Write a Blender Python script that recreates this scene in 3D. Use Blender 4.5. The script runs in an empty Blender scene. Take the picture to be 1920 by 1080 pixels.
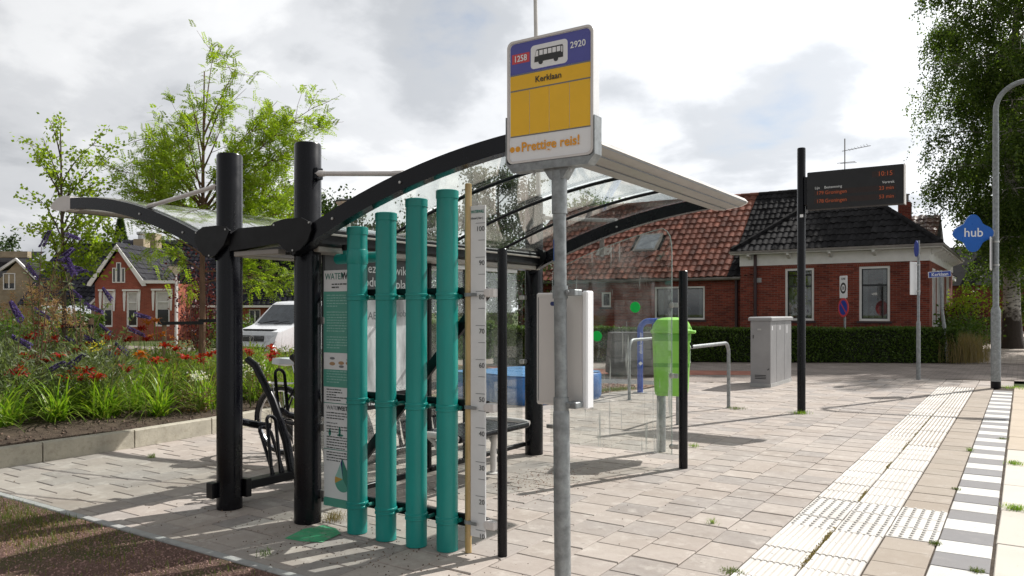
import bpy, bmesh, math, random
import numpy as np
from mathutils import Vector, Matrix

random.seed(7)
RNG = np.random.default_rng(11)
SC = bpy.context.scene
COL = SC.collection
PI = math.pi

# ------------------------------------------------------------------ camera
F_PX, HZ, CAM_H = 1450.0, 582.0, 1.47
TH = math.atan((1918 - 960) / F_PX)
FW = (-math.sin(TH), math.cos(TH))
RT = (math.cos(TH), math.sin(TH))
cam_d = bpy.data.cameras.new('camera')
cam = bpy.data.objects.new('camera', cam_d)
COL.objects.link(cam)
cam.location = (0, 0, CAM_H)
cam.rotation_euler = (PI / 2, 0, TH)
cam_d.sensor_width = 36
cam_d.lens = F_PX / 1920 * 36
cam_d.shift_y = (HZ - 540) / 1920
cam_d.clip_end = 2000
SC.camera = cam

# ------------------------------------------------------------------ sky
SUN_AZ, SUN_EL = math.radians(22.5), math.radians(45)
world = bpy.data.worlds.new('World')
SC.world = world
world.use_nodes = True
wn, wl = world.node_tree.nodes, world.node_tree.links
wn.clear()


def wnode(t, **k):
    n = wn.new(t)
    for a, b in k.items():
        setattr(n, a, b)
    return n


def wmath(op, a, b=None, c=None, clamp=False):
    n = wnode('ShaderNodeMath', operation=op, use_clamp=clamp)
    for i, v in enumerate((a, b, c)):
        if v is None:
            continue
        if isinstance(v, (int, float)):
            n.inputs[i].default_value = v
        else:
            wl.new(v, n.inputs[i])
    return n.outputs[0]


w_out = wnode('ShaderNodeOutputWorld')
w_sky = wnode('ShaderNodeTexSky', sky_type='NISHITA', sun_disc=False)
w_sky.sun_elevation = SUN_EL
w_sky.sun_rotation = SUN_AZ
w_bg = wnode('ShaderNodeBackground')
w_bg.inputs['Strength'].default_value = 0.1
wl.new(w_sky.outputs[0], w_bg.inputs['Color'])
w_tc = wnode('ShaderNodeTexCoord')
w_sep = wnode('ShaderNodeSeparateXYZ')
wl.new(w_tc.outputs['Generated'], w_sep.inputs[0])
w_den = wmath('ADD', wmath('MAXIMUM', w_sep.outputs[2], 0.0), 0.32)
w_cmb = wnode('ShaderNodeCombineXYZ')
wl.new(wmath('DIVIDE', w_sep.outputs[0], w_den), w_cmb.inputs[0])
wl.new(wmath('DIVIDE', w_sep.outputs[1], w_den), w_cmb.inputs[1])


def wnoise(scale, detail, rough, off, dist=0.0):
    m = wnode('ShaderNodeMapping')
    m.inputs['Location'].default_value = off
    wl.new(w_cmb.outputs[0], m.inputs[0])
    n = wnode('ShaderNodeTexNoise')
    n.inputs['Scale'].default_value = scale
    n.inputs['Detail'].default_value = detail
    n.inputs['Roughness'].default_value = rough
    n.inputs['Distortion'].default_value = dist
    wl.new(m.outputs[0], n.inputs['Vector'])
    return n.outputs['Fac']


def wramp(fac, stops):
    r = wnode('ShaderNodeValToRGB')
    r.color_ramp.interpolation = 'EASE'
    els = r.color_ramp.elements
    els[0].position, els[0].color = stops[0][0], stops[0][1]
    els[1].position, els[1].color = stops[1][0], stops[1][1]
    for p, c in stops[2:]:
        e = els.new(p)
        e.color = c
    wl.new(fac, r.inputs[0])
    return r.outputs[0]


n_big = wnoise(1.15, 6, 0.5, (12.4, 3.7, 1.2), 0.25)
n_mid = wnoise(3.2, 7, 0.55, (-6.3, 5.2, 0.7), 0.2)
n_sum = wmath('ADD', wmath('MULTIPLY', n_big, 0.68), wmath('MULTIPLY', n_mid, 0.32))
w_col = wramp(n_sum, [(0.40, (0.46, 0.48, 0.51, 1)), (0.475, (0.66, 0.675, 0.70, 1)),
                      (0.535, (0.84, 0.85, 0.865, 1)), (0.60, (1.0, 1.0, 1.0, 1))])
w_cov = wramp(n_sum, [(0.28, (0, 0, 0, 1)), (0.40, (1, 1, 1, 1))])
# clouds glow towards the sun (forward scattering)
w_dot = wnode('ShaderNodeVectorMath', operation='DOT_PRODUCT')
wl.new(w_tc.outputs['Generated'], w_dot.inputs[0])
w_dot.inputs[1].default_value = (math.sin(SUN_AZ) * math.cos(SUN_EL), math.cos(SUN_AZ) * math.cos(SUN_EL), math.sin(SUN_EL))
w_t = wmath('ADD', wmath('MULTIPLY', w_dot.outputs['Value'], 0.5), 0.5)
w_glow = wmath('ADD', wmath('ADD', wmath('MULTIPLY', w_t, 0.74), 0.36), wmath('MULTIPLY', wmath('POWER', w_t, 5.0), 0.95))
# the layer is thinner and brighter low down, with dark cloud bases overhead
w_el = wnode('ShaderNodeMapRange', interpolation_type='SMOOTHSTEP')
w_el.inputs['From Min'].default_value = 0.22
w_el.inputs['From Max'].default_value = 0.75
w_el.inputs['To Min'].default_value = 1.0
w_el.inputs['To Max'].default_value = 0.38
wl.new(w_sep.outputs[2], w_el.inputs['Value'])
w_str = wmath('MULTIPLY', w_glow, w_el.outputs[0])
w_cl = wnode('ShaderNodeBackground')
wl.new(w_col, w_cl.inputs['Color'])
wl.new(w_str, w_cl.inputs['Strength'])
w_mix = wnode('ShaderNodeMixShader')
wl.new(w_cov, w_mix.inputs[0])
wl.new(w_bg.outputs[0], w_mix.inputs[1])
wl.new(w_cl.outputs[0], w_mix.inputs[2])
wl.new(w_mix.outputs[0], w_out.inputs[0])

# ------------------------------------------------------------------ sun
sun_d = bpy.data.lights.new('sun', 'SUN')
sun_d.energy = 4.9
sun_d.angle = math.radians(0.55)
sun_d.color = (1.0, 0.965, 0.915)
sun = bpy.data.objects.new('sun', sun_d)
COL.objects.link(sun)
sdir = Vector((math.sin(SUN_AZ) * math.cos(SUN_EL), math.cos(SUN_AZ) * math.cos(SUN_EL), math.sin(SUN_EL)))
sun.rotation_euler = (-sdir).to_track_quat('-Z', 'Y').to_euler()
sun.location = sdir * 40

vs = SC.view_settings
vs.view_transform = 'Standard'
vs.look = 'None'
vs.exposure = 0.28
vs.gamma = 1.0
SC.cycles.use_denoising = True
SC.cycles.transparent_max_bounces = 24
SC.cycles.max_bounces = 8


# ------------------------------------------------------------------ layout helpers (surveyed positions)
def ray(px):
    return (px - 960) / F_PX


def atz(px, py, Z):
    t = ray(px)
    return (RT[0] * t * Z + FW[0] * Z, RT[1] * t * Z + FW[1] * Z, CAM_H + (HZ - py) / F_PX * Z)


def aty(px, py, y):
    return atz(px, py, y / (FW[1] + RT[1] * ray(px)))


def gnd(px, py, z=0.0):
    Z = (CAM_H - z) * F_PX / (py - HZ)
    p = atz(px, py, Z)
    return (p[0], p[1], z)


def depth(x, y):
    return x * FW[0] + y * FW[1]


# ------------------------------------------------------------------ materials
def new_mat(name):
    m = bpy.data.materials.new(name)
    m.use_nodes = True
    nt = m.node_tree
    return m, nt.nodes, nt.links, nt.nodes['Principled BSDF']


def nmath(n, l, op, a, b=None, c=None, clamp=False):
    k = n.new('ShaderNodeMath')
    k.operation = op
    k.use_clamp = clamp
    for i, v in enumerate((a, b, c)):
        if v is None:
            continue
        if isinstance(v, (int, float)):
            k.inputs[i].default_value = v
        else:
            l.new(v, k.inputs[i])
    return k.outputs[0]


def nnoise(n, l, scale, detail=3, rough=0.55, vec=None, stretch=None):
    t = n.new('ShaderNodeTexNoise')
    t.inputs['Scale'].default_value = scale
    t.inputs['Detail'].default_value = detail
    t.inputs['Roughness'].default_value = rough
    if vec is None:
        g = n.new('ShaderNodeNewGeometry')
        vec = g.outputs['Position']
    if stretch:
        mp = n.new('ShaderNodeMapping')
        mp.inputs['Scale'].default_value = stretch
        l.new(vec, mp.inputs[0])
        vec = mp.outputs[0]
    l.new(vec, t.inputs['Vector'])
    return t.outputs['Fac']


def nramp(n, l, fac, stops, interp='LINEAR'):
    r = n.new('ShaderNodeValToRGB')
    r.color_ramp.interpolation = interp
    els = r.color_ramp.elements
    while len(els) < len(stops):
        els.new(0.5)
    for e, (p, c) in zip(els, stops):
        e.position = p
        e.color = (c, c, c, 1) if isinstance(c, (int, float)) else (*c, 1)
    l.new(fac, r.inputs[0])
    return r.outputs[0]


def nmix(n, l, fac, a, b, mode='MIX'):
    k = n.new('ShaderNodeMix')
    k.data_type = 'RGBA'
    k.blend_type = mode
    for sock, v in ((k.inputs[0], fac), (k.inputs[6], a), (k.inputs[7], b)):
        if isinstance(v, (int, float)):
            sock.default_value = v
        elif isinstance(v, tuple):
            sock.default_value = (*v, 1)
        else:
            l.new(v, sock)
    return k.outputs[2]


def nrand(n, l):
    """one random number per object and per mesh island"""
    oi = n.new('ShaderNodeObjectInfo')
    g = n.new('ShaderNodeNewGeometry')
    return nmath(n, l, 'FRACT', nmath(n, l, 'ADD', oi.outputs['Random'], g.outputs['Random Per Island']))


def nbump(n, l, bsdf, height, strength, dist=0.01):
    b = n.new('ShaderNodeBump')
    b.inputs['Strength'].default_value = strength
    b.inputs['Distance'].default_value = dist
    l.new(height, b.inputs['Height'])
    l.new(b.outputs[0], bsdf.inputs['Normal'])


def M(name, col, rough=0.5, metal=0.0, var=0.12, vscale=6.0, bump=0.0, bscale=60.0, spec=0.5, coat=0.0,
      dirt=0.0, dirtcol=(0.10, 0.085, 0.065), stretch=None, isl=0.0):
    m, n, l, b = new_mat(name)
    c = nnoise(n, l, vscale, 4, 0.6, stretch=stretch)
    lo = tuple(max(0, v * (1 - var)) for v in col)
    hi = tuple(min(1, v * (1 + var)) for v in col)
    out = nmix(n, l, nramp(n, l, c, [(0.3, 0.0), (0.7, 1.0)]), lo, hi)
    if isl:
        r = nrand(n, l)
        out = nmix(n, l, 1.0, out, nramp(n, l, r, [(0, 1 - isl), (1, 1 + isl)]), 'MULTIPLY')
    if dirt:
        d = nnoise(n, l, vscale * 2.3, 5, 0.7, stretch=stretch)
        out = nmix(n, l, nramp(n, l, d, [(0.52, 0.0), (0.75, dirt)]), out, dirtcol)
    l.new(out, b.inputs['Base Color'])
    rr = nnoise(n, l, vscale * 1.7, 3)
    l.new(nramp(n, l, rr, [(0.3, max(0.02, rough - 0.08)), (0.7, min(1, rough + 0.08))]), b.inputs['Roughness'])
    b.inputs['Metallic'].default_value = metal
    b.inputs['Specular IOR Level'].default_value = spec
    if coat:
        b.inputs['Coat Weight'].default_value = coat
        b.inputs['Coat Roughness'].default_value = 0.08
    if bump:
        nbump(n, l, b, nnoise(n, l, bscale, 4, 0.6), bump, 0.01)
    return m


def M_flat(name, col, rough=0.5):
    return M(name, col, rough, var=0.05, vscale=9)


def M_emit(name, col, strength):
    m, n, l, b = new_mat(name)
    b.inputs['Base Color'].default_value = (*[c * 0.2 for c in col], 1)
    nz = nnoise(n, l, 40, 2)
    l.new(nramp(n, l, nz, [(0.2, tuple(c * 0.85 for c in col)), (0.8, col)]), b.inputs['Emission Color'])
    b.inputs['Emission Strength'].default_value = strength
    return m


def M_leaf(name, cols, trans=0.45, rough=0.5):
    m, n, l, b = new_mat(name)
    r = nrand(n, l)
    k = len(cols)
    stops = [(i / max(1, k - 1), c) for i, c in enumerate(cols)]
    c = nramp(n, l, r, stops)
    c = nmix(n, l, nramp(n, l, nnoise(n, l, 1.3, 2), [(0.35, 0.0), (0.65, 0.35)]), c, tuple(v * 0.6 for v in cols[0]))
    l.new(c, b.inputs['Base Color'])
    b.inputs['Roughness'].default_value = rough
    b.inputs['Specular IOR Level'].default_value = 0.35
    t = n.new('ShaderNodeBsdfTranslucent')
    l.new(nmix(n, l, 1.0, c, (1.25, 1.35, 0.55), 'MULTIPLY'), t.inputs['Color'])
    mx = n.new('ShaderNodeMixShader')
    mx.inputs[0].default_value = trans
    l.new(b.outputs[0], mx.inputs[1])
    l.new(t.outputs[0], mx.inputs[2])
    l.new(mx.outputs[0], n['Material Output'].inputs[0])
    return m


def M_glass(name, tint=(0.95, 0.97, 0.96), dirt=0.10, drips=0.0, base=0.045):
    m, n, l, b = new_mat(name)
    tr = n.new('ShaderNodeBsdfTransparent')
    tr.inputs[0].default_value = (*tint, 1)
    gl = n.new('ShaderNodeBsdfGlossy')
    gl.inputs['Roughness'].default_value = 0.015
    gl.inputs['Color'].default_value = (1, 1, 1, 1)
    lw = n.new('ShaderNodeLayerWeight')
    lw.inputs['Blend'].default_value = 0.5
    fr = nmath(n, l, 'ADD', nmath(n, l, 'MULTIPLY', nmath(n, l, 'POWER', lw.outputs['Facing'], 4.0), 0.85), base)
    mx = n.new('ShaderNodeMixShader')
    l.new(fr, mx.inputs[0])
    l.new(tr.outputs[0], mx.inputs[1])
    l.new(gl.outputs[0], mx.inputs[2])
    df = n.new('ShaderNodeBsdfDiffuse')
    df.inputs['Color'].default_value = (0.75, 0.76, 0.74, 1)
    d1 = nramp(n, l, nnoise(n, l, 2.6, 6, 0.65), [(0.42, 0.0), (0.78, dirt)])
    fac = d1
    if drips:
        d2 = nramp(n, l, nnoise(n, l, 26.0, 3, 0.6, stretch=(1, 1, 0.045)), [(0.615, 0.0), (0.67, drips)])
        d3 = nramp(n, l, nnoise(n, l, 3.0, 2, 0.5), [(0.42, 0.0), (0.6, 1.0)])
        fac = nmath(n, l, 'ADD', d1, nmath(n, l, 'MULTIPLY', d2, d3), clamp=True)
    m2 = n.new('ShaderNodeMixShader')
    l.new(fac, m2.inputs[0])
    l.new(mx.outputs[0], m2.inputs[1])
    l.new(df.outputs[0], m2.inputs[2])
    l.new(m2.outputs[0], n['Material Output'].inputs[0])
    return m


def M_paver(name, stops, stain=0.35, rough=0.85, effl=0.25):
    m, n, l, b = new_mat(name)
    r = nrand(n, l)
    c = nramp(n, l, r, stops)
    g = nnoise(n, l, 14, 5, 0.65)
    c = nmix(n, l, nramp(n, l, g, [(0.35, 0.0), (0.75, effl)]), c, (0.56, 0.52, 0.465))
    s = nnoise(n, l, 1.4, 4, 0.6)
    c = nmix(n, l, nramp(n, l, s, [(0.45, 0.0), (0.72, stain)]), c, (0.25, 0.195, 0.155))
    bl = nnoise(n, l, 5.5, 6, 0.7)
    c = nmix(n, l, nramp(n, l, bl, [(0.53, 0.0), (0.66, effl * 1.6)]), c, (0.60, 0.56, 0.51))
    dk = nnoise(n, l, 3.1, 6, 0.72)
    c = nmix(n, l, nramp(n, l, dk, [(0.54, 0.0), (0.72, stain * 0.9)]), c, (0.20, 0.165, 0.14))
    sp = nnoise(n, l, 150, 2, 0.5)
    c = nmix(n, l, nramp(n, l, sp, [(0.66, 0.0), (0.72, 0.45)]), c, (0.10, 0.085, 0.07))
    gum = nnoise(n, l, 17, 1, 0.4)
    c = nmix(n, l, nramp(n, l, gum, [(0.76, 0.0), (0.775, 0.6)]), c, (0.16, 0.15, 0.14))
    l.new(c, b.inputs['Base Color'])
    b.inputs['Roughness'].default_value = rough
    b.inputs['Specular IOR Level'].default_value = 0.3
    nbump(n, l, b, nnoise(n, l, 130, 4, 0.7), 0.25, 0.004)
    return m


def M_brick(name, c1, c2, mortar, w=0.215, h=0.0625, coord='Object', flat=False, bump=0.5):
    m, n, l, b = new_mat(name)
    tc = n.new('ShaderNodeTexCoord')
    sp = n.new('ShaderNodeSeparateXYZ')
    if coord == 'Object':
        l.new(tc.outputs['Object'], sp.inputs[0])
    else:
        g = n.new('ShaderNodeNewGeometry')
        l.new(g.outputs['Position'], sp.inputs[0])
    cb = n.new('ShaderNodeCombineXYZ')
    if flat:
        l.new(sp.outputs[0], cb.inputs[0])
        l.new(sp.outputs[1], cb.inputs[1])
    else:
        l.new(nmath(n, l, 'ADD', sp.outputs[0], sp.outputs[1]), cb.inputs[0])
        l.new(sp.outputs[2], cb.inputs[1])
    t = n.new('ShaderNodeTexBrick')
    t.inputs['Scale'].default_value = 1.0
    t.inputs['Brick Width'].default_value = w
    t.inputs['Row Height'].default_value = h
    t.inputs['Mortar Size'].default_value = 0.006
    t.inputs['Mortar Smooth'].default_value = 0.3
    t.inputs['Color1'].default_value = (*c1, 1)
    t.inputs['Color2'].default_value = (*c2, 1)
    t.inputs['Mortar'].default_value = (*mortar, 1)
    l.new(cb.outputs[0], t.inputs['Vector'])
    v = nnoise(n, l, 1.1, 5, 0.6)
    c = nmix(n, l, 1.0, t.outputs['Color'], nramp(n, l, v, [(0.3, 0.72), (0.7, 1.2)]), 'MULTIPLY')
    v2 = nnoise(n, l, 9, 3, 0.6)
    c = nmix(n, l, nramp(n, l, v2, [(0.6, 0.0), (0.8, 0.35)]), c, tuple(x * 0.45 for x in c1))
    l.new(c, b.inputs['Base Color'])
    b.inputs['Roughness'].default_value = 0.85
    b.inputs['Specular IOR Level'].default_value = 0.25
    nbump(n, l, b, nmath(n, l, 'SUBTRACT', 1.0, t.outputs['Fac']), bump, 0.012)
    return m


def M_ground(name, a, b_, c_=None, scale=3.0, fine=60, bump=0.6):
    m, n, l, b = new_mat(name)
    c = nmix(n, l, nramp(n, l, nnoise(n, l, scale, 5, 0.65), [(0.38, 0.0), (0.62, 1.0)]), a, b_)
    if c_:
        c = nmix(n, l, nramp(n, l, nnoise(n, l, scale * 0.35, 4, 0.6), [(0.5, 0.0), (0.6, 0.8)]), c, c_)
    f = nnoise(n, l, fine, 4, 0.75)
    c = nmix(n, l, 1.0, c, nramp(n, l, f, [(0.3, 0.45), (0.72, 1.5)]), 'MULTIPLY')
    l.new(c, b.inputs['Base Color'])
    b.inputs['Roughness'].default_value = 0.95
    b.inputs['Specular IOR Level'].default_value = 0.2
    nbump(n, l, b, f, bump, 0.03)
    return m


mt = {}
mt['black'] = M('black_powder_coat', (0.004, 0.0042, 0.0065), 0.27, var=0.2, spec=0.28, vscale=4)
mt['black_matt'] = M('black_matt_steel', (0.005, 0.005, 0.0065), 0.42, var=0.2, spec=0.25)
mt['alu'] = M('pale_grey_coat', (0.30, 0.275, 0.25), 0.42, var=0.14, stretch=(1, 0.25, 1), dirt=0.35, dirtcol=(0.26, 0.24, 0.19), vscale=3)
mt['alu_white'] = M('white_grey_coat', (0.66, 0.63, 0.61), 0.4, var=0.06, dirt=0.12, dirtcol=(0.4, 0.37, 0.3))
mt['galv'] = M('galvanised_steel', (0.27, 0.285, 0.29), 0.5, metal=0.55, var=0.28, vscale=22, bump=0.06, bscale=90, dirt=0.25, dirtcol=(0.16, 0.15, 0.13))
mt['steel'] = M('brushed_clamp', (0.5, 0.49, 0.47), 0.35, metal=0.8, var=0.15)
mt['teal'] = M('teal_pipe_paint', (0.008, 0.255, 0.225), 0.38, var=0.16, spec=0.5, vscale=2.0, dirt=0.30, dirtcol=(0.05, 0.20, 0.165), stretch=(1, 1, 0.3), bump=0.03, bscale=25)
mt['teal_d'] = M('teal_dark_band', (0.006, 0.16, 0.13), 0.42, var=0.1)
mt['tube'] = M('stained_clear_tube', (0.42, 0.30, 0.13), 0.22, var=0.35, vscale=7, stretch=(1, 1, 0.25), spec=0.6)
mt['white'] = M('white_board', (0.72, 0.73, 0.735), 0.45, var=0.04)
mt['wpaint'] = M('white_paint', (0.78, 0.77, 0.74), 0.5, var=0.06, dirt=0.2, dirtcol=(0.45, 0.42, 0.36), vscale=3)
mt['ink'] = M_flat('dark_ink', (0.02, 0.03, 0.03), 0.5)
mt['inkgrey'] = M_flat('grey_ink', (0.18, 0.19, 0.20), 0.5)
mt['inkgreen'] = M_flat('green_ink', (0.03, 0.20, 0.15), 0.5)
mt['panelgreen'] = M_flat('panel_green', (0.085, 0.32, 0.25), 0.5)
mt['palegreen'] = M_flat('pale_green_print', (0.28, 0.52, 0.46), 0.5)
mt['ochre'] = M_flat('ochre_print', (0.50, 0.30, 0.06), 0.5)
mt['navy'] = M_flat('navy_print', (0.015, 0.03, 0.14), 0.5)
mt['tan'] = M_flat('tan_print', (0.40, 0.25, 0.13), 0.5)
mt['signblue'] = M('sign_blue', (0.085, 0.09, 0.36), 0.35, var=0.05)
mt['signyel'] = M('sign_yellow', (0.88, 0.50, 0.012), 0.35, var=0.05)
mt['signwhite'] = M('sign_white', (0.83, 0.83, 0.84), 0.35, var=0.03)
mt['signred'] = M('sign_red', (0.62, 0.06, 0.07), 0.35, var=0.05)
mt['signor'] = M('sign_orange', (0.82, 0.36, 0.02), 0.4, var=0.05)
mt['signink'] = M('sign_ink', (0.03, 0.03, 0.03), 0.4, var=0.05)
mt['caseback'] = M('case_back', (0.60, 0.575, 0.55), 0.4, var=0.05, vscale=2, dirt=0.06, dirtcol=(0.4, 0.38, 0.34))
mt['hubblue'] = M('hub_blue', (0.006, 0.115, 0.50), 0.35, var=0.06)
mt['benchblue'] = M('bench_blue', (0.035, 0.15, 0.42), 0.28, var=0.12, vscale=2, coat=0.2, dirt=0.15, dirtcol=(0.15, 0.2, 0.3))
mt['tapblue'] = M('tap_blue', (0.012, 0.065, 0.36), 0.35, var=0.08)
mt['bin'] = M('bin_green', (0.24, 0.56, 0.075), 0.40, var=0.10, vscale=3, dirt=0.1, dirtcol=(0.1, 0.3, 0.03))
mt['bin_d'] = M('bin_dark_green', (0.12, 0.38, 0.03), 0.42, var=0.1)
mt['dot'] = M('green_dot', (0.0, 0.62, 0.09), 0.5, var=0.04)
mt['glass'] = M_glass('shelter_glass', dirt=0.12, drips=0.0, base=0.06)
mt['glass_drip'] = M_glass('streaked_glass', dirt=0.16, drips=0.75, base=0.06)
mt['roofglass'] = M_glass('roof_glass', tint=(0.93, 0.96, 0.95), dirt=0.14, base=0.05)
mt['glass_edge'] = M('glass_edge', (0.30, 0.38, 0.35), 0.15, var=0.2, spec=0.8)
mt['housepane'] = M_glass('house_pane', tint=(0.62, 0.66, 0.66), dirt=0.05, base=0.11)
mt['reflection_strip'] = M('reflection_strip', (0.55, 0.54, 0.52), 0.9, var=0.15)  # pale tone standing for white shapes reflected in the house panes
mt['poster_grey'] = M('poster_header', (0.055, 0.06, 0.065), 0.5, var=0.06)
mt['poster_img'] = M('poster_image', (0.46, 0.46, 0.47), 0.45, var=0.55, vscale=5, stretch=(1, 1.5, 0.5))
mt['led_face'] = M('led_face', (0.008, 0.008, 0.010), 0.42, var=0.1)
mt['led_strip'] = M('led_strip', (0.020, 0.008, 0.007), 0.5, var=0.2)
mt['led_on'] = M_emit('led_on', (1.0, 0.19, 0.05), 0.13)
mt['cab'] = M('cabinet_grey', (0.275, 0.272, 0.275), 0.42, var=0.08, vscale=2.5, dirt=0.15, dirtcol=(0.13, 0.13, 0.12))
mt['concrete'] = M('edge_concrete', (0.40, 0.37, 0.30), 0.88, var=0.15, vscale=7, bump=0.4, bscale=70, dirt=0.5, dirtcol=(0.20, 0.17, 0.12), isl=0.06)
mt['kerbst'] = M('kerb_concrete', (0.36, 0.36, 0.35), 0.88, var=0.12, vscale=9, bump=0.3, dirt=0.35, dirtcol=(0.2, 0.18, 0.15), isl=0.1)
mt['paver'] = M_paver('pavers', [(0.0, (0.33, 0.286, 0.254)), (0.2, (0.38, 0.33, 0.295)), (0.4, (0.285, 0.258, 0.242)), (0.6, (0.355, 0.312, 0.282)), (0.8, (0.41, 0.36, 0.322)), (1.0, (0.255, 0.233, 0.222))])
mt['paver_tan'] = M_paver('tan_pavers', [(0.0, (0.33, 0.28, 0.23)), (0.5, (0.36, 0.31, 0.26)), (1.0, (0.30, 0.26, 0.215))], stain=0.2, effl=0.12)
mt['tactile'] = M_paver('tactile_white', [(0.0, (0.60, 0.58, 0.55)), (1.0, (0.69, 0.67, 0.64))], stain=0.18, effl=0.05)
mt['tactile_worn'] = M_paver('tactile_worn', [(0.0, (0.36, 0.325, 0.275)), (1.0, (0.44, 0.40, 0.34))], stain=0.4, effl=0.1)
mt['groove'] = M_paver('tactile_groove', [(0.0, (0.44, 0.415, 0.385)), (1.0, (0.52, 0.495, 0.46))], stain=0.25, effl=0.1)
mt['groove_dark'] = M_paver('tactile_groove_dark', [(0.0, (0.25, 0.22, 0.18)), (1.0, (0.32, 0.28, 0.235))], stain=0.3, effl=0.1)
mt['kwhite'] = M_paver('kerb_tile_white', [(0.0, (0.58, 0.57, 0.545)), (1.0, (0.66, 0.65, 0.62))], stain=0.12, effl=0.0)
mt['kgrey'] = M_paver('kerb_tile_grey', [(0.0, (0.22, 0.215, 0.22)), (1.0, (0.27, 0.265, 0.27))], stain=0.1, effl=0.05)
mt['platform'] = M_paver('platform_slab', [(0.0, (0.55, 0.51, 0.45)), (1.0, (0.61, 0.57, 0.51))], stain=0.15, effl=0.05)
mt['platform_b'] = M_paver('platform_slab_brown', [(0.0, (0.44, 0.37, 0.29)), (1.0, (0.50, 0.42, 0.33))], stain=0.2, effl=0.1)
mt['joint'] = M_ground('joint_sand', (0.055, 0.043, 0.034), (0.10, 0.08, 0.062), scale=8, fine=120, bump=0.3)
mt['soil'] = M_ground('soil', (0.055, 0.040, 0.030), (0.10, 0.075, 0.055), scale=6, fine=70)
mt['verge'] = M_ground('verge_ground', (0.13, 0.075, 0.062), (0.185, 0.115, 0.09), (0.10, 0.095, 0.04), scale=5, fine=110)
mt['gravel'] = M_ground('red_gravel', (0.26, 0.17, 0.13), (0.33, 0.24, 0.18), (0.16, 0.16, 0.06), scale=5, fine=95)
mt['far_ground'] = M_ground('far_ground', (0.06, 0.085, 0.025), (0.09, 0.10, 0.04), scale=0.6, fine=20)
mt['street'] = M_brick('street_clinker', (0.24, 0.205, 0.185), (0.31, 0.265, 0.235), (0.14, 0.12, 0.10), 0.21, 0.105, 'World', True, 0.25)
mt['asphalt'] = M_ground('asphalt', (0.12, 0.12, 0.125), (0.15, 0.15, 0.155), scale=2, fine=160, bump=0.3)
mt['redpath'] = M_brick('red_path_tile', (0.34, 0.135, 0.095), (0.40, 0.17, 0.12), (0.22, 0.12, 0.09), 0.3, 0.3, 'World', True, 0.2)
mt['footpath'] = M_brick('footpath_tile', (0.42, 0.36, 0.31), (0.36, 0.31, 0.27), (0.18, 0.15, 0.12), 0.3, 0.3, 'World', True, 0.3)
mt['brick'] = M_brick('red_brick', (0.125, 0.025, 0.018), (0.26, 0.056, 0.034), (0.19, 0.13, 0.10))
mt['brick_or'] = M_brick('orange_brick', (0.30, 0.075, 0.048), (0.36, 0.10, 0.062), (0.30, 0.17, 0.13))
mt['brick_yel'] = M_brick('buff_brick', (0.36, 0.29, 0.19), (0.42, 0.34, 0.23), (0.36, 0.31, 0.25))
mt['tile_red'] = M('red_pantile', (0.17, 0.062, 0.041), 0.7, spec=0.25, var=0.4, vscale=2.2, dirt=0.65, dirtcol=(0.085, 0.05, 0.038), isl=0.42)
mt['tile_dark'] = M('dark_pantile', (0.017, 0.0165, 0.018), 0.75, spec=0.10, var=0.35, vscale=3, dirt=0.35, dirtcol=(0.045, 0.04, 0.036), isl=0.35)
mt['tile_blue'] = M('glazed_dark_pantile', (0.012, 0.012, 0.018), 0.5, spec=0.14, var=0.3, vscale=3, isl=0.25)
mt['deck'] = M('roof_deck', (0.02, 0.016, 0.014), 0.9, var=0.2)
mt['zinc'] = M('zinc_gutter', (0.22, 0.20, 0.18), 0.5, metal=0.3, var=0.25, vscale=3)
mt['pipe_dark'] = M('dark_downpipe', (0.045, 0.022, 0.025), 0.5, var=0.2)
mt['pane'] = M('window_pane', (0.012, 0.014, 0.016), 0.05, var=0.4, vscale=0.8, spec=0.7)
mt['pane_sky'] = M('skylight_pane', (0.20, 0.22, 0.25), 0.05, var=0.2, spec=1.0)
mt['frame_dark'] = M('dark_window_bar', (0.015, 0.018, 0.02), 0.5)
mt['blind'] = M('window_blind', (0.55, 0.53, 0.50), 0.8, var=0.1)
mt['chimney_metal'] = M('chimney_metal', (0.5, 0.5, 0.5), 0.3, metal=0.8)
mt['bark_birch'] = None
mt['bark'] = M('bark', (0.085, 0.060, 0.042), 0.9, var=0.35, vscale=12, bump=0.7, bscale=40, stretch=(1, 1, 0.3))
mt['bark_red'] = M('young_bark', (0.17, 0.095, 0.06), 0.8, var=0.3, vscale=14, bump=0.4, bscale=50, stretch=(1, 1, 0.3))
mt['stake'] = M('timber_stake', (0.26, 0.165, 0.10), 0.85, var=0.3, vscale=12, bump=0.3, stretch=(1, 1, 0.15))
mt['strap'] = M('rubber_strap', (0.010, 0.010, 0.011), 0.7)
mt['rubber'] = M('tyre_rubber', (0.012, 0.012, 0.012), 0.75)
mt['chrome'] = M('chrome', (0.6, 0.6, 0.6), 0.2, metal=1.0)
mt['van'] = M('van_white', (0.72, 0.74, 0.76), 0.25, var=0.04, coat=0.5)
mt['van_glass'] = M('van_glass', (0.05, 0.06, 0.07), 0.04, var=0.3, spec=1.0)
mt['van_dark'] = M('van_plastic', (0.015, 0.015, 0.016), 0.5)
mt['headlamp'] = M('headlamp', (0.5, 0.52, 0.55), 0.08, var=0.3, spec=1.0)
mt['saddle'] = M('saddle_cover', (0.62, 0.65, 0.68), 0.45, var=0.08)
mt['redlens'] = M('red_lens', (0.55, 0.02, 0.02), 0.2)
mt['plank'] = M('grey_plank', (0.125, 0.12, 0.115), 0.85, var=0.25, vscale=5, bump=0.3, stretch=(0.3, 0.3, 2), isl=0.15)
mt['paintgreen'] = M('green_ground_paint', (0.055, 0.36, 0.17), 0.75, var=0.3, vscale=7, dirt=0.95, dirtcol=(0.33, 0.33, 0.28))
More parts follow.
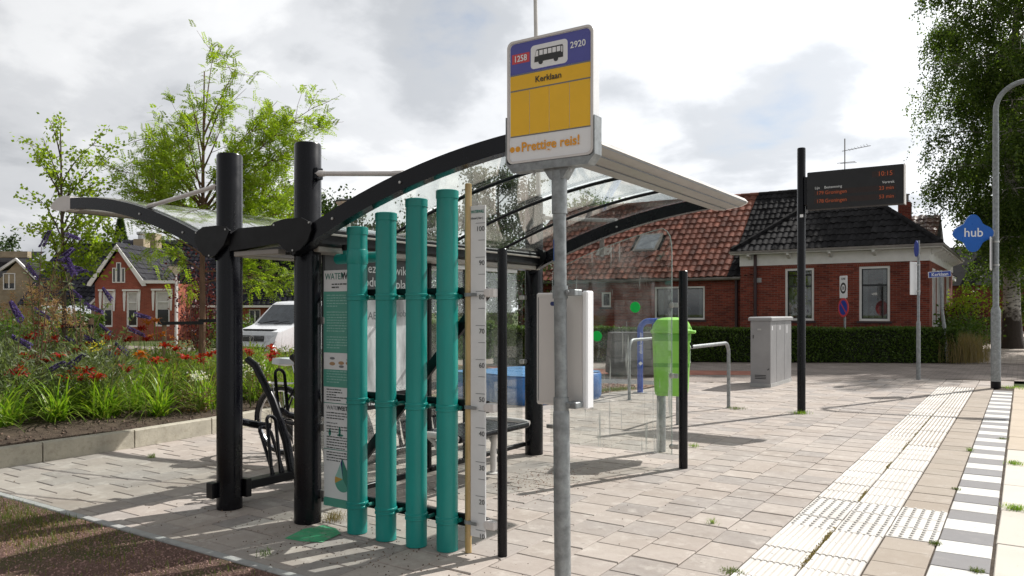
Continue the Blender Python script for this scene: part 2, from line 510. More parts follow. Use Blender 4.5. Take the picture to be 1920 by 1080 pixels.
mt['greybox'] = M('grey_box', (0.35, 0.35, 0.35), 0.5)
mt['streetblue'] = M('street_sign_blue', (0.012, 0.05, 0.34), 0.4, var=0.05)
mt['lampshade'] = M('lamp_cone', (0.75, 0.68, 0.60), 0.4, var=0.05)
mt['led_tube'] = M('light_fitting', (0.8, 0.82, 0.85), 0.3, var=0.03)

m, n, l, b = new_mat('birch_bark')
c = nmix(n, l, nramp(n, l, nnoise(n, l, 5, 5, 0.65, stretch=(1, 1, 2.6)), [(0.40, 0.0), (0.49, 1.0)]), (0.06, 0.05, 0.043), (0.52, 0.48, 0.44))
gp = n.new('ShaderNodeNewGeometry')
sz = n.new('ShaderNodeSeparateXYZ')
l.new(gp.outputs['Position'], sz.inputs[0])
low = nmath(n, l, 'ADD', nmath(n, l, 'MULTIPLY', sz.outputs[2], 0.45), nmath(n, l, 'MULTIPLY', nnoise(n, l, 3, 3), 0.6))
c = nmix(n, l, nramp(n, l, low, [(0.85, 1.0), (1.15, 0.0)]), c, (0.045, 0.034, 0.028))
l.new(c, b.inputs['Base Color'])
b.inputs['Roughness'].default_value = 0.9
nbump(n, l, b, nnoise(n, l, 9, 5, 0.7, stretch=(1, 1, 2)), 0.8, 0.04)
mt['bark_birch'] = m

mt['lf_birch'] = M_leaf('birch_leaf', [(0.05, 0.09, 0.018), (0.085, 0.14, 0.026), (0.125, 0.185, 0.034), (0.17, 0.22, 0.05)], 0.5)
mt['lf_dark'] = M_leaf('dark_leaf', [(0.028, 0.052, 0.014), (0.045, 0.078, 0.02), (0.065, 0.10, 0.028)], 0.35)
mt['lf_lime'] = M_leaf('lime_leaf', [(0.21, 0.31, 0.025), (0.29, 0.39, 0.035), (0.37, 0.44, 0.06)], 0.58)
mt['lf_mid'] = M_leaf('mid_leaf', [(0.055, 0.105, 0.018), (0.085, 0.15, 0.025), (0.12, 0.18, 0.03)], 0.5)
mt['lf_red'] = M_leaf('red_leaf', [(0.07, 0.012, 0.016), (0.11, 0.02, 0.025), (0.05, 0.015, 0.02)], 0.4)
mt['lf_hedge'] = M_leaf('hedge_leaf', [(0.055, 0.10, 0.018), (0.08, 0.135, 0.024), (0.11, 0.165, 0.03)], 0.35)
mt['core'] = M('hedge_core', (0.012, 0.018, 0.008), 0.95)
mt['lf_lily'] = M_leaf('lily_leaf', [(0.13, 0.25, 0.02), (0.18, 0.31, 0.026), (0.24, 0.36, 0.04), (0.30, 0.33, 0.07)], 0.5, 0.4)
mt['lf_silver'] = M_leaf('silver_leaf', [(0.10, 0.135, 0.06), (0.15, 0.185, 0.095), (0.20, 0.23, 0.13)], 0.4)
mt['lf_peren'] = M_leaf('perennial_leaf', [(0.10, 0.17, 0.025), (0.15, 0.22, 0.035), (0.21, 0.27, 0.06), (0.17, 0.13, 0.06)], 0.5)
mt['lf_grass'] = M_leaf('grass_blade', [(0.09, 0.14, 0.025), (0.13, 0.18, 0.035), (0.20, 0.19, 0.07)], 0.4)
mt['lf_dry'] = M_leaf('dry_grass', [(0.22, 0.17, 0.075), (0.28, 0.20, 0.10), (0.16, 0.15, 0.06)], 0.35)
mt['fl_red'] = M_leaf('red_petal', [(0.26, 0.008, 0.010), (0.33, 0.014, 0.012), (0.42, 0.045, 0.015)], 0.35)
mt['fl_orange'] = M_leaf('orange_petal', [(0.46, 0.11, 0.015), (0.52, 0.17, 0.02)], 0.35)
mt['fl_purple'] = M_leaf('purple_floret', [(0.075, 0.05, 0.20), (0.11, 0.07, 0.26), (0.15, 0.10, 0.30)], 0.25)
mt['fl_peach'] = M_leaf('peach_plume', [(0.42, 0.25, 0.15), (0.50, 0.31, 0.19), (0.36, 0.22, 0.12)], 0.4)
mt['fl_yellow'] = M_leaf('yellow_petal', [(0.65, 0.55, 0.04), (0.7, 0.62, 0.10)], 0.4)
mt['fl_white'] = M_leaf('white_petal', [(0.75, 0.74, 0.68), (0.8, 0.8, 0.78)], 0.3)
mt['chips'] = M('bark_chips', (0.11, 0.075, 0.055), 0.9, var=0.3, isl=0.5)
mt['debris'] = M('dry_debris', (0.13, 0.09, 0.06), 0.9, var=0.3, isl=0.5)
mt['needle'] = M('red_needles', (0.26, 0.13, 0.085), 0.9, var=0.3, isl=0.4)
mt['pebble'] = M('gravel_stones', (0.27, 0.165, 0.14), 0.85, var=0.2, isl=0.45)


# ------------------------------------------------------------------ mesh building
class MB:
    def __init__(self):
        self.v, self.f, self.mi = [], [], []

    def add(self, verts, faces, mi=0):
        o = len(self.v)
        self.v.extend([tuple(p) for p in verts])
        for q in faces:
            self.f.append(tuple(i + o for i in q))
            self.mi.append(mi)
        return self

    def box(self, x0, x1, y0, y1, z0, z1, mi=0):
        return self.add([(x0, y0, z0), (x1, y0, z0), (x1, y1, z0), (x0, y1, z0), (x0, y0, z1), (x1, y0, z1), (x1, y1, z1), (x0, y1, z1)],
                        [(3, 2, 1, 0), (4, 5, 6, 7), (0, 1, 5, 4), (1, 2, 6, 5), (2, 3, 7, 6), (3, 0, 4, 7)], mi)

    def cbox(self, x0, x1, y0, y1, z0, z1, c=0.005, mi=0):
        """box with chamfered edges all round"""
        xs, ys, zs = (x0, x1), (y0, y1), (z0, z1)
        pts = []
        for i in (0, 1):
            for j in (0, 1):
                for k in (0, 1):
                    sx, sy, sz = (c, -c)[i], (c, -c)[j], (c, -c)[k]
                    pts += [(xs[i], ys[j] + sy, zs[k] + sz), (xs[i] + sx, ys[j], zs[k] + sz), (xs[i] + sx, ys[j] + sy, zs[k])]
        return self.hull(pts, mi)

    def hull(self, pts, mi=0):
        bm = bmesh.new()
        for p in pts:
            bm.verts.new(p)
        bmesh.ops.convex_hull(bm, input=bm.verts)
        bmesh.ops.dissolve_limit(bm, angle_limit=0.01, verts=bm.verts, edges=bm.edges)
        bmesh.ops.recalc_face_normals(bm, faces=bm.faces)
        bm.verts.index_update()
        vs_ = [v.co[:] for v in bm.verts]
        fs = [[v.index for v in f.verts] for f in bm.faces]
        bm.free()
        return self.add(vs_, fs, mi)

    def prism(self, poly, axis, a0, a1, mi=0):
        """extrude a polygon; axis y: poly in (x,z); x: (y,z); z: (x,y)"""
        def mk(p, a):
            return {'y': (p[0], a, p[1]), 'x': (a, p[0], p[1]), 'z': (p[0], p[1], a)}[axis]
        k = len(poly)
        vv = [mk(p, a0) for p in poly] + [mk(p, a1) for p in poly]
        ff = [tuple(range(k))[::-1], tuple(range(k, 2 * k))]
        for i in range(k):
            j = (i + 1) % k
            ff.append((i, j, k + j, k + i))
        return self.add(vv, ff, mi)

    def tube(self, pts, r, n=10, caps=True, mi=0):
        pts = [Vector(p) for p in pts]
        k = len(pts)
        rs = r if isinstance(r, (list, tuple)) else [r] * k
        up = None
        vv, ff = [], []
        for i, p in enumerate(pts):
            d = (pts[min(i + 1, k - 1)] - pts[max(i - 1, 0)]).normalized()
            if up is None:
                a = Vector((0, 0, 1)) if abs(d.z) < 0.9 else Vector((1, 0, 0))
                up = d.cross(a).normalized()
            up = (up - d * up.dot(d)).normalized()
            w = d.cross(up)
            for j in range(n):
                t = 2 * PI * j / n
                vv.append(p + (up * math.cos(t) + w * math.sin(t)) * rs[i])
        for i in range(k - 1):
            for j in range(n):
                a, b_ = i * n + j, i * n + (j + 1) % n
                ff.append((a, b_, b_ + n, a + n))
        if caps:
            ff.append(tuple(range(n))[::-1])
            ff.append(tuple((k - 1) * n + j for j in range(n)))
        return self.add(vv, ff, mi)

    def lathe(self, prof, cx=0, cy=0, n=24, mi=0, close=True):
        vv, ff = [], []
        for r, z in prof:
            for j in range(n):
                t = 2 * PI * j / n
                vv.append((cx + r * math.cos(t), cy + r * math.sin(t), z))
        for i in range(len(prof) - 1):
            for j in range(n):
                a, b_ = i * n + j, i * n + (j + 1) % n
                ff.append((a, b_, b_ + n, a + n))
        if close:
            ff.append(tuple(range(n))[::-1])
            ff.append(tuple((len(prof) - 1) * n + j for j in range(n)))
        return self.add(vv, ff, mi)

    def mesh(self, name, mats, smooth=True, fix=True):
        me = bpy.data.meshes.new(name)
        me.from_pydata(self.v, [], self.f)
        for mm in (mats if isinstance(mats, (list, tuple)) else [mats]):
            me.materials.append(mm)
        if any(self.mi):
            me.polygons.foreach_set('material_index', self.mi)
        if fix:
            bm = bmesh.new()
            bm.from_mesh(me)
            bmesh.ops.recalc_face_normals(bm, faces=bm.faces)
            bm.to_mesh(me)
            bm.free()
        if smooth:
            me.shade_smooth()
            me.set_sharp_from_angle(angle=math.radians(35))
        me.update()
        return me

    def build(self, name, mats, parent=None, smooth=True, fix=True):
        return link(name, self.mesh(name, mats, smooth, fix), parent)


def link(name, me, parent=None, loc=None):
    o = bpy.data.objects.new(name, me)
    COL.objects.link(o)
    if parent is not None:
        o.parent = parent
    if loc is not None:
        o.location = loc
    return o


def tag(o, label, cat, group=None, kind=None):
    o['label'] = label
    o['category'] = cat
    if group:
        o['group'] = group
    if kind:
        o['kind'] = kind
    return o


def thing(name, label, cat, loc=(0, 0, 0), rz=0.0, group=None):
    o = bpy.data.objects.new(name, None)
    COL.objects.link(o)
    o.location = loc
    o.rotation_euler = (0, 0, rz)
    o.empty_display_size = 0.1
    return tag(o, label, cat, group)


def struct(o, kind='structure'):
    o['kind'] = kind
    return o


def copy_tree(root, loc=None, rz=None, label=None, scale=None):
    r = root.copy()
    COL.objects.link(r)
    if loc is not None:
        r.location = loc
    if rz is not None:
        r.rotation_euler = (0, 0, rz)
    if scale is not None:
        r.scale = (scale, scale, scale)
    if label:
        r['label'] = label
    for ch in list(root.children):
        c = ch.copy()
        COL.objects.link(c)
        c.parent = r
        for g in list(ch.children):
            d = g.copy()
            COL.objects.link(d)
            d.parent = c
    return r


def text_mesh(body, size, mat, depth_=0.0008, align='LEFT', bold=0.0, xs=1.0):
    cu = bpy.data.curves.new('lettering', 'FONT')
    cu.body = body
    cu.size = size
    cu.align_x = align
    cu.extrude = depth_
    cu.offset = bold
    cu.resolution_u = 3
    to = bpy.data.objects.new('lettering', cu)
    COL.objects.link(to)
    dg = bpy.context.evaluated_depsgraph_get()
    me = bpy.data.meshes.new_from_object(to.evaluated_get(dg))
    bpy.data.objects.remove(to)
    me.materials.clear()
    me.materials.append(mat)
    if xs != 1.0:
        me.transform(Matrix.Diagonal((xs, 1, 1, 1)))
    return me


def lettering(body, size, mat, parent, loc, face='-y', align='LEFT', bold=0.0, xs=1.0, spin=0.0, name='lettering'):
    """flat lettering; face = the direction it is read from"""
    o = link(name, text_mesh(body, size, mat, 0.0006, align, bold, xs), parent)
    rz = {'-y': 0.0, '+x': PI / 2, '+y': PI, '-x': -PI / 2}[face]
    o.matrix_local = Matrix.Translation(loc) @ Matrix.Rotation(rz, 4, 'Z') @ Matrix.Rotation(PI / 2, 4, 'X') @ Matrix.Rotation(spin, 4, 'Z')
    return o


def quads_mesh(name, V, mat, k=4):
    """V: (N,k,3) array -> mesh of N separate polygons"""
    V = np.asarray(V, dtype=np.float32)
    N = V.shape[0]
    me = bpy.data.meshes.new(name)
    me.vertices.add(N * k)
    me.vertices.foreach_set('co', V.reshape(-1))
    me.loops.add(N * k)
    me.loops.foreach_set('vertex_index', np.arange(N * k, dtype=np.int32))
    me.polygons.add(N)
    me.polygons.foreach_set('loop_start', np.arange(0, N * k, k, dtype=np.int32))
    me.materials.append(mat)
    me.update(calc_edges=True)
    return me


def norm(a):
    return a / (np.linalg.norm(a, axis=-1, keepdims=True) + 1e-9)


def leaf_quads(P, D, L, W, rng=RNG):
    """rhombic leaves: base P, direction D, length L, width W"""
    P = np.asarray(P, float)
    D = norm(np.asarray(D, float))
    N = len(P)
    L = np.broadcast_to(np.asarray(L, float).reshape(-1, 1), (N, 1))
    W = np.broadcast_to(np.asarray(W, float).reshape(-1, 1), (N, 1))
    S = norm(np.cross(D, rng.normal(size=(N, 3))))
    return np.stack([P, P + D * L * 0.45 + S * W * 0.5, P + D * L, P + D * L * 0.45 - S * W * 0.5], axis=1)


# ================================================================== GROUND
def project(x, y, z):
    Z = x * FW[0] + y * FW[1]
    X = x * RT[0] + y * RT[1]
    if Z < 0.1:
        return None
    return 960 + F_PX * X / Z, HZ - F_PX * (z - CAM_H) / Z, Z


def sheet(name, poly, z, mat):
    o = MB().add([(x, y, z) for x, y in poly], [tuple(range(len(poly)))]).build(name, mat, smooth=False, fix=False)
    if o.data.polygons[0].normal.z < 0:
        o.data.flip_normals()
    return struct(o)


sheet('ground', [(-400, -200), (300, -200), (300, 700), (-400, 700)], -0.09, mt['far_ground'])
sheet('street', [(-60, 8.3), (-8.7, 11.6), (-5.9, 15.3), (-4.2, 16.4), (-1.9, 18.9), (-0.2, 19.6), (14, 22), (14, 27.5), (-1.3, 26.4), (-11.4, 20.2), (-60, 16)], -0.032, mt['street'])
sheet('cross_street', [(0.75, -40), (9, -40), (9, 60), (0.75, 60)], -0.12 + 0.06, mt['asphalt'])
sheet('red_path', [(-60, 11.0), (-11.8, 14.9), (-7.5, 16.6), (-5.0, 18.2), (-5.6, 19.2), (-8.2, 18.0), (-12.6, 17.0), (-60, 13.6)], -0.027, mt['redpath'])
sheet('footpath', [(-1.5, 25.6), (0.75, 26.0), (0.75, 70), (-1.9, 70)], -0.022, mt['footpath'])

# paving: bed of joint sand under separately laid tiles
pav_poly = [(-8.2, 2.93), (-2.0, 2.93), (-2.0, -4), (-0.46, -4), (-0.46, 17.6), (-0.15, 17.6), (-0.15, 19.6), (-1.9, 18.9), (-4.2, 16.4), (-5.9, 15.3),
            (-5.9, 14.4), (-6.6, 11.3), (-8.5, 9.6)]
pavement = sheet('pavement', pav_poly, -0.011, mt['joint'])
sheet('kerb_bed', [(-0.46, -4), (0.62, -4), (0.62, 17.6), (-0.46, 17.6)], -0.0115, mt['joint'])


def inside(x, y, poly):
    c = False
    j = len(poly) - 1
    for i in range(len(poly)):
        xi, yi = poly[i]
        xj, yj = poly[j]
        if (yi > y) != (yj > y) and x < (xj - xi) * (y - yi) / (yj - yi) + xi:
            c = not c
        j = i
    return c


def tile_geo(w, l, ch=0.004, dz=0.0, z0=-0.03, hump=None):
    a, b_ = w / 2, l / 2
    v = []
    for (hx, hy, z) in ((a, b_, z0), (a, b_, -ch), (a - ch, b_ - ch, 0.0)):
        v += [(-hx, -hy, z), (hx, -hy, z), (hx, hy, z), (-hx, hy, z)]
    f = [(8, 9, 10, 11)]
    for s in (0, 4):
        for i in range(4):
            j = (i + 1) % 4
            f.append((s + i, s + j, s + 4 + j, s + 4 + i))
    return v, f


RIB_FROM = [9]


def rib_geo(w=0.294, l=0.294, n=8, h=0.006, along='y'):
    """tile with raised bars along its length"""
    v, f = tile_geo(w, l)
    p = w / n
    RIB_FROM[0] = len(f)
    for i in range(n):
        c = -w / 2 + (i + 0.5) * p
        o = len(v)
        hw, tw = p * 0.33, p * 0.22
        for y in (-l / 2 + 0.004, l / 2 - 0.004):
            v += [(c - hw, y, 0.0002), (c - tw, y, h), (c + tw, y, h), (c + hw, y, 0.0002)]
        f += [(o, o + 1, o + 5, o + 4), (o + 1, o + 2, o + 6, o + 5), (o + 2, o + 3, o + 7, o + 6), (o, o + 3, o + 2, o + 1), (o + 4, o + 5, o + 6, o + 7)]
    return v, f


def stud_geo(w=0.294, n=5, h=0.009):
    v, f = tile_geo(w, w)
    p = w / n
    for i in range(n):
        for j in range(n):
            cx, cy = -w / 2 + (i + 0.5) * p, -w / 2 + (j + 0.5) * p
            o = len(v)
            for r, z in ((0.014, 0.0002), (0.009, h)):
                v += [(cx + r * math.cos(k * PI / 3), cy + r * math.sin(k * PI / 3), z) for k in range(6)]
            f += [(o + k, o + (k + 1) % 6, o + 6 + (k + 1) % 6, o + 6 + k) for k in range(6)] + [tuple(o + 6 + k for k in range(6))]
    return v, f


def geo_mesh(name, geo, mats, smooth=False):
    mb = MB().add(*geo)
    if isinstance(mats, list):
        mb.mi = [0 if i < 9 else 1 for i in range(len(mb.f))]
    return mb.mesh(name, mats, smooth, fix=False)


def lay(parent, spots, geo, mat, name, limit=300, rest=None, tilt=0.004):
    """lay tiles: the largest in view as objects, all the others joined"""
    me = geo_mesh(name, geo, mat)
    def size(s):
        p = project(s[0], s[1], 0)
        if p is None or not (-80 < p[0] < 2000 and p[1] < 1130):
            return 1e9
        return p[2]
    spots = sorted(spots, key=size)
    rng = random.Random(5)
    gv, gf = geo
    big = MB()
    for i, (x, y) in enumerate(spots):
        tx, ty, dz = rng.gauss(0, tilt), rng.gauss(0, tilt), rng.gauss(0, 0.0012)
        rz = rng.gauss(0, 0.004)
        if i < limit and size((x, y)) < 1e8:
            o = link(name, me, parent, (x, y, dz))
            o.rotation_euler = (tx, ty, rz)
        else:
            big.add([(x + a, y + b_, c + dz + b_ * tx - a * ty) for a, b_, c in gv], gf)
            if isinstance(mat, list):
                big.mi[-len(gf):] = [0 if q_ < 9 else 1 for q_ in range(len(gf))]
    if big.v:
        o = big.build(rest or name + '_field', mat, parent, smooth=False, fix=False)
        o['kind'] = 'stuff'


TP = 0.3015
POSTS = [(-4.93, 3.646, 0.13), (-4.153, 3.707, 0.13), (-4.18, 6.735, 0.13), (-4.93, 6.70, 0.13)]
offs = [0.0, 0.045, -0.12, 0.008, 0.15, 0.02, 0.16, -0.01, 0.14, 0.03]
spots, cuts = [], []
for k in range(23):
    xc = -1.36 - (k + 0.5) * TP
    off = offs[k] if k < len(offs) else (0.15 if k % 2 else 0.0) + random.uniform(-0.03, 0.03)
    for j in range(-27, 50):
        yc = 4.81 + off + (j + 0.5) * 0.298
        if inside(xc, yc - 0.1, pav_poly) and inside(xc, yc + 0.12, pav_poly) and inside(xc - 0.1, yc, pav_poly):
            if any(abs(xc - a) < 0.06 and abs(yc - b_) < 0.06 for a, b_, c in POSTS):
                pass
            spots.append((xc, yc))
    y0 = min([yc for a_, yc in spots if a_ == xc] or [99]) - 0.149
    if xc < -2.1 and 0.03 < y0 - 2.94 < 0.5:
        cuts.append((xc, 2.94, y0))
lay(pavement, spots, tile_geo(0.2945, 0.2895, 0.005), mt['paver'], 'paver')
for xc, ya, yb in cuts:
    link('cut_paver', geo_mesh('cut_paver', tile_geo(0.2945, yb - ya - 0.006, 0.005), mt['paver']), pavement, (xc, (ya + yb) / 2, 0))
# tan column between guide strip and kerb tiles
spots = [(-0.604, 4.676 + 0.5 * 0.291 + j * 0.291) for j in range(-26, 44)]
spots = [s for s in spots if not 5.55 < s[1] < 6.42]
lay(pavement, spots, tile_geo(0.288, 0.286), mt['paver_tan'], 'tan_paver', 60)
spots = [(-0.604 + 0.0, 17.6 + 0.3 * j) for j in range(0, 5)] + [(-0.3, 17.75 + 0.3 * j) for j in range(0, 5)] + [(-0.905 - 0.3 * i, 17.2 + 0.3 * j) for i in range(2) for j in range(6)]
lay(pavement, [s for s in spots if inside(s[0], s[1], pav_poly)], tile_geo(0.292, 0.292), mt['paver'], 'end_paver', 40)
# guide strip
rib, stud = rib_geo(), stud_geo()
rs, ws, ss = [], [], []
for j in range(-26, 41):
    y = 4.60 + (j + 0.5) * 0.3015
    for i, x in enumerate((-1.208, -0.906)):
        if 5.55 < y < 6.45:
            ss.append((x, y))
        elif y > 9.95 or 9.2 < y - i * 0.3 < 9.75 and i == 1:
            ws.append((x, y))
        else:
            rs.append((x, y))
for y in (5.70, 6.0, 6.30):
    ss.append((-0.604, y))
lay(pavement, rs, rib, [mt['groove'], mt['tactile']], 'ribbed_tile', 60, tilt=0.002)
lay(pavement, ws, rib_geo(n=7, h=0.008), [mt['groove_dark'], mt['tactile']], 'worn_ribbed_tile', 60, tilt=0.002)
lay(pavement, ss, stud, [mt['tactile'], mt['tactile']], 'studded_tile', 60, tilt=0.002)
# chequered kerb tiles
kw, kg = [], []
for j in range(-28, 38):
    y = 5.366 + (j + 0.5) * 0.2995
    (kg if j % 2 else kw).append((-0.303, y))
kerb_row = struct(MB().box(-0.452, -0.154, -3.2, 16.9, -0.05, -0.0065).build('kerb', mt['joint'], smooth=False))
lay(kerb_row, kw, tile_geo(0.292, 0.291), mt['kwhite'], 'white_kerb_tile', 60, tilt=0.002)
lay(kerb_row, kg, tile_geo(0.292, 0.291), mt['kgrey'], 'grey_kerb_tile', 60, tilt=0.002)
# platform slabs along the bus lane
platform = struct(MB().box(-0.145, 0.60, -4.2, 17.5, -0.10, -0.034).build('platform_base', mt['joint'], smooth=False))
pl_a, pl_b = [], []
for j in range(-9, 12):
    (pl_a if j < 4 else pl_b).append((0.23, 5.755 + (j + 0.5) * 0.993))
lay(platform, pl_a, tile_geo(0.735, 0.985, 0.006), mt['platform'], 'platform_slab', 40, tilt=0.001)
lay(platform, pl_b, tile_geo(0.735, 0.985, 0.006), mt['platform_b'], 'brown_platform_slab', 40, tilt=0.001)

# verge of gravel and thin grass in front, with its edging
verge = struct(MB().add([(-40, -30, 0.03), (-2.05, -30, 0.03), (-2.05, 2.86, 0.004), (-40, 2.86, 0.004)], [(0, 1, 2, 3)]).build('verge', mt['verge'], smooth=False, fix=False))
edging = struct(MB().box(-9.5, -2.05, 2.86, 2.925, -0.06, -0.012).build('verge_edging', mt['joint'], smooth=False))
eg = MB().cbox(-0.49, 0.49, -0.03, 0.03, -0.04, 0.012, 0.006).mesh('edging_kerb', mt['kerbst'])
for i in range(8):
    link('edging_kerb', eg, edging, (-9.0 + i * 0.99, 2.893, random.uniform(-0.002, 0.003)))


def scatter_stones(name, pts, smin, smax, mat, rng):
    vv = []
    base = np.array([(0, 0, 0), (1, 0, 0), (1, 1, 0), (0, 1, 0)], float) - [0.5, 0.5, 0]
    N = len(pts)
    a = rng.uniform(0, 2 * PI, N)
    s = rng.uniform(smin, smax, N)
    asp = rng.uniform(0.5, 1, N)
    ax = np.stack([np.cos(a), np.sin(a), rng.normal(0, 0.2, N)], 1) * s[:, None]
    ay = np.stack([-np.sin(a), np.cos(a), rng.normal(0, 0.2, N)], 1) * (s * asp)[:, None]
    P = np.asarray(pts)
    top = P + np.array([0, 0, 1.0]) * (s * 0.5)[:, None]
    c = [P + ax * 0.5 * i + ay * 0.5 * j for i, j in ((-1, -1), (1, -1), (1, 1), (-1, 1))]
    t = [top + ax * 0.3 * i + ay * 0.3 * j for i, j in ((-1, -1), (1, -1), (1, 1), (-1, 1))]
    V = np.stack(c + t, 1).reshape(-1, 3)
    F = np.array([(4, 5, 6, 7), (0, 1, 5, 4), (1, 2, 6, 5), (2, 3, 7, 6), (3, 0, 4, 7)])
    faces = (np.arange(N)[:, None, None] * 8 + F[None]).reshape(-1, 4)
    me = bpy.data.meshes.new(name)
    me.from_pydata(V.tolist(), [], faces.tolist())
    me.materials.append(mat)
    me.update()
    return me


def blades_mesh(name, P, h, w, lean, mat, rng):
    """single bent grass blades (two quads merging to a tip)"""
    P = np.asarray(P, float)
    N = len(P)
    a = rng.uniform(0, 2 * PI, N)
    D = np.stack([np.cos(a), np.sin(a), np.zeros(N)], 1)
    S = np.stack([-np.sin(a), np.cos(a), np.zeros(N)], 1)
    H = (rng.uniform(0.5, 1.0, N) * h)[:, None]
    Wd = (rng.uniform(0.6, 1.0, N) * w)[:, None]
    ln = (rng.uniform(0.1, 1.0, N) * lean)[:, None]
    up = np.array([0, 0, 1.0])
    p1 = P + up * H * 0.6 + D * H * ln * 0.35
    p2 = P + up * H * (1 - 0.3 * ln) + D * H * ln
    q1 = np.stack([P - S * Wd * .5, P + S * Wd * .5, p1 + S * Wd * .45, p1 - S * Wd * .45], 1)
    q2 = np.stack([p1 - S * Wd * .45, p1 + S * Wd * .45, p2 + S * Wd * .06, p2 - S * Wd * .06], 1)
    return quads_mesh(name, np.concatenate([q1, q2]), mat)


rg = np.random.default_rng(3)
N = 16000
x = rg.uniform(-9.0, -2.2, N)
y = 2.85 - np.abs(rg.normal(0, 0.75, N))
o = link('verge_gravel', scatter_stones('verge_gravel', np.stack([x, y, 0.004 + (2.86 - y) * 0.0008], 1), 0.004, 0.013, mt['pebble'], rg))
tag(o, 'loose reddish gravel scattered over the verge', 'gravel', kind='stuff')
cl = rg.uniform([-9, 0.6], [-2.3, 2.8], (34, 2))
cl = np.concatenate([cl, rg.uniform([-7.2, 2.35], [-5.4, 2.8], (14, 2))])
idx = rg.integers(0, len(cl), 9000)
pp = cl[idx] + rg.normal(0, 0.20, (9000, 2)) * [1.6, .8]
pp = pp[pp[:, 1] < 2.84]
P = np.concatenate([pp, np.full((len(pp), 1), 0.004)], 1)
half = len(P) // 2
o = link('verge_grass', blades_mesh('verge_grass', P[:half], 0.055, 0.005, 0.9, mt['lf_grass'], rg))
tag(o, 'thin green grass sprouting through the verge', 'grass', kind='stuff')
o = link('dry_verge_grass', blades_mesh('dry_verge_grass', P[half:] + [0.15, -0.1, 0], 0.045, 0.005, 1.2, mt['lf_dry'], rg))
tag(o, 'dry brown grass lying on the verge', 'grass', kind='stuff')

# dry debris on the paving
N = 620
x = np.concatenate([rg.normal(-3.6, 0.8, 400), rg.uniform(-7.5, -1.5, 220)])
y = np.concatenate([rg.normal(3.45, 0.22, 400), rg.uniform(3.1, 8, 220)])
o = link('paving_debris', scatter_stones('paving_debris', np.stack([x, y, np.full(N, 0.001)], 1), 0.003, 0.010, mt['debris'], rg))
tag(o, 'dark crumbs and dry bits littering the paving', 'litter', kind='stuff')
N = 420
ux = rg.normal(0, 1, (N, 2)) * [0.20, 0.40] + [-3.45, 5.7]
o = link('dry_needles', scatter_stones('dry_needles', np.concatenate([ux, np.full((N, 1), 0.001)], 1), 0.003, 0.009, mt['needle'], rg))
tag(o, 'brown dry needles drifted under the bench', 'litter', kind='stuff')

# gravel patch by the tap
gravel = sheet('gravel_patch', [(-13.5, 8.3), (-8.55, 9.5), (-6.65, 11.35), (-5.95, 13.2), (-6.0, 14.3), (-8.6, 13.6), (-13.5, 11.4)], 0.002, mt['gravel'])
pts = rg.uniform([-12, 8.7], [-6.0, 14.0], (9000, 2))
gp_ = [(-13.4, 8.4), (-8.6, 9.6), (-6.7, 11.4), (-6.0, 13.2), (-6.05, 14.2), (-8.6, 13.5), (-13.4, 11.3)]
pts = np.array([p for p in pts if inside(p[0], p[1], gp_)])
P = np.concatenate([pts, np.full((len(pts), 1), 0.003)], 1)
o = link('patch_gravel', scatter_stones('patch_gravel', P, 0.012, 0.035, mt['pebble'], rg))
tag(o, 'red gravel spread behind the shelter', 'gravel', kind='stuff')
e0 = np.array([(-8.55, 9.55), (-6.65, 11.4), (-5.98, 13.2)])
tt = rg.uniform(0, 2, 2500)
ii = np.minimum(tt.astype(int), 1)
pp = e0[ii] + (e0[ii + 1] - e0[ii]) * (tt - ii)[:, None] + np.stack([-np.abs(rg.normal(0, .2, 2500)), np.abs(rg.normal(0, .12, 2500))], 1)
o = link('patch_grass', blades_mesh('patch_grass', np.concatenate([pp, np.full((2500, 1), 0.003)], 1), 0.07, 0.008, 0.9, mt['lf_grass'], rg))
tag(o, 'short grass fringing the red gravel patch', 'grass', kind='stuff')
sheet('asphalt_strip', [(-60, 6.6), (-13.5, 11.45), (-8.6, 13.65), (-6.0, 14.35), (-5.9, 15.25), (-8.7, 15.4), (-60, 9.5)], -0.020, mt['asphalt'])

# green paint on the paving
gp2 = [(-3.965, 3.345), (-4.03, 3.56), (-3.985, 3.70), (-3.86, 3.69), (-3.74, 3.62), (-3.70, 3.42), (-3.83, 3.36)]
o = MB().add([(a, b_, 0.0035) for a, b_ in gp2], [tuple(range(7))[::-1]]).build('paint_mark', mt['paintgreen'], smooth=False, fix=False)
if o.data.polygons[0].normal.z < 0:
    o.data.flip_normals()
tag(o, 'faded green paint mark on the paving by the black column', 'paint mark')


# tufts between the stones
def tuft(name, x, y, r, h, nb, mats, label, cat='grass tuft', group='grass tufts in the paving joints', z=0.0):
    rt = np.random.default_rng(int(abs(x * 913 + y * 77)) + nb)
    q = rt.normal(0, r * 0.45, (nb, 2)) + [x, y]
    o = link(name, blades_mesh(name, np.concatenate([q, np.full((nb, 1), z)], 1), h * 0.75, 0.004, 1.5, mats, rt))
    return tag(o, label, cat, group)


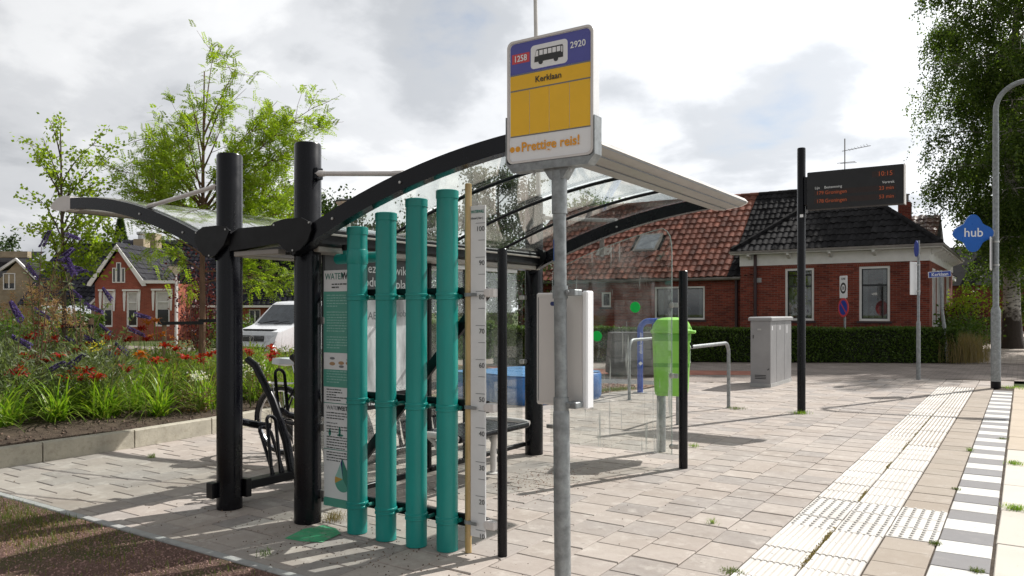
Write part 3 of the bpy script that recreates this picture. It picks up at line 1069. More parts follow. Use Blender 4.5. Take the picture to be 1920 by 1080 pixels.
tufts = [(gnd(1500, 776), 0.13, 0.10, 160, 'lf_lily', 'grass tuft at the foot of the departure display post'),
         (gnd(1380, 767), 0.13, 0.07, 150, 'lf_grass', 'grass tuft beside the leg of the nearer metal hoop'),
         (gnd(1905, 955), 0.075, 0.07, 170, 'lf_lily', 'nearest grass tuft on the pale platform slabs'),
         (gnd(1903, 870), 0.085, 0.06, 170, 'lf_lily', 'second grass tuft along the pale platform slabs'),
         (gnd(1902, 728), 0.30, 0.10, 260, 'lf_lily', 'grass patch on the paving beside the street lamp base'),
         (gnd(1302, 838), 0.06, 0.08, 50, 'lf_lily', 'small weed in the shaded joint behind the slim black post'),
         (gnd(1337, 982), 0.03, 0.07, 30, 'lf_lily', 'single sprout in a joint beside the guide strip'),
         (gnd(285, 858), 0.04, 0.08, 50, 'lf_lily', 'small seedling near the concrete bed edge'),
         (gnd(496, 1042), 0.04, 0.08, 40, 'lf_mid', 'green sprout at the verge edging'),
         (gnd(628, 975), 0.10, 0.10, 120, 'lf_dry', 'dry grass tuft between black column and first pipe'),
         (gnd(1818, 846), 0.03, 0.07, 60, 'lf_lily', 'upright sprout at the chequered kerb edge'),
         (gnd(1754, 1020), 0.04, 0.04, 90, 'lf_grass', 'mossy tuft at the corner of the studded tiles'),
         (gnd(1832, 1072), 0.035, 0.04, 90, 'lf_grass', 'mossy tuft on the nearest white kerb tile'),
         (gnd(1372, 1072), 0.07, 0.03, 160, 'lf_grass', 'yellow moss in the joint at the near end of the guide strip'),
         (gnd(1793, 918), 0.035, 0.035, 70, 'lf_grass', 'low tuft at the kerb joint halfway up'),
         (gnd(1880, 823), 0.05, 0.03, 80, 'lf_grass', 'flat tuft where the pale and brown slabs meet')]
for p, r, h, nb, mk, lab in tufts:
    tuft('grass_tuft', p[0], p[1], r, h, nb, mt[mk], lab)
# moss in the guide strip joint
yy = np.concatenate([rg.normal(c, s, k) for c, s, k in ((4.9, .14, 260), (5.3, .1, 160), (6.7, .12, 90), (8.0, .12, 90), (9.3, .2, 90), (11, .8, 160))])
P = np.stack([-1.057 + rg.normal(0, 0.009, len(yy)), yy, np.full(len(yy), -0.004)], 1)
o = link('joint_moss', blades_mesh('joint_moss', P, 0.022, 0.008, 1.0, mt['lf_dry'], rg))
tag(o, 'dry moss filling the joint of the guide strip', 'moss', kind='stuff')

# ------------------------------------------------------------------ planting bed
def edge_x(y):
    return -7.93 if y < 5.0 else -7.93 - 0.155 * (y - 5.0)


def soil_z(x, y):
    d = (edge_x(y) - 0.12) - x
    return 0.165 + 0.10 * min(1, max(0, d) / 1.5) + 0.025 * math.sin(x * 3.1 + y * 2.3) * min(1, max(0, d))


bed = MB()
nx, ny = 40, 44
for j in range(ny + 1):
    y = -4 + 18.0 * j / ny
    for i in range(nx + 1):
        x = edge_x(y) - 0.10 - 14.0 * (i / nx) ** 1.4
        bed.v.append((x, y, soil_z(x, y)))
for j in range(ny):
    for i in range(nx):
        a = j * (nx + 1) + i
        bed.f.append((a, a + 1, a + nx + 2, a + nx + 1))
        bed.mi.append(0)
struct(bed.build('planting_bed', mt['soil']))
edge = thing('bed_edge', 'pale concrete edge blocks holding the planting bed', 'bed edge', (-7.95, 4, 0))
ys = [-2.2, -1.2, -0.2, 0.8, 1.8, 2.78, 3.75, 4.68, 5.70, 6.7, 7.7, 8.7, 9.7]
for y0, y1 in zip(ys[:-1], ys[1:]):
    xa, xb = edge_x(y0), edge_x(y1)
    mb = MB().hull([(xa - 0.13, y0 + .006, 0), (xa, y0 + .006, 0), (xb, y1 - .006, 0), (xb - 0.13, y1 - .006, 0),
                    (xa - 0.12, y0 + .006, 0.185), (xa - .012, y0 + .006, 0.188), (xb - .012, y1 - .006, 0.188), (xb - 0.12, y1 - .006, 0.185),
                    (xa - .003, y0 + .008, 0.178), (xb - .003, y1 - .008, 0.178)])
    o = mb.build('concrete_block', mt['concrete'], None)
    o.parent = edge
    o.location = (7.95, -4, 0)
q = rg.uniform([0, -1], [1.3, 12], (2600, 2))
P = np.array([(edge_x(b_) - 0.13 - a * a, b_, 0) for a, b_ in q])
P[:, 2] = [soil_z(a, b_) + 0.004 for a, b_, _ in P]
o = link('bark_mulch', scatter_stones('bark_mulch', P, 0.008, 0.03, mt['chips'], rg))
tag(o, 'bark chips strewn over the bed soil', 'mulch', kind='stuff')


# ================================================================== SHELTERS
def part(mb, name, mats, root, smooth=True):
    """part given in world coordinates under an unrotated Empty"""
    o = mb.build(name, mats, root, smooth)
    o.location = -Vector(root.location)
    return o


def sub(mb, name, mats, pt, smooth=True):
    return mb.build(name, mats, pt, smooth)


def arch(d):
    return 1.95 + 0.46 * d - 0.103 * d * d


def arc_pts(d0, d1, n=18):
    return [(d0 + (d1 - d0) * i / n, arch(d0 + (d1 - d0) * i / n)) for i in range(n + 1)]


YN, YF = 3.58, 6.58           # planes of the two roof ribs
H_TOP = 2.63


def canopy(root, px, sgn, d_end, d_nose, cols):
    """curved glass canopy carried by two columns; sgn is the side it reaches to"""
    X = lambda d: px + sgn * d
    for (cx, cy) in cols:
        c = part(MB().lathe([(0.0925, 0), (0.0925, H_TOP - .012), (0.085, H_TOP), (0.08, H_TOP), (0.08, H_TOP - 0.03)], cx, cy, 32), 'column', mt['black'], root)
        sub(MB().cbox(cx + sgn * 0.06, cx + sgn * 0.125, cy - 0.03, cy + 0.03, 2.37, 2.45, 0.006), 'lug', mt['black'], c)
    for yr, w in ((YN, 0.075), (YF, 0.075)):
        up = arc_pts(0.03, d_end)
        lo = [(d, z - 0.125 + 0.03 * (d / d_end)) for d, z in up]
        poly = [(X(d), z) for d, z in up] + [(X(d), z) for d, z in lo[::-1]]
        mb = MB()
        k = len(up)
        for a in (yr - w / 2, yr + w / 2):
            for d, z in up:
                mb.v.append((X(d), a, z))
            for d, z in lo:
                mb.v.append((X(d), a, z))
        for i in range(k - 1):
            for (p, q, r, s) in ((i, i + 1, k + i + 1, k + i), (2 * k + i, 3 * k + i, 3 * k + i + 1, 2 * k + i + 1),
                                 (i, 2 * k + i, 2 * k + i + 1, i + 1), (k + i, k + i + 1, 3 * k + i + 1, 3 * k + i)):
                mb.f.append((p, q, r, s))
                mb.mi.append(0)
        mb.f += [(0, k, 3 * k, 2 * k), (k - 1, 3 * k - 1, 4 * k - 1, 2 * k - 1)]
        mb.mi += [0, 0]
        rb = part(mb, 'roof_rib', mt['black'], root)
        bolts = MB()
        for d in (1.0, 0.42):
            bolts.lathe([(0.009, 0), (0.009, 0.008), (0.0, 0.009)], 0, 0, 8, close=False)
            o8 = len(bolts.v) - 24
            for i in range(o8, len(bolts.v)):
                x_, y_, z_ = bolts.v[i]
                bolts.v[i] = (X(d) + x_, yr - w / 2 - z_, arch(d) - 0.06 + y_)
        sub(bolts, 'bolt', mt['steel'], rb)
        # cover plate where the rib meets the column
        s = sgn
        pl = [(-0.215, 2.045), (-0.17, 2.075), (-0.06, 2.09), (0.10, 2.088), (0.19, 2.05), (0.20, 2.0), (0.165, 1.935), (0.09, 1.875), (0.02, 1.858), (-0.05, 1.872), (-0.15, 1.945)]
        pl = [(px + s * (a + 0.045 if yr == YN else a + 0.045), z) for a, z in pl]
        cp = part(MB().prism(pl, 'y', yr - 0.062, yr - 0.048), 'cover_plate', mt['black_matt'], root)
        sub(MB().prism([(px + s * (0.045 + 0.82 * (a - px) * s - 0.045 * 0.82), 1.97 + (z - 1.97) * 0.8) for a, z in pl], 'y', yr - 0.047, yr + 0.10), 'hub_block', mt['black_matt'], cp)
        sc = MB()
        for a, z in ((pl[1][0], pl[1][1] - 0.02), (pl[4][0] - s * .012, pl[4][1]), (pl[8][0], pl[8][1] + .015)):
            sc.box(a - .006, a + .006, yr - 0.066, yr - 0.061, z - .006, z + .006)
        sub(sc, 'screw', mt['steel'], cp)
    # thin glazing bars and curved panes between the ribs
    bars = [YN + (YF - YN) * i / 4 for i in (1, 2, 3)]
    for yb in bars:
        pts = [(X(d), yb, z - 0.012) for d, z in arc_pts(0.1, d_end)]
        part(MB().tube(pts, 0.013, 6), 'glazing_bar', mt['black_matt'], root)
    lim = [YN] + bars + [YF]
    for y0, y1 in zip(lim[:-1], lim[1:]):
        g = MB()
        pts = arc_pts(0.1, d_end - 0.01, 22)
        for d, z in pts:
            g.v += [(X(d), y0 + .016, z + 0.006), (X(d), y1 - .016, z + 0.006), (X(d), y0 + .016, z + 0.012), (X(d), y1 - .016, z + 0.012)]
        for i in range(len(pts) - 1):
            a = i * 4
            g.f += [(a, a + 1, a + 5, a + 4), (a + 2, a + 6, a + 7, a + 3), (a, a + 4, a + 6, a + 2), (a + 1, a + 3, a + 7, a + 5)]
            g.mi += [0] * 4
        part(g, 'roof_pane', mt['roofglass'], root)
    # nosed fascia along the front edge
    zt = arch(d_end) + 0.018
    dn = d_nose
    pf = [(d_end - 0.02, zt), (d_end + 0.10, zt + 0.012), (dn - 0.11, zt - 0.005), (dn - 0.03, zt - 0.04), (dn, zt - 0.072), (dn - 0.012, zt - 0.088), (dn - 0.06, zt - 0.108),
          (d_end + 0.08, zt - 0.128), (d_end - 0.01, zt - 0.122), (d_end - 0.02, zt - 0.11), (d_end - 0.02, zt - 0.095)]
    pf = [(X(d), z) for d, z in pf]
    fs = part(MB().prism(pf, 'y', YN + 0.05, YF + 0.03), 'fascia', mt['alu'], root)
    capp = [(a, z) for a, z in pf]
    for dd_, z_ in ((dn - 0.07, zt - 0.1115), (d_end + 0.11, zt - 0.1265), (dn - 0.008, zt - 0.0795)):
        sub(MB().box(X(dd_) - 0.004, X(dd_) + 0.004, YN + 0.06, YF + 0.02, z_ - 0.004, z_ + 0.003), 'seam', mt['inkgrey'], fs, False)
    sub(MB().prism(capp, 'y', YN - 0.04, YN + 0.047), 'end_cap', mt['alu_white'], fs)
    sub(MB().prism(capp, 'y', YF + 0.034, YF + 0.06), 'end_cap', mt['alu_white'], fs)
    # braces from the column heads down to the ribs
    for (cx, cy), yr in zip(cols, (YN, YF)):
        a = Vector((cx + sgn * 0.11, cy - 0.01, 2.41))
        e = Vector((X(0.97), yr + 0.02, arch(0.97) + 0.012))
        br = part(MB().tube([a + (e - a) * 0.06, a + (e - a) * 0.97], 0.017, 12), 'brace', mt['alu_white'], root)
        sub(MB().tube([a - (e - a) * 0.015, a + (e - a) * 0.09], 0.021, 8), 'brace_end', mt['alu_white'], br)
        sub(MB().tube([a + (e - a) * 0.9, e], [0.02, 0.022], 8), 'brace_end', mt['alu_white'], br)


bus = thing('bus_shelter', 'black bus shelter with curved glass roof behind the bus stop sign', 'bus shelter', (-4.153, 5.2, 0))
canopy(bus, -4.153, 1, 1.90, 2.19, [(-4.153, 3.707), (-4.18, 6.735)])
bike_sh = thing('bicycle_shelter', 'black bicycle shelter with curved glass roof facing the planting bed', 'bicycle shelter', (-4.93, 5.2, 0))
canopy(bike_sh, -4.93, -1, 2.10, 2.42, [(-4.93, 3.646), (-4.93, 6.70)])
# long beams
bm = part(MB().cbox(-4.27, -3.99, 3.66, 6.62, 1.915, 2.035, 0.012), 'roof_beam', mt['black_matt'], bus)
sub(MB().cbox(-4.24, -4.02, 3.68, 6.60, 1.872, 1.914, 0.008), 'soffit', mt['alu'], bm)
sub(MB().cbox(-3.985, -3.975, 3.7, 6.6, 1.985, 2.0, 0.002), 'gutter_lip', mt['alu'], bm)
sub(MB().cbox(-4.18, -4.13, 5.2, 6.35, 1.835, 1.871, 0.006), 'light_fitting', mt['led_tube'], bm)
bm2 = part(MB().cbox(-5.06, -4.80, 3.72, 6.62, 1.915, 2.035, 0.012), 'roof_beam', mt['black_matt'], bike_sh)
sub(MB().cbox(-5.03, -4.83, 3.74, 6.60, 1.875, 1.914, 0.006), 'soffit', mt['alu'], bm2)
tie = part(MB().hull([(-4.80, 3.55, 2.02), (-4.70, 3.55, 2.06), (-4.28, 3.55, 2.06), (-4.28, 3.55, 1.93), (-4.80, 3.55, 1.90),
                      (-4.80, 3.66, 2.02), (-4.70, 3.66, 2.06), (-4.28, 3.66, 2.06), (-4.28, 3.66, 1.93), (-4.80, 3.66, 1.90)]), 'tie_beam', mt['black_matt'], bike_sh)
sub(MB().cbox(-4.78, -4.3, 3.57, 3.64, 1.86, 1.898, 0.005), 'tie_soffit', mt['alu'], tie)

# far end pane of the bus shelter with its slim post
YG = 6.86
gpts = [(-4.06, 0.12), (-2.74, 0.12)]
top = [(-4.153 + d, arch(d) - 0.135) for d in np.linspace(1.30, 0.12, 14)]
corner = [(-2.74, 2.02), (-2.745, 2.10), (-2.76, 2.17), (-2.79, 2.215), (-2.83, 2.24)]
part(MB().prism(gpts + corner + [(a, z) for a, z in top], 'y', YG - 0.005, YG + 0.005), 'side_pane', mt['glass_drip'], bus)
ed = [(-2.74, 0.12)] + corner + [(a, z) for a, z in top]
part(MB().tube([(a, YG, z) for a, z in ed], 0.0042, 6), 'pane_edge', mt['glass_edge'], bus)
for a, z in ((-3.11, 1.50), (-3.52, 1.215)):
    mb = MB().lathe([(0.052, 0), (0.052, 0.002)], 0, 0, 32)
    mb.v = [(a + p[0], YG - 0.0055 - p[2], z + p[1]) for p in mb.v]
    part(mb, 'warning_dot', mt['dot'], bus)
gp = part(MB().lathe([(0.041, 0), (0.041, 1.835), (0.036, 1.84)], -2.639, 6.887, 20), 'glass_post', mt['black'], bus)
for z in (0.20, 0.86, 1.52):
    mb = MB().lathe([(0.024, 0), (0.026, 0.004), (0.026, 0.014), (0.02, 0.018)], 0, 0, 14)
    mb.v = [(-2.735 + p[0], YG - 0.006 - p[2], z + p[1]) for p in mb.v]
    mb.cbox(-2.735, -2.67, YG - 0.022, YG - 0.008, z - 0.022, z + 0.022, 0.004)
    sub(mb, 'clamp', mt['steel'], gp)
for z in (0.28, 0.95, 1.62):
    mb = MB().cbox(-4.09, -4.0, 6.825, 6.85, z - 0.022, z + 0.022, 0.006)
    part(mb, 'clamp', mt['steel'], bus)

# back wall: panes between the columns
XB = -4.235
for y0, y1 in ((3.84, 5.10), (5.14, 5.62), (5.66, 6.60)):
    part(MB().box(XB - 0.004, XB + 0.004, y0, y1, 0.14, 1.85), 'back_pane', mt['glass'], bus)
for y in (5.12, 5.64):
    part(MB().cbox(XB - 0.02, XB + 0.02, y - 0.018, y + 0.018, 0.1, 1.872, 0.004), 'back_mullion', mt['black_matt'], bus)
part(MB().cbox(XB - 0.02, XB + 0.02, 3.8, 6.64, 0.09, 0.13, 0.004), 'back_rail', mt['black_matt'], bus)
for z in (0.3, 0.95, 1.6):
    part(MB().cbox(XB - 0.03, XB + 0.03, 6.58, 6.65, z - 0.022, z + 0.022, 0.006), 'clamp', mt['steel'], bus)

# large poster fixed to the back pane
po = thing('poster_panel', 'large grey poster on the back pane behind the green pipes', 'poster', (-4.21, 4.5, 0.7))
bk = part(MB().cbox(-4.226, -4.214, 3.90, 5.06, 0.70, 1.90, 0.003), 'board', mt['black_matt'], po)
sub(MB().box(-4.2135, -4.2125, 3.92, 5.04, 1.62, 1.88), 'header', mt['poster_grey'], bk)
sub(MB().box(-4.2135, -4.2125, 3.92, 5.04, 0.82, 1.60), 'picture', mt['poster_img'], bk)
for body, s, y, z, mk in (('Deze', .105, 4.28, 1.762, 'white'), ('ontwik', .105, 4.515, 1.755, 'white'), ('produc', .105, 4.22, 1.655, 'white'),
                          ('verepla', .105, 4.49, 1.645, 'white'), ('AB', .085, 4.36, 1.40, 'inkgrey'), ('mobiel', .075, 4.665, 1.42, 'inkgrey'),
                          ('gemada', .08, 4.27, 0.735, 'white'), ('product', .065, 4.62, 0.83, 'white')):
    lettering(body, s, mt[mk], po, (-4.2115 + 4.21, y - 4.5, z - 0.7), '+x')

# ------------------------------------------------------------------ bench
be = thing('bench', 'perforated black bench with pale tubular frame inside the shelter', 'bench', (-3.96, 5.4, 0))
seat = MB()
x0, x1, y0, y1, zs = -4.17, -3.78, 4.92, 5.88, 0.452
nxh, nyh = 9, 24
# perforated sheet: a grid of strips that leaves square holes
hx = [x0 + (x1 - x0) * i / (2 * nxh + 1) for i in range(2 * nxh + 2)]
hy = [y0 + (y1 - y0) * i / (2 * nyh + 1) for i in range(2 * nyh + 2)]
for i in range(0, 2 * nxh + 1, 2):
    seat.box(hx[i] - .004, hx[i + 1] + .004, y0, y1, zs - .003, zs)
for j in range(0, 2 * nyh + 1, 2):
    seat.box(x0, x1, hy[j] - .004, hy[j + 1] + .004, zs - .004, zs - .0005)
part(seat, 'perforated_seat', mt['black'], be, smooth=False)
part(MB().tube([(-3.74, 4.90, 0.44), (-3.74, 5.90, 0.44)], 0.03, 12), 'front_rail', mt['black'], be)
part(MB().tube([(-4.2, 4.90, 0.44), (-4.2, 5.90, 0.44)], 0.022, 10), 'back_rail', mt['black'], be)
for ye in (4.87, 5.93):
    part(MB().tube([(-4.21, ye, 0.45), (-4.0, ye, 0.462), (-3.80, ye, 0.455), (-3.74, ye, 0.44)], [0.024, 0.026, 0.028, 0.033], 12), 'end_frame', mt['alu_white'], be)
for yl in (4.98, 5.72):
    lg = part(MB().tube([(-3.98, yl, 0.0), (-3.98, yl, 0.22), (-3.965, yl - .01, 0.32), (-3.90, yl - .03, 0.40), (-3.80, yl - .05, 0.44)], [0.03, 0.028, 0.027, 0.025, 0.022], 12), 'leg', mt['alu_white'], be)
    sub(MB().tube([(-3.98, yl, 0.28), (-4.06, yl, 0.38), (-4.15, yl, 0.44)], 0.02, 10), 'leg_arm', mt['alu_white'], lg)
    sub(MB().lathe([(0.065, 0.001), (0.065, 0.012), (0.03, 0.02)], -3.98, yl, 18), 'foot_plate', mt['alu_white'], lg)

# ------------------------------------------------------------------ water wall
ww = thing('water_wall', 'row of four teal rainwater pipes with measuring tube on black rails', 'rain gauge', (-3.4, 3.75, 0))
for z in (0.19, 0.89, 1.575):
    part(MB().cbox(-4.07, -2.672, 3.775, 3.805, z - 0.036, z + 0.036, 0.004), 'rail', mt['black_matt'], ww)
dg_ = MB().hull([(-4.0 + a, yy_, 0.23 + b_) for yy_ in (3.808, 3.832) for a, b_ in ((0, 0), (0.085, 0), (1.30, 1.31), (1.215, 1.31))])
part(dg_, 'diagonal_strut', mt['black_matt'], ww)
wp = part(MB().lathe([(0.029, 0), (0.029, 1.835), (0.025, 1.84)], -2.599, 3.829, 20), 'post', mt['black'], ww)
for z in (0.19, 0.89, 1.575):
    mb = MB().lathe([(0.024, 0), (0.027, 0.004), (0.027, 0.03), (0.022, 0.034)], 0, 0, 14)
    mb.v = [(-2.662 + p[0], 3.79 - p[2], z + p[1]) for p in mb.v]
    mb.cbox(-2.662, -2.61, 3.758, 3.80, z - 0.0265, z + 0.0265, 0.006)
    sub(mb, 'clamp', mt['alu_white'], wp)
RP = 0.066
pipes = [(-3.675, 3.705, 2.02), (-3.410, 3.695, 2.095), (-3.160, 3.700, 2.165), (-2.945, 3.737, 2.205)]
for i, (x, y, h) in enumerate(pipes):
    # foot cut at a slant towards the road
    pr = MB()
    nn = 32
    for zf in (0, 1, 2):
        for j in range(nn):
            t = 2 * PI * j / nn
            cx_, cy_ = math.cos(t), math.sin(t)
            z = 0.004 if zf == 0 else (0.30 if zf == 1 else h - 0.045)
            pr.v.append((x + RP * cx_, y + RP * cy_, z))
    for q in range(2):
        for j in range(nn):
            a, b_ = q * nn + j, q * nn + (j + 1) % nn
            pr.f.append((a, b_, b_ + nn, a + nn))
            pr.mi.append(0)
    pp_ = part(pr, 'pipe', mt['teal'], ww)
    sub(MB().lathe([(RP + .0005, h - 0.052), (RP + .0045, h - 0.05), (RP + .0045, h - 0.004), (RP - .002, h), (0.03, h + 0.001), (0.0, h + 0.001)], x, y, 32, close=False), 'cap', mt['teal'], pp_)
    for z in (0.19, 0.875, 1.555):
        mb = MB()
        for dz in (-0.013, 0.013):
            mb.lathe([(RP, z + dz - .008), (RP + .006, z + dz - .005), (RP + .006, z + dz + .005), (RP, z + dz + .008)], x, y, 32, close=False)
        mb.lathe([(RP - .001, z - .012), (RP + .003, z - .012), (RP + .003, z + .012), (RP - .001, z + .012)], x, y, 32, close=False)
        sub(mb, 'collar', mt['teal'], pp_)
        sub(MB().tube([(x + RP + .012, y + 0.02, z), (x + RP + .012, 3.775, z)], 0.013, 8), 'collar_bolt', mt['teal_d'], pp_)
# feed pipe from the gutter
fp = part(MB().tube([(-4.02, 3.86, 1.83), (-3.62, 3.84, 1.83), (-3.57, 3.835, 1.825), (-3.55, 3.82, 1.80)], [0.036, 0.036, 0.036, 0.03], 16), 'feed_pipe', mt['teal'], ww)
sub(MB().tube([(-3.93, 3.86, 1.84), (-3.93, 3.86, 1.90)], 0.028, 14), 'feed_stub', mt['teal'], fp)
sub(MB().tube([(-3.93, 3.86, 1.885), (-3.93, 3.86, 1.925)], 0.034, 14), 'feed_collar', mt['black_matt'], fp)
sub(MB().lathe([(RP + .0015, 1.775), (RP + .004, 1.78), (RP + .004, 1.868), (RP + .0015, 1.872)], -3.675, 3.705, 32, close=False), 'branch_sleeve', mt['teal'], fp)
# measuring tube and ruler
tb = part(MB().lathe([(0.0205, 0.004), (0.0205, 2.235), (0.017, 2.238), (0.017, 2.2), (0.0, 2.2)], -2.805, 3.765, 20, close=False), 'measuring_tube', mt['tube'], ww)
for z in (0.19, 0.885, 1.565):
    mb = MB().lathe([(0.0215, z - .011), (0.025, z - .011), (0.025, z + .011), (0.0215, z + .011)], -2.805, 3.765, 20, close=False)
    mb.cbox(-2.79, -2.725, 3.738, 3.746, z - .010, z + .010, 0.002)
    sub(mb, 'hose_clip', mt['galv'], tb)
ru = part(MB().cbox(-2.785, -2.676, 3.760, 3.772, 0.108, 2.10, 0.002), 'ruler', mt['white'], ww)
tk = MB()
for kx in range(0, 19):
    z = 0.152 + kx * 0.1023
    tk.box(-2.745 if kx % 2 == 0 else -2.725, -2.677, 3.7585, 3.7597, z - 0.0016, z + 0.0016)
sub(tk, 'scale_mark', mt['inkgrey'], ru, smooth=False)
for kx in range(10):
    z = 0.152 + kx * 0.2046
    lettering(str(10 * (kx + 1)), 0.042, mt['ink'], ru, (-2.679, 3.7584, z - 0.048), '-y', 'RIGHT')
lettering('WATERWALL', 0.026, mt['inkgreen'], ru, (-2.780, 3.7584, 2.055), '-y', bold=0.0006, xs=0.62)
lettering('Inhoud ( liter )', 0.02, mt['ink'], ru, (-2.780, 3.7584, 2.018), '-y', xs=0.75)

# information board
X0I, X1I, YI = -4.035, -3.735, 3.745
ib = thing('information_board', 'tall narrow information board clamped to black column beside the pipes', 'information board', ((X0I + X1I) / 2, YI, 0.12))
board = part(MB().cbox(X0I, X1I, YI, YI + 0.008, 0.125, 1.745, 0.002), 'board', mt['white'], ib)


def flat(x0, x1, z0, z1, lift=1):
    return MB().box(x0, x1, YI - 0.0006 * lift - 0.0004, YI - 0.0006 * lift + .0001, z0, z1)


for z0, z1 in ((1.18, 1.600), (0.945, 1.065)):
    sub(flat(X0I, X1I, z0, z1), 'colour_block', mt['panelgreen'], board, False)
sub(flat(X0I, X1I, 0.126, 0.185), 'footer_block', mt['panelgreen'], board, False)
for z in (0.832, 0.515):
    sub(flat(X0I, X1I, z, z + .005), 'rule_line', mt['inkgreen'], board, False)
rt = random.Random(2)


def textlines(z_top, nl, mat, x0, x1, pitch=0.0185, hgt=0.0065):
    mb = MB()
    for i in range(nl):
        z = z_top - i * pitch
        x = x0
        xe = x1 - (rt.uniform(0.05, 0.15) if i == nl - 1 else 0)
        while x < xe - 0.008:
            w_ = min(rt.uniform(0.008, 0.034), xe - x)
            mb.box(x, x + w_, YI - 0.0022, YI - 0.0012, z, z + hgt * rt.uniform(0.8, 1.15))
            x += w_ + 0.006
    sub(mb, 'small_print', mat, board, False)


xl, xr = X0I + 0.03, X1I - 0.02
for zt, nl, mk in ((1.570, 5, 'palegreen'), (1.455, 8, 'palegreen'), (1.285, 5, 'palegreen'), (1.05, 5, 'palegreen'), (0.925, 3, 'ink'), (0.872, 2, 'ink'), (0.765, 3, 'ink'),
                   (0.695, 1, 'inkgrey'), (0.672, 3, 'ink'), (0.60, 5, 'ink'), (0.765 - .25, 0, 'ink'), (0.495, 4, 'ink')):
    if nl:
        textlines(zt, nl, mt[mk], xl, xr if zt != 0.925 else xr - 0.1)
textlines(1.645, 2, mt['ink'], xl + 0.05, xr - 0.05, 0.022, 0.009)
lettering('WATER', 0.062, mt['inkgreen'], ib, (X0I + 0.015 - ib.location.x, -0.0016, 1.682 - 0.12), '-y', xs=0.86)
lettering('WALL', 0.066, mt['ink'], ib, (X0I + 0.172 - ib.location.x, -0.0016, 1.682 - 0.12), '-y', bold=0.0012, xs=0.86)
lettering('WATER', 0.040, mt['inkgrey'], ib, (X0I + 0.03 - ib.location.x, -0.0016, 0.79 - 0.12), '-y', xs=0.9)
lettering('WEETJES', 0.040, mt['ink'], ib, (X0I + 0.135 - ib.location.x, -0.0016, 0.79 - 0.12), '-y', bold=0.0008, xs=0.9)


def disc(cx, cz, rx, rz, lift=2, n=16):
    pts = [(cx + rx * math.cos(2 * PI * i / n), cz + rz * math.sin(2 * PI * i / n)) for i in range(n)]
    return MB().prism(pts, 'y', YI - 0.0006 * lift - 0.0004, YI - 0.0006 * lift + .0003)


ic = MB()
for k, (cx, cz) in enumerate(((0.085, 1.105), (0.17, 1.112), (0.24, 1.112))):
    d = disc(X0I + cx, cz, 0.027, 0.012)
    ic.add(d.v, d.f)
sub(ic, 'pictogram', mt['tan'], board, False)
ic = MB()
for cx, cz in ((0.085, 1.142), (0.172, 1.088), (0.245, 1.135)):
    d = disc(X0I + cx, cz, 0.024, 0.009)
    ic.add(d.v, d.f)
sub(ic, 'pictogram', mt['inkgrey'], board, False)
ic = MB()
for cx, cz, rx, rz in ((0.06, 0.632, .012, .024), (0.155, 0.645, .010, .034), (0.16, 0.62, .03, .008), (0.26, 0.56, .012, .02)):
    d = disc(X0I + cx, cz, rx, rz)
    ic.add(d.v, d.f)
sub(ic, 'pictogram', mt['inkgreen'], board, False)
# drop shaped chart
cxd, czd = X0I + 0.185, 0.31
def drop_pt(t):
    r = 0.075
    if 40 < t < 140:
        k = (t - 40) / 100
        pa = (cxd + r * math.cos(math.radians(40)), czd + r * math.sin(math.radians(40)))
        pb = (cxd - r * math.cos(math.radians(40)), pa[1])
        ap = (cxd - 0.005, czd + 0.155)
        return (pa[0] + (ap[0] - pa[0]) * k * 2, pa[1] + (ap[1] - pa[1]) * k * 2) if k < .5 else (ap[0] + (pb[0] - ap[0]) * (k - .5) * 2, ap[1] + (pb[1] - ap[1]) * (k - .5) * 2)
    return cxd + r * math.cos(math.radians(t)), czd + r * math.sin(math.radians(t))
for t0, t1, mk in ((-45, 90, 'inkgreen'), (90, 104, 'navy'), (104, 160, 'palegreen'), (160, 195, 'ochre'), (195, 315, 'panelgreen')):
    pts = [(cxd, czd + 0.015)] + [drop_pt(t0 + (t1 - t0) * i / 10) for i in range(11)]
    sub(MB().prism(pts, 'y', YI - 0.0018, YI - 0.0012), 'chart_slice', mt[mk], board, False)
for z in (0.20, 0.66, 1.40):
    sub(MB().cbox(X0I - 0.04, X0I + 0.008, YI - 0.004, YI + 0.014, z - 0.025, z + 0.025, 0.004), 'bracket', mt['steel'], board)

# ------------------------------------------------------------------ bicycle rack
rk = thing('bicycle_rack', 'black tubular bicycle rack bolted between the bicycle shelter columns', 'bicycle rack', (-5.0, 5.0, 0))
part(MB().cbox(-5.04, -4.93, 3.66, 6.75, 0.10, 0.165, 0.006), 'base_rail', mt['black_matt'], rk)
for yb in (3.62, 6.72):
    part(MB().cbox(-5.03, -4.95, yb - 0.105, yb - 0.05, 0.085, 0.20, 0.006), 'clamp_plate', mt['black_matt'], rk)
    part(MB().cbox(-5.05, -4.83, yb + 0.10, yb + 0.15, 0.075, 0.21, 0.006), 'clamp_plate', mt['black_matt'], rk)


def hoop(x, y, h, w, lean, r=0.014, z0=0.16):
    pts = [(x, y - w / 2, z0)]
    for i in range(9):
        t = PI * i / 8
        pts.append((x + lean * (0.75 + 0.25 * math.sin(t)), y - w / 2 * math.cos(t), z0 + h - w / 2 + w / 2 * math.sin(t)))
    pts.append((x, y + w / 2, z0))
    return MB().tube(pts, r, 8)


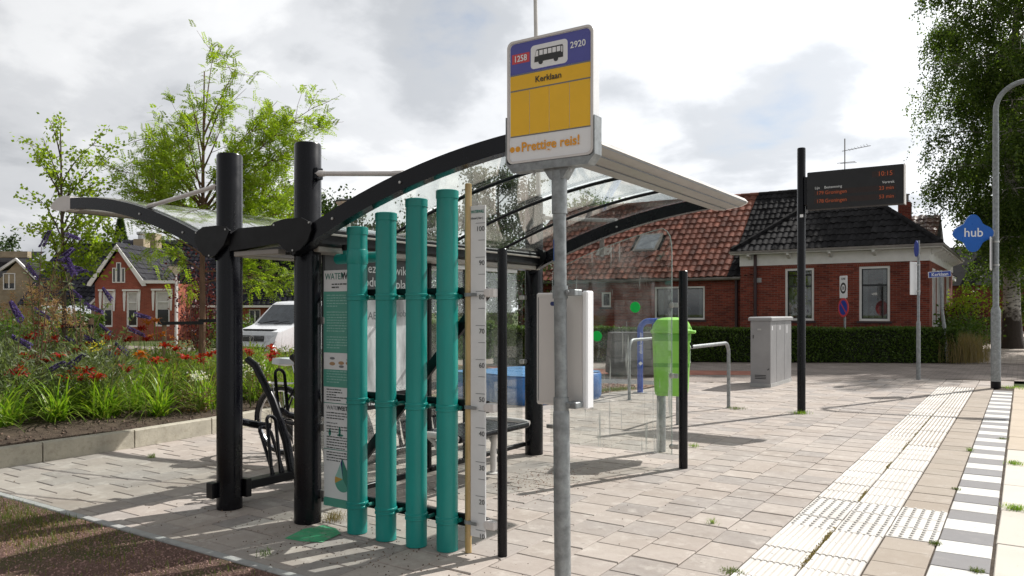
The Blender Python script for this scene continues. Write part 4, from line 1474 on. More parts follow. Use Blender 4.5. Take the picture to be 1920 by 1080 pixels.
for i, y in enumerate((4.14, 4.62, 5.1, 5.58, 6.06)):
    hi = i % 2 == 0
    part(MB().tube([(-4.98, y + 0.14, 0.14), (-5.05, y + 0.14, 0.40), (-5.22, y + 0.14, 0.72), (-5.44, y + 0.14, 1.0), (-5.54, y + 0.14, 1.05)], [0.036, 0.036, 0.033, 0.032, 0.03], 12), 'lean_arm', mt['black'], rk)
    part(hoop(-4.98, y, 0.36, 0.10, -0.20), 'wheel_hoop', mt['black'], rk)
    part(hoop(-4.98, y - 0.02, 0.46, 0.085, -0.08), 'wheel_hoop', mt['black'], rk)
    part(MB().tube([(-5.24, y + 0.14, 0.50), (-5.3, y + 0.05, 0.52), (-5.3, y - 0.12, 0.57), (-5.26, y - 0.22, 0.62)], 0.03, 8), 'cross_arm', mt['black'], rk)
    part(hoop(-5.30, y - 0.16, 0.38, 0.10, -0.06, z0=0.58), 'wheel_hoop', mt['black'], rk)

# ------------------------------------------------------------------ bicycle
bi = thing('bicycle', 'black city bicycle with white saddle cover standing in the rack', 'bicycle', (-6.33, 5.30, 0), rz=math.radians(4))


def wheel(xc):
    w = MB()
    pts = [(xc + 0.33 * math.cos(2 * PI * i / 36), 0, 0.345 + 0.33 * math.sin(2 * PI * i / 36)) for i in range(37)]
    ty = w.tube(pts, 0.019, 8, caps=False).build('wheel', mt['rubber'], bi)
    r = MB()
    pts = [(xc + 0.305 * math.cos(2 * PI * i / 36), 0, 0.345 + 0.305 * math.sin(2 * PI * i / 36)) for i in range(37)]
    r.tube(pts, 0.011, 6, caps=False).build('rim', mt['chrome'], ty)
    sp = MB()
    for i in range(24):
        t = 2 * PI * i / 24
        sp.tube([(xc, 0.03 * (-1) ** i, 0.345), (xc + 0.3 * math.cos(t), 0, 0.345 + 0.3 * math.sin(t))], 0.0016, 4, caps=False)
    sp.build('spokes', mt['chrome'], ty)
    MB().tube([(xc, -0.06, 0.345), (xc, 0.06, 0.345)], 0.03, 10).build('hub', mt['black'], ty)
    return ty


wheel(0.0)
wheel(1.08)
fr = MB()
for a, b_, r in (((0, -.05, .345), (0.40, 0, .30), .012), ((0, .05, .345), (0.40, 0, .30), .012), ((0, -.05, .345), (0.22, 0, .74), .010), ((0, .05, .345), (0.22, 0, .74), .010),
                 ((0.40, 0, .30), (0.20, 0, .80), .017), ((0.40, 0, .30), (0.86, 0, .72), .02), ((0.27, 0, .62), (0.85, 0, .80), .017), ((0.84, 0, .86), (0.90, 0, .66), .02)):
    fr.tube([a, b_], r, 8)
fr.build('frame', mt['black'], bi)
fk = MB()
for s in (-.05, .05):
    fk.tube([(0.90, s, .66), (1.0, s, .48), (1.08, s, .345)], 0.012, 8)
fk.build('fork', mt['black'], bi)
MB().tube([(0.84, 0, .86), (0.82, 0, 1.03), (0.80, -.02, 1.05)], 0.013, 8).build('stem', mt['chrome'], bi)
MB().tube([(0.62, -.30, 1.03), (0.74, -.28, 1.07), (0.82, -.12, 1.05), (0.82, .12, 1.05), (0.74, .28, 1.07), (0.62, .30, 1.03)], 0.012, 8).build('handlebar', mt['chrome'], bi)
sd = MB().hull([(x_, y_, z_) for x_, y_, z_ in ((-.02, -.11, .93), (-.02, .11, .93), (-.03, -.09, .985), (-.03, .09, .985), (.10, -.12, .99), (.10, .12, .99), (.10, -.13, .93), (.10, .13, .93),
                                               (.28, -.03, .97), (.28, .03, .97), (.28, -.03, .93), (.28, .03, .93), (-.06, -.05, .96), (-.06, .05, .96), (0.05, 0, .90))]).build('saddle', mt['saddle'], bi)
db = MB()
for y_ in (-.065, .0, .065):
    db.lathe([(0.017, 0), (0.017, 0.004)], 0, 0, 12)
    for i in range(len(db.v) - 24, len(db.v)):
        a, c_, e = db.v[i]
        db.v[i] = (-.052 - e + abs(y_) * .25, y_ + a, 0.957 + c_)
db.build('dark_dot', mt['ink'], sd)
MB().tube([(0.20, 0, .80), (0.15, 0, .95)], 0.013, 8).build('seat_post', mt['chrome'], bi)
cr = MB()
for s in (-.06, -.02, .02, .06):
    cr.tube([(-.22, s, .72), (.18, s, .73)], 0.005, 6)
for s in (-.065, .065):
    cr.tube([(-.20, s, .72), (-.02, s, .36)], 0.004, 6)
    cr.tube([(-.05, s, .72), (0, s, .36)], 0.004, 6)
cr.tube([(-.22, -.065, .72), (-.22, .065, .72)], 0.006, 6)
cr.build('carrier', mt['chrome'], bi)
MB().hull([(-.235, -.04, .69), (-.235, .04, .69), (-.235, -.04, .73), (-.235, .04, .73), (-.215, 0, .71), (-.215, -.03, .70), (-.215, .03, .72)]).build('rear_lamp', mt['redlens'], bi)
mg = MB()
pg = [(0.36 * math.cos(t), 0.345 + 0.36 * math.sin(t)) for t in np.linspace(math.radians(20), math.radians(185), 20)]
for x_, z_ in pg:
    mg.v += [(x_, -.028, z_), (x_, 0, z_ + .008), (x_, .028, z_)]
for i in range(19):
    for j in (0, 1):
        a = i * 3 + j
        mg.f.append((a, a + 1, a + 4, a + 3))
        mg.mi.append(0)
mg.build('mudguard', mt['black'], bi)
MB().prism([(0.10, .10), (0.10, .345), (0.0, .345 + .05), (-.05, .345), (0.0, .30)], 'y', .055, .062).build('chain_guard', mt['black_matt'], bi)
cw = MB()
for t in range(8):
    cw.tube([(0.40, .06, .30), (0.40 + .09 * math.cos(t * PI / 4), .06, .30 + .09 * math.sin(t * PI / 4))], 0.006, 5)
cw.tube([(0.40 + .09 * math.cos(2 * PI * i / 20), .06, .30 + .09 * math.sin(2 * PI * i / 20)) for i in range(21)], 0.006, 5)
cw.tube([(0.40, .07, .30), (0.46, .08, .14)], 0.009, 6)
cw.build('crank', mt['chrome'], bi)


# ================================================================== BUS STOP SIGN
YS = 3.13
bs = thing('bus_stop_sign', 'yellow and blue bus stop sign on galvanised pole, reading Kerklaan', 'bus stop', (-1.79, YS, 0))
LEAN = 0.010
def lx(z):
    return -1.787 - (z - 0.4) * LEAN
pole = part(MB().tube([(lx(0), YS, 0), (lx(0.985), YS, 0.985), (lx(1.0), YS, 1.0), (lx(1.02), YS, 1.02)], [0.0385, 0.0385, 0.037, 0.0305], 24), 'pole_base', mt['galv'], bs)
sub(MB().tube([(lx(1.0), YS, 1.0), (lx(2.0), YS, 2.0)], 0.030, 24), 'pole', mt['galv'], pole)
sub(MB().tube([(lx(1.92), YS, 1.92), (lx(2.12), YS, 2.12)], 0.036, 24), 'pole_sleeve', mt['galv'], pole)
sub(MB().hull([(lx(2.1) + a, YS + b_, 2.08) for a, b_ in ((-.035, -.03), (.035, -.03), (.035, .03), (-.035, .03))] +
              [(lx(2.1) + a, YS + b_, 2.16) for a, b_ in ((-.09, -.03), (.09, -.03), (.09, .03), (-.09, .03))]), 'neck', mt['galv'], pole)
st = MB()
for i in range(9):
    a = math.radians(178 + 62 * i / 8)
    for z in (1.70, 1.80):
        st.v.append((lx(z) + 0.0306 * math.cos(a), YS + 0.0306 * math.sin(a), z))
for i in range(8):
    st.f.append((2 * i, 2 * i + 2, 2 * i + 3, 2 * i + 1))
    st.mi.append(0)
sub(st, 'sticker', mt['tapblue'], pole)
SX0, SX1, SZ0, SZ1 = -2.062, -1.600, 2.168, 2.752


def rrect(x0, x1, z0, z1, r, n=6):
    pts = []
    for cx, cz, a in ((x1 - r, z1 - r, 0), (x0 + r, z1 - r, 90), (x0 + r, z0 + r, 180), (x1 - r, z0 + r, 270)):
        for i in range(n + 1):
            t = math.radians(a + 90 * i / n)
            pts.append((cx + r * math.cos(t), cz + r * math.sin(t)))
    return pts


bx = part(MB().prism(rrect(SX0, SX1, SZ0, SZ1, 0.032), 'y', YS - 0.045, YS + 0.008), 'sign_box', mt['signwhite'], bs)
# raised rim round the face
out, inn = rrect(SX0, SX1, SZ0, SZ1, 0.032), rrect(SX0 + .011, SX1 - .011, SZ0 + .011, SZ1 - .011, 0.025)
rim = MB()
k = len(out)
rim.v = [(a, YS - 0.0455, c) for a, c in out] + [(a, YS - 0.052, c) for a, c in out] + [(a, YS - 0.052, c) for a, c in inn] + [(a, YS - 0.0455, c) for a, c in inn]
for i in range(k):
    j = (i + 1) % k
    for s in (0, 1, 2):
        rim.f.append((s * k + i, s * k + j, (s + 1) * k + j, (s + 1) * k + i))
        rim.mi.append(0)
sub(rim, 'rim', mt['alu_white'], bx)
yf = YS - 0.0458
X0, X1 = SX0 + 0.016, SX1 - 0.016


def clip_top(x0, x1, z0, z1, r=0.024, n=6):
    pts = [(x0, z0), (x1, z0)]
    for cx, a in ((x1 - r, 0), (x0 + r, 90)):
        for i in range(n + 1):
            t = math.radians(a + 90 * i / n)
            pts.append((cx + r * math.cos(t), z1 - r + r * math.sin(t)))
    return pts


sub(MB().prism(clip_top(X0, X1, 2.592, SZ1 - 0.014), 'y', yf - .0008, yf), 'blue_field', mt['signblue'], bx, False)
sub(MB().box(X0, X1, yf - .0008, yf, 2.517, 2.585), 'name_field', mt['signyel'], bx, False)
for i in range(4):
    w = (X1 - X0) / 4
    sub(MB().box(X0 + i * w + .001, X0 + (i + 1) * w - .001, yf - .0008, yf, 2.300, 2.510), 'route_panel', mt['signyel'], bx, False)
sub(MB().box(X0, X1, yf - .0006, yf, 2.585, 2.591).box(X0, X1, yf - .0006, yf, 2.5105, 2.5165), 'divider', mt['inkgrey'], bx, False)
sub(MB().box(X0, X1, yf - .0006, yf, 2.294, 2.2995), 'divider', mt['inkgrey'], bx, False)
xm = (SX0 + SX1) / 2
sub(MB().prism(rrect(xm - 0.10, xm + 0.098, 2.602, 2.712, 0.018), 'y', yf - .0016, yf - .0009), 'pictogram_field', mt['signwhite'], bx, False)
sub(MB().box(X0 + 0.010, X0 + 0.108, yf - .0016, yf - .0009, 2.642, 2.688), 'number_field', mt['signred'], bx, False)
# bus pictogram
bp = MB()
bx0, bx1 = xm - 0.080, xm + 0.075
yb0, yb1 = yf - .0028, yf - .0018
bp.prism([(bx0, 2.632), (bx0 + 0.002, 2.655), (bx0 + 0.010, 2.686), (bx0 + .016, 2.690), (bx1 - .004, 2.690), (bx1, 2.684), (bx1, 2.632)], 'y', yb0, yb1)
for cx in (bx0 + .035, bx1 - .038):
    bp.prism([(cx + 0.012 * math.cos(2 * PI * i / 16), 2.630 + 0.012 * math.sin(2 * PI * i / 16)) for i in range(16)], 'y', yb0 - .0006, yb1)
sub(bp, 'bus_pictogram', mt['signink'], bx, False)
wn_ = MB()
wn_.prism([(bx0 + .005, 2.658), (bx0 + .022, 2.658), (bx0 + .022, 2.684), (bx0 + .012, 2.684)], 'y', yb0 - .0005, yb0 - .0001)
for i in range(5):
    a = bx0 + .028 + i * 0.0235
    wn_.box(a, a + .019, yb0 - .0005, yb0 - .0001, 2.661, 2.684)
wn_.box(bx1 - .009, bx1 - .003, yb0 - .0005, yb0 - .0001, 2.655, 2.682)
sub(wn_, 'bus_window', mt['signwhite'], bx, False)


def bstext(body, size, mk, x, z, bold=0.0, xs=1.0, align='LEFT'):
    o = lettering(body, size, mt[mk], bs, (x + 1.79, yf - 0.0030 - YS, z), '-y', align, bold, xs)
    return o


bstext('1258', 0.041, 'signwhite', X0 + 0.021, 2.651, 0.0007, 0.9)
bstext('2920', 0.041, 'signwhite', X1 - 0.103, 2.662, 0.0006, 0.98)
bstext('Kerklaan', 0.040, 'signink', xm - 0.004, 2.538, 0.0004, 1.0, 'CENTER')
bstext('Prettige reis!', 0.062, 'signor', X0 + 0.062, 2.222, 0.0012, 0.98)
dt = MB()
for cx in (X0 + 0.011, X0 + 0.042):
    dt.prism([(cx + 0.0135 * math.cos(2 * PI * i / 18), 2.236 + 0.0135 * math.sin(2 * PI * i / 18)) for i in range(18)], 'y', yf - .0016, yf - .0006)
dt2 = sub(dt, 'orange_dot', mt['signor'], bx, False)
# tray that holds the box
tr = MB()
tr.hull([(SX0 - .008, YS - .053, SZ0 + .03), (SX0 - .008, YS + .016, SZ0 + .03), (SX0 - .002, YS - .053, SZ0 + .225), (SX0 - .002, YS + .016, SZ0 + .225),
         (SX0 - .008, YS - .053, SZ0 + .225), (SX0 - .008, YS + .016, SZ0 + .225), (SX0 - .002, YS - .053, SZ0 + .03), (SX0 - .002, YS + .016, SZ0 + .03)])
tr.hull([(SX1 + .008, YS - .053, SZ0 + .03), (SX1 + .008, YS + .016, SZ0 + .03), (SX1 + .002, YS - .053, SZ0 + .175), (SX1 + .002, YS + .016, SZ0 + .175),
         (SX1 + .008, YS - .053, SZ0 + .175), (SX1 + .008, YS + .016, SZ0 + .175), (SX1 + .002, YS - .053, SZ0 + .03), (SX1 + .002, YS + .016, SZ0 + .03)])
tr.prism([(SX0 - .008, SZ0 + .03), (SX0 - .008, SZ0 + .002), (SX0 + .028, SZ0 - .04), (SX1 - .028, SZ0 - .04), (SX1 + .008, SZ0 + .002), (SX1 + .008, SZ0 + .03), (SX1 + .002, SZ0 + .03), (SX1 + .002, SZ0 + .008), (SX1 - .012, SZ0 - .003), (SX0 + .012, SZ0 - .003), (SX0 - .002, SZ0 + .008), (SX0 - .002, SZ0 + .03)], 'y', YS - .053, YS + .016)
part(tr, 'tray', mt['galv'], bs)
tb_ = MB()
for a in (-.10, .10):
    tb_.tube([(xm + a, YS - .02, SZ0 - .06), (xm + a, YS - .02, SZ0 - .045)], 0.006, 8)
part(tb_, 'tray_bolt', mt['steel'], bs)
# timetable case behind the pole
YC = YS + 0.10
tc_ = part(MB().cbox(-1.976, -1.705, YC - 0.028, YC + 0.03, 1.015, 1.555, 0.008), 'timetable_case', mt['caseback'], bs)
sub(MB().cbox(-1.958, -1.722, YC - 0.0305, YC - 0.0285, 1.035, 1.532, 0.0008), 'case_back', mt['caseback'], tc_)
sub(MB().box(-1.962, -1.9595, YC - 0.0312, YC - 0.0290, 1.033, 1.534), 'case_seam', mt['inkgrey'], tc_)
sub(MB().cbox(-1.7205, -1.692, YC - 0.034, YC + 0.034, 1.008, 1.562, 0.007), 'case_edge', mt['signwhite'], tc_)
sub(MB().prism(rrect(-1.893, -1.83, 1.492, 1.512, 0.009), 'y', YC - 0.0318, YC - 0.0306), 'maker_badge', mt['navy'], tc_, False)
for z in (1.555, 1.035):
    cb = MB().lathe([(0.0315, z - .03), (0.036, z - .03), (0.036, z + .03), (0.0315, z + .03)], lx(z), YS, 20, close=False)
    cb.cbox(lx(z) + 0.028, lx(z) + 0.085, YS - 0.012, YS + 0.06, z - .018, z + .012, 0.004)
    cb.tube([(lx(z) + 0.05, YS - .022, z), (lx(z) + 0.05, YS + .03, z)], 0.008, 8)
    sub(cb, 'pole_clamp', mt['galv'], pole)

# ================================================================== DEPARTURE DISPLAY
dd = thing('departure_display', 'dark electronic departure board on a black post, reading 10:15', 'departure board', (-2.653, 11.55, 0))
part(MB().lathe([(0.057, 0), (0.057, 3.79), (0.05, 3.80)], -2.653, 11.55, 24), 'post', mt['black'], dd)
YD = 11.52
case = part(MB().cbox(-2.555, -1.325, YD - 0.06, YD + 0.10, 2.895, 3.425, 0.008), 'display_case', mt['led_face'], dd)
sub(MB().cbox(-1.3235, -1.312, YD - 0.066, YD + 0.105, 2.89, 3.43, 0.003), 'case_side', mt['alu_white'], case)
part(MB().cbox(-2.605, -2.556, YD - 0.03, YD + 0.06, 2.97, 3.37, 0.004), 'mounting_arm', mt['black'], dd)
yd = YD - 0.0605
for x0, x1, z0, z1 in ((-2.46, -1.42, 3.085, 3.16), (-2.46, -1.42, 2.97, 3.045), (-1.71, -1.43, 3.275, 3.355)):
    sub(MB().box(x0, x1, yd - .001, yd, z0, z1), 'led_strip', mt['led_strip'], case, False)
for body, s, x, z, mk, al in (('10:15', .088, -1.455, 3.287, 'led_on', 'RIGHT'), ('179', .070, -2.43, 3.098, 'led_on', 'LEFT'), ('Groningen', .070, -2.315, 3.098, 'led_on', 'LEFT'), ('23 min', .070, -1.44, 3.098, 'led_on', 'RIGHT'),
                              ('178', .070, -2.43, 2.983, 'led_on', 'LEFT'), ('Groningen', .070, -2.315, 2.983, 'led_on', 'LEFT'), ('53 min', .070, -1.44, 2.983, 'led_on', 'RIGHT'),
                              ('Lijn', .05, -2.45, 3.178, 'white', 'LEFT'), ('Bestemming', .05, -2.325, 3.178, 'white', 'LEFT'), ('Vertrek', .05, -1.435, 3.182, 'white', 'RIGHT')):
    lettering(body, s, mt[mk], dd, (x + 2.653, yd - 0.0022 - 11.55, z), '-y', al, xs=0.95)
part(MB().box(-2.66, -2.615, 11.49, 11.4925, 2.80, 2.84), 'sticker', mt['signwhite'], dd)

# ================================================================== HUB SIGN ON STREET LAMP
HX, HY = -0.428, 17.22
la = thing('street_lamp', 'tall grey street lamp with curved arm beside the kerb', 'street lamp', (HX, HY, 0))
lp = part(MB().lathe([(0.083, 0), (0.083, 1.46), (0.072, 1.50), (0.052, 1.55), (0.052, 4.9), (0.05, 4.95)], HX, HY, 24), 'lamp_post', mt['galv'], la)
sub(MB().lathe([(0.0845, 0.0), (0.0845, 0.13)], HX, HY, 24), 'foot_band', mt['black_matt'], lp)
arm = []
for i in range(13):
    t = math.radians(90 * i / 12)
    arm.append((HX + 0.50 * (1 - math.cos(t)), HY + 0.1 * (1 - math.cos(t)), 5.25 + 0.50 * math.sin(t)))
part(MB().tube([(HX, HY, 4.9)] + arm + [(HX + 1.4, HY + .28, 5.85), (HX + 1.9, HY + .38, 5.87)], [0.05] + [0.046] * 13 + [0.042, 0.04], 16), 'lamp_arm', mt['galv'], la)
part(MB().hull([(HX + 1.85, HY + .3, 5.86), (HX + 1.85, HY + .46, 5.86), (HX + 2.5, HY + .36, 5.84), (HX + 2.5, HY + .62, 5.84), (HX + 2.1, HY + .3, 5.95), (HX + 2.1, HY + .5, 5.95), (HX + 2.45, HY + .5, 5.92)]), 'lamp_head', mt['greybox'], la)
part(MB().lathe([(0.054, 1.0), (0.056, 1.005), (0.056, 1.02), (0.054, 1.025)], HX, HY, 20, close=False), 'post_seam', mt['greybox'], la)
hs = thing('hub_sign', 'blue four-lobed sign reading hub on the street lamp', 'sign', (HX - 0.42, HY - 0.03, 2.93))


def lobed(R, n=72, k=0.155):
    return [(R * (1 - k + k * math.cos(4 * t)) * math.cos(t), R * (1 - k + k * math.cos(4 * t)) * math.sin(t)) for t in [2 * PI * i / n for i in range(n)]]


hb = MB().prism([(a, c) for a, c in lobed(0.355)], 'y', -0.02, 0.02).build('sign_plate', mt['hubblue'], hs)
lettering('hub', 0.235, mt['signwhite'], hs, (0, -0.0215, -0.065), '-y', 'CENTER', bold=0.002, xs=0.98)
MB().cbox(0.30, 0.375, -0.018, 0.018, -0.06, 0.06, 0.004).build('sign_bracket', mt['greybox'], hs)
hs.rotation_euler = (0, 0, TH * 0.75)
hs.location = (HX - 0.36, HY - 0.20, 2.93)
bxs = thing('post_box_sign', 'white-edged sign panel seen edge-on strapped to the street lamp', 'sign', (HX, HY, 1.95))
MB().cbox(-0.09, -0.065, -0.24, 0.16, 0.28, 0.90, 0.006).build('panel', mt['signwhite'], bxs)
MB().cbox(-0.063, -0.052, -0.2, 0.12, 0.32, 0.86, 0.003).build('panel_back', mt['greybox'], bxs)
MB().lathe([(0.056, .36), (0.06, .36), (0.06, .39), (0.056, .39)], 0, 0, 16, close=False).lathe([(0.056, .8), (0.06, .8), (0.06, .83), (0.056, .83)], 0, 0, 16, close=False).build('strap', mt['steel'], bxs)

# ================================================================== WASTE BIN
bn = thing('waste_bin', 'lime green litter bin with domed lid on a galvanised post', 'litter bin', (-2.965, 7.42, 0), rz=TH * 0.55)
# local x right, y away
prof = [(-0.15, -0.165), (-0.182, -0.13), (-0.182, 0.13), (-0.15, 0.165), (0.15, 0.165), (0.182, 0.13), (0.182, -0.13), (0.15, -0.165)]


def loft(rings):
    mb = MB()
    k = len(rings[0])
    for r in rings:
        mb.v += r
    for i in range(len(rings) - 1):
        for j in range(k):
            a, b_ = i * k + j, i * k + (j + 1) % k
            mb.f.append((a, b_, b_ + k, a + k))
            mb.mi.append(0)
    mb.f += [tuple(range(k))[::-1], tuple(range((len(rings) - 1) * k, len(rings) * k))]
    mb.mi += [0, 0]
    return mb


def ring(s, z, sy=None):
    return [(a * s, b_ * (sy or s), z) for a, b_ in prof]


body = loft([ring(.78, .615), ring(.86, .63), ring(.90, .67), ring(1.0, 1.17)]).build('bin_body', mt['bin'], bn)
loft([ring(1.005, 1.165), ring(1.02, 1.17), ring(1.02, 1.235), ring(1.0, 1.24)]).build('dark_band', mt['bin_d'], body)
loft([ring(.962, .905), ring(.966, .905), ring(.974, .945), ring(.970, .945)]).build('belt', mt['bin_d'], body)
lid = loft([ring(1.06, 1.24), ring(1.10, 1.245), ring(1.10, 1.272), ring(1.03, 1.28), ring(.97, 1.325), ring(.80, 1.375), ring(.5, 1.395), ring(.2, 1.40)]).build('lid', mt['bin'], bn)
MB().hull([(.10, -.12, 1.29), (.10, .12, 1.29), (.20, -.10, 1.265), (.20, .10, 1.265), (.19, -.10, 1.30), (.19, .10, 1.30), (.12, -.10, 1.365), (.12, .10, 1.365)]).build('hood', mt['bin_d'], lid)
MB().cbox(.16, .235, -.16, .16, 1.240, 1.266, 0.005).build('flap_rim', mt['bin'], lid)
MB().lathe([(0.046, 0), (0.046, 1.30), (0.04, 1.31)], -0.12, 0.215, 20).build('bin_post', mt['galv'], bn)
MB().cbox(-.16, -.08, .14, .2, .75, .79, .003).cbox(-.16, -.08, .14, .2, 1.1, 1.14, .003).build('post_bracket', mt['galv'], bn)
MB().prism([(-.07, .99), (.06, .99), (.06, 1.13), (-.07, 1.13)], 'y', -.1668, -.1655).build('label_sticker', mt['signwhite'], body, False).rotation_euler = (-.018, 0, 0)
MB().prism([(0.0 + .06 * math.cos(2 * PI * i / 20), 1.03 + .09 * math.sin(2 * PI * i / 20)) for i in range(20)], 'x', .1835, .185).build('logo', mt['signwhite'], body, False)
MB().prism([(0.0 + .045 * math.cos(2 * PI * i / 20), 1.03 + .072 * math.sin(2 * PI * i / 20)) for i in range(20)], 'x', .1852, .186).build('logo_ring', mt['ink'], body, False)
MB().tube([(.182, -.1, 1.15), (.205, -.1, 1.10), (.205, .1, 1.10), (.182, .1, 1.15)], 0.008, 6).build('bin_handle', mt['black_matt'], body)

# ================================================================== CYCLE HOOPS
def cycle_hoop(x, y0, y1, label):
    t = thing('cycle_hoop', label, 'cycle stand', (x, (y0 + y1) / 2, 0), group='galvanised hoops beside the shelter')
    h, r = 0.98, 0.16
    pts = [(x, y0, 0)]
    for yy_, s in ((y0, 1), (y1, -1)):
        for i in range(7):
            a = math.radians(15 * i) if s == 1 else math.radians(90 - 15 * i)
            pts.append((x, yy_ + s * r * (1 - math.cos(a)), h - r + r * math.sin(a)))
    pts.append((x, y1, 0))
    part(MB().tube(pts, 0.026, 14), 'hoop_tube', mt['galv'], t)
    for y in (y0, y1):
        part(MB().lathe([(0.045, 0.0), (0.045, 0.004), (0.027, 0.006)], x, y, 16), 'foot_ring', mt['galv'], t)


cycle_hoop(-3.70, 9.47, 11.52, 'galvanised cycle hoop between litter bin and grey cabinet')
cycle_hoop(-5.39, 11.65, 13.7, 'galvanised cycle hoop beside the blue water tap')

# ================================================================== WATER TAP
tp = thing('water_tap', 'blue drinking water tap post with bent spout reading drinkwater', 'water tap', (-5.68, 12.73, 0))
dx, dy = RT
pts = [(0, 0, 0.01), (0, 0, 1.12)]
for i in range(1, 7):
    a = math.radians(15 * i)
    q = 0.16 * (1 - math.cos(a))
    pts.append((q * dx, q * dy, 1.12 + 0.16 * math.sin(a)))
pts.append((0.30 * dx, 0.30 * dy, 1.28))
tpo = MB().tube(pts, 0.052, 18).build('tap_post', mt['tapblue'], tp)
MB().tube([(0.24 * dx, 0.24 * dy, 1.24), (0.24 * dx, 0.24 * dy, 1.17)], 0.03, 12).build('spout', mt['tapblue'], tp)
MB().lathe([(0.13, 0.001), (0.13, 0.014), (0.06, 0.02)], 0, 0, 24).build('foot_plate', mt['steel'], tp)
MB().tube([(0.303 * dx, 0.303 * dy, 1.28), (0.306 * dx, 0.306 * dy, 1.28)], 0.048, 18).build('end_disc', mt['steel'], tp)
lt = link('lettering', text_mesh('drinkwater', 0.085, mt['signwhite'], 0.0006), tp)
nrm = Vector((-FW[0], -FW[1], 0))
lt.matrix_local = Matrix.Translation(nrm * 0.0535 + Vector((dx * .03, dy * .03, .70))) @ Matrix.Rotation(TH, 4, 'Z') @ Matrix.Rotation(PI / 2, 4, 'X') @ Matrix.Rotation(PI / 2, 4, 'Z')
lm = MB().prism([(a * .035, c * .035) for a, c in lobed(1.0, 32)], 'y', -.0006, .0006).build('hub_mark', mt['signwhite'], tp, False)
lm.matrix_local = Matrix.Translation(nrm * 0.0535 + Vector((0, 0, .53))) @ Matrix.Rotation(TH, 4, 'Z')

# ================================================================== HUB BENCH (blue lobed seat)
hbn = thing('lobed_bench', 'large low blue lobed bench block behind the shelter', 'bench', atz(988, 0, 13.0)[:2] + (0,), rz=TH)
lob = lobed(1.32, 80, 0.15)
sb = MB()
for s, z in ((0.97, 0.0), (0.985, 0.03), (1.0, 0.06), (1.0, 0.40), (0.985, 0.43), (0.955, 0.45)):
    sb.v += [(a * s * 0.95, c * s * .85, z) for a, c in lob]
k = len(lob)
for i in range(5):
    for j in range(k):
        a, b_ = i * k + j, i * k + (j + 1) % k
        sb.f.append((a, b_, b_ + k, a + k))
        sb.mi.append(0)
sb.f += [tuple(range(k))[::-1], tuple(range(5 * k, 6 * k))]
sb.mi += [0, 0]
sb.build('seat_block', mt['benchblue'], hbn)
MB().prism([(a * .95 * .985, c * .85 * .985) for a, c in lob], 'z', 0.4501, 0.453).build('seat_top', M('sky_sheen_blue', (0.09, 0.27, 0.55), 0.3, var=0.1, vscale=2, coat=0.2), hbn)  # lighter blue paints the sky's reflection into the bench top

# ================================================================== PLANK PLANTER
pk = thing('plank_planter', 'weathered grey plank planter box across the side street', 'planter', (-7.5, 16.45, 0), rz=TH)
for i in range(5):
    z0 = 0.02 + i * 0.19
    grow = 0.012 * i
    w = 0.60 - grow
    for (a, b_, rot) in ((0, -0.42 + grow, 0), (0, 0.42 - grow, 0)):
        o = MB().cbox(-w, w, -0.03, 0.03, 0, 0.182, 0.006).build('plank', mt['plank'], pk)
        o.location = (a, b_, z0)
        o.rotation_euler = (random.uniform(-.02, .02), random.uniform(-.018, .018), 0)
    for a in (-w + .03, w - .03):
        o = MB().cbox(-0.03, 0.03, -0.38 + grow, 0.38 - grow, 0, 0.182, 0.006).build('plank', mt['plank'], pk)
        o.location = (a, 0, z0)
MB().cbox(-.52, .52, -.34, .34, .85, .9, .01).build('planter_soil', mt['soil'], pk)
MB().box(-0.59, 0.59, -0.455, -0.38, 0.966, 0.985).build('top_board', mt['greybox'], pk)

# ================================================================== CABINET
cb_ = thing('electrical_cabinet', 'grey metal electrical cabinet with sloping cap in front of the hedge', 'cabinet', (-4.18, 15.75, 0))
cbd = part(MB().cbox(-4.385, -4.005, 14.98, 16.56, 0.0, 1.27, 0.008), 'cabinet_body', mt['cab'], cb_)
part(MB().hull([(-4.42, 14.95, 1.271), (-3.975, 14.95, 1.271), (-3.975, 16.60, 1.271), (-4.42, 16.60, 1.271), (-4.42, 14.95, 1.325), (-3.975, 14.95, 1.325), (-3.975, 16.60, 1.325), (-4.42, 16.60, 1.325),
                (-4.39, 14.99, 1.345), (-4.0, 14.99, 1.345), (-4.0, 16.56, 1.345), (-4.39, 16.56, 1.345)]), 'cabinet_cap', mt['cab'], cb_)
for y in (15.42, 16.0):
    sub(MB().box(-4.0048, -4.0035, y - .004, y + .004, 0.08, 1.22), 'door_gap', mt['black_matt'], cbd)
for y, z in ((15.1, 1.12), (15.66, 1.12), (16.2, 1.12), (16.2, 1.04)):
    sub(MB().box(-4.0045, -4.002, y - .025, y + .025, z - .03, z + .05), 'label_plate', mt['signwhite'], cbd)
for z in (0.16, 0.19, 0.22):
    sub(MB().box(-4.30, -4.09, 14.976, 14.979, z, z + .012), 'vent_slot', mt['black_matt'], cbd)
sub(MB().box(-4.395, -3.995, 14.972, 16.57, 0.0, 0.07), 'plinth', mt['kerbst'], cbd)
sub(MB().cbox(-4.25, -4.18, 14.972, 14.979, 1.09, 1.12, .002), 'lock', mt['steel'], cbd)
sub(MB().tube([(-4.33, 14.972, .93), (-4.33, 14.972, 1.0)], .006, 6).tube([(-4.06, 14.972, .33), (-4.03, 14.972, .36)], .006, 6), 'lock', mt['black_matt'], cbd)

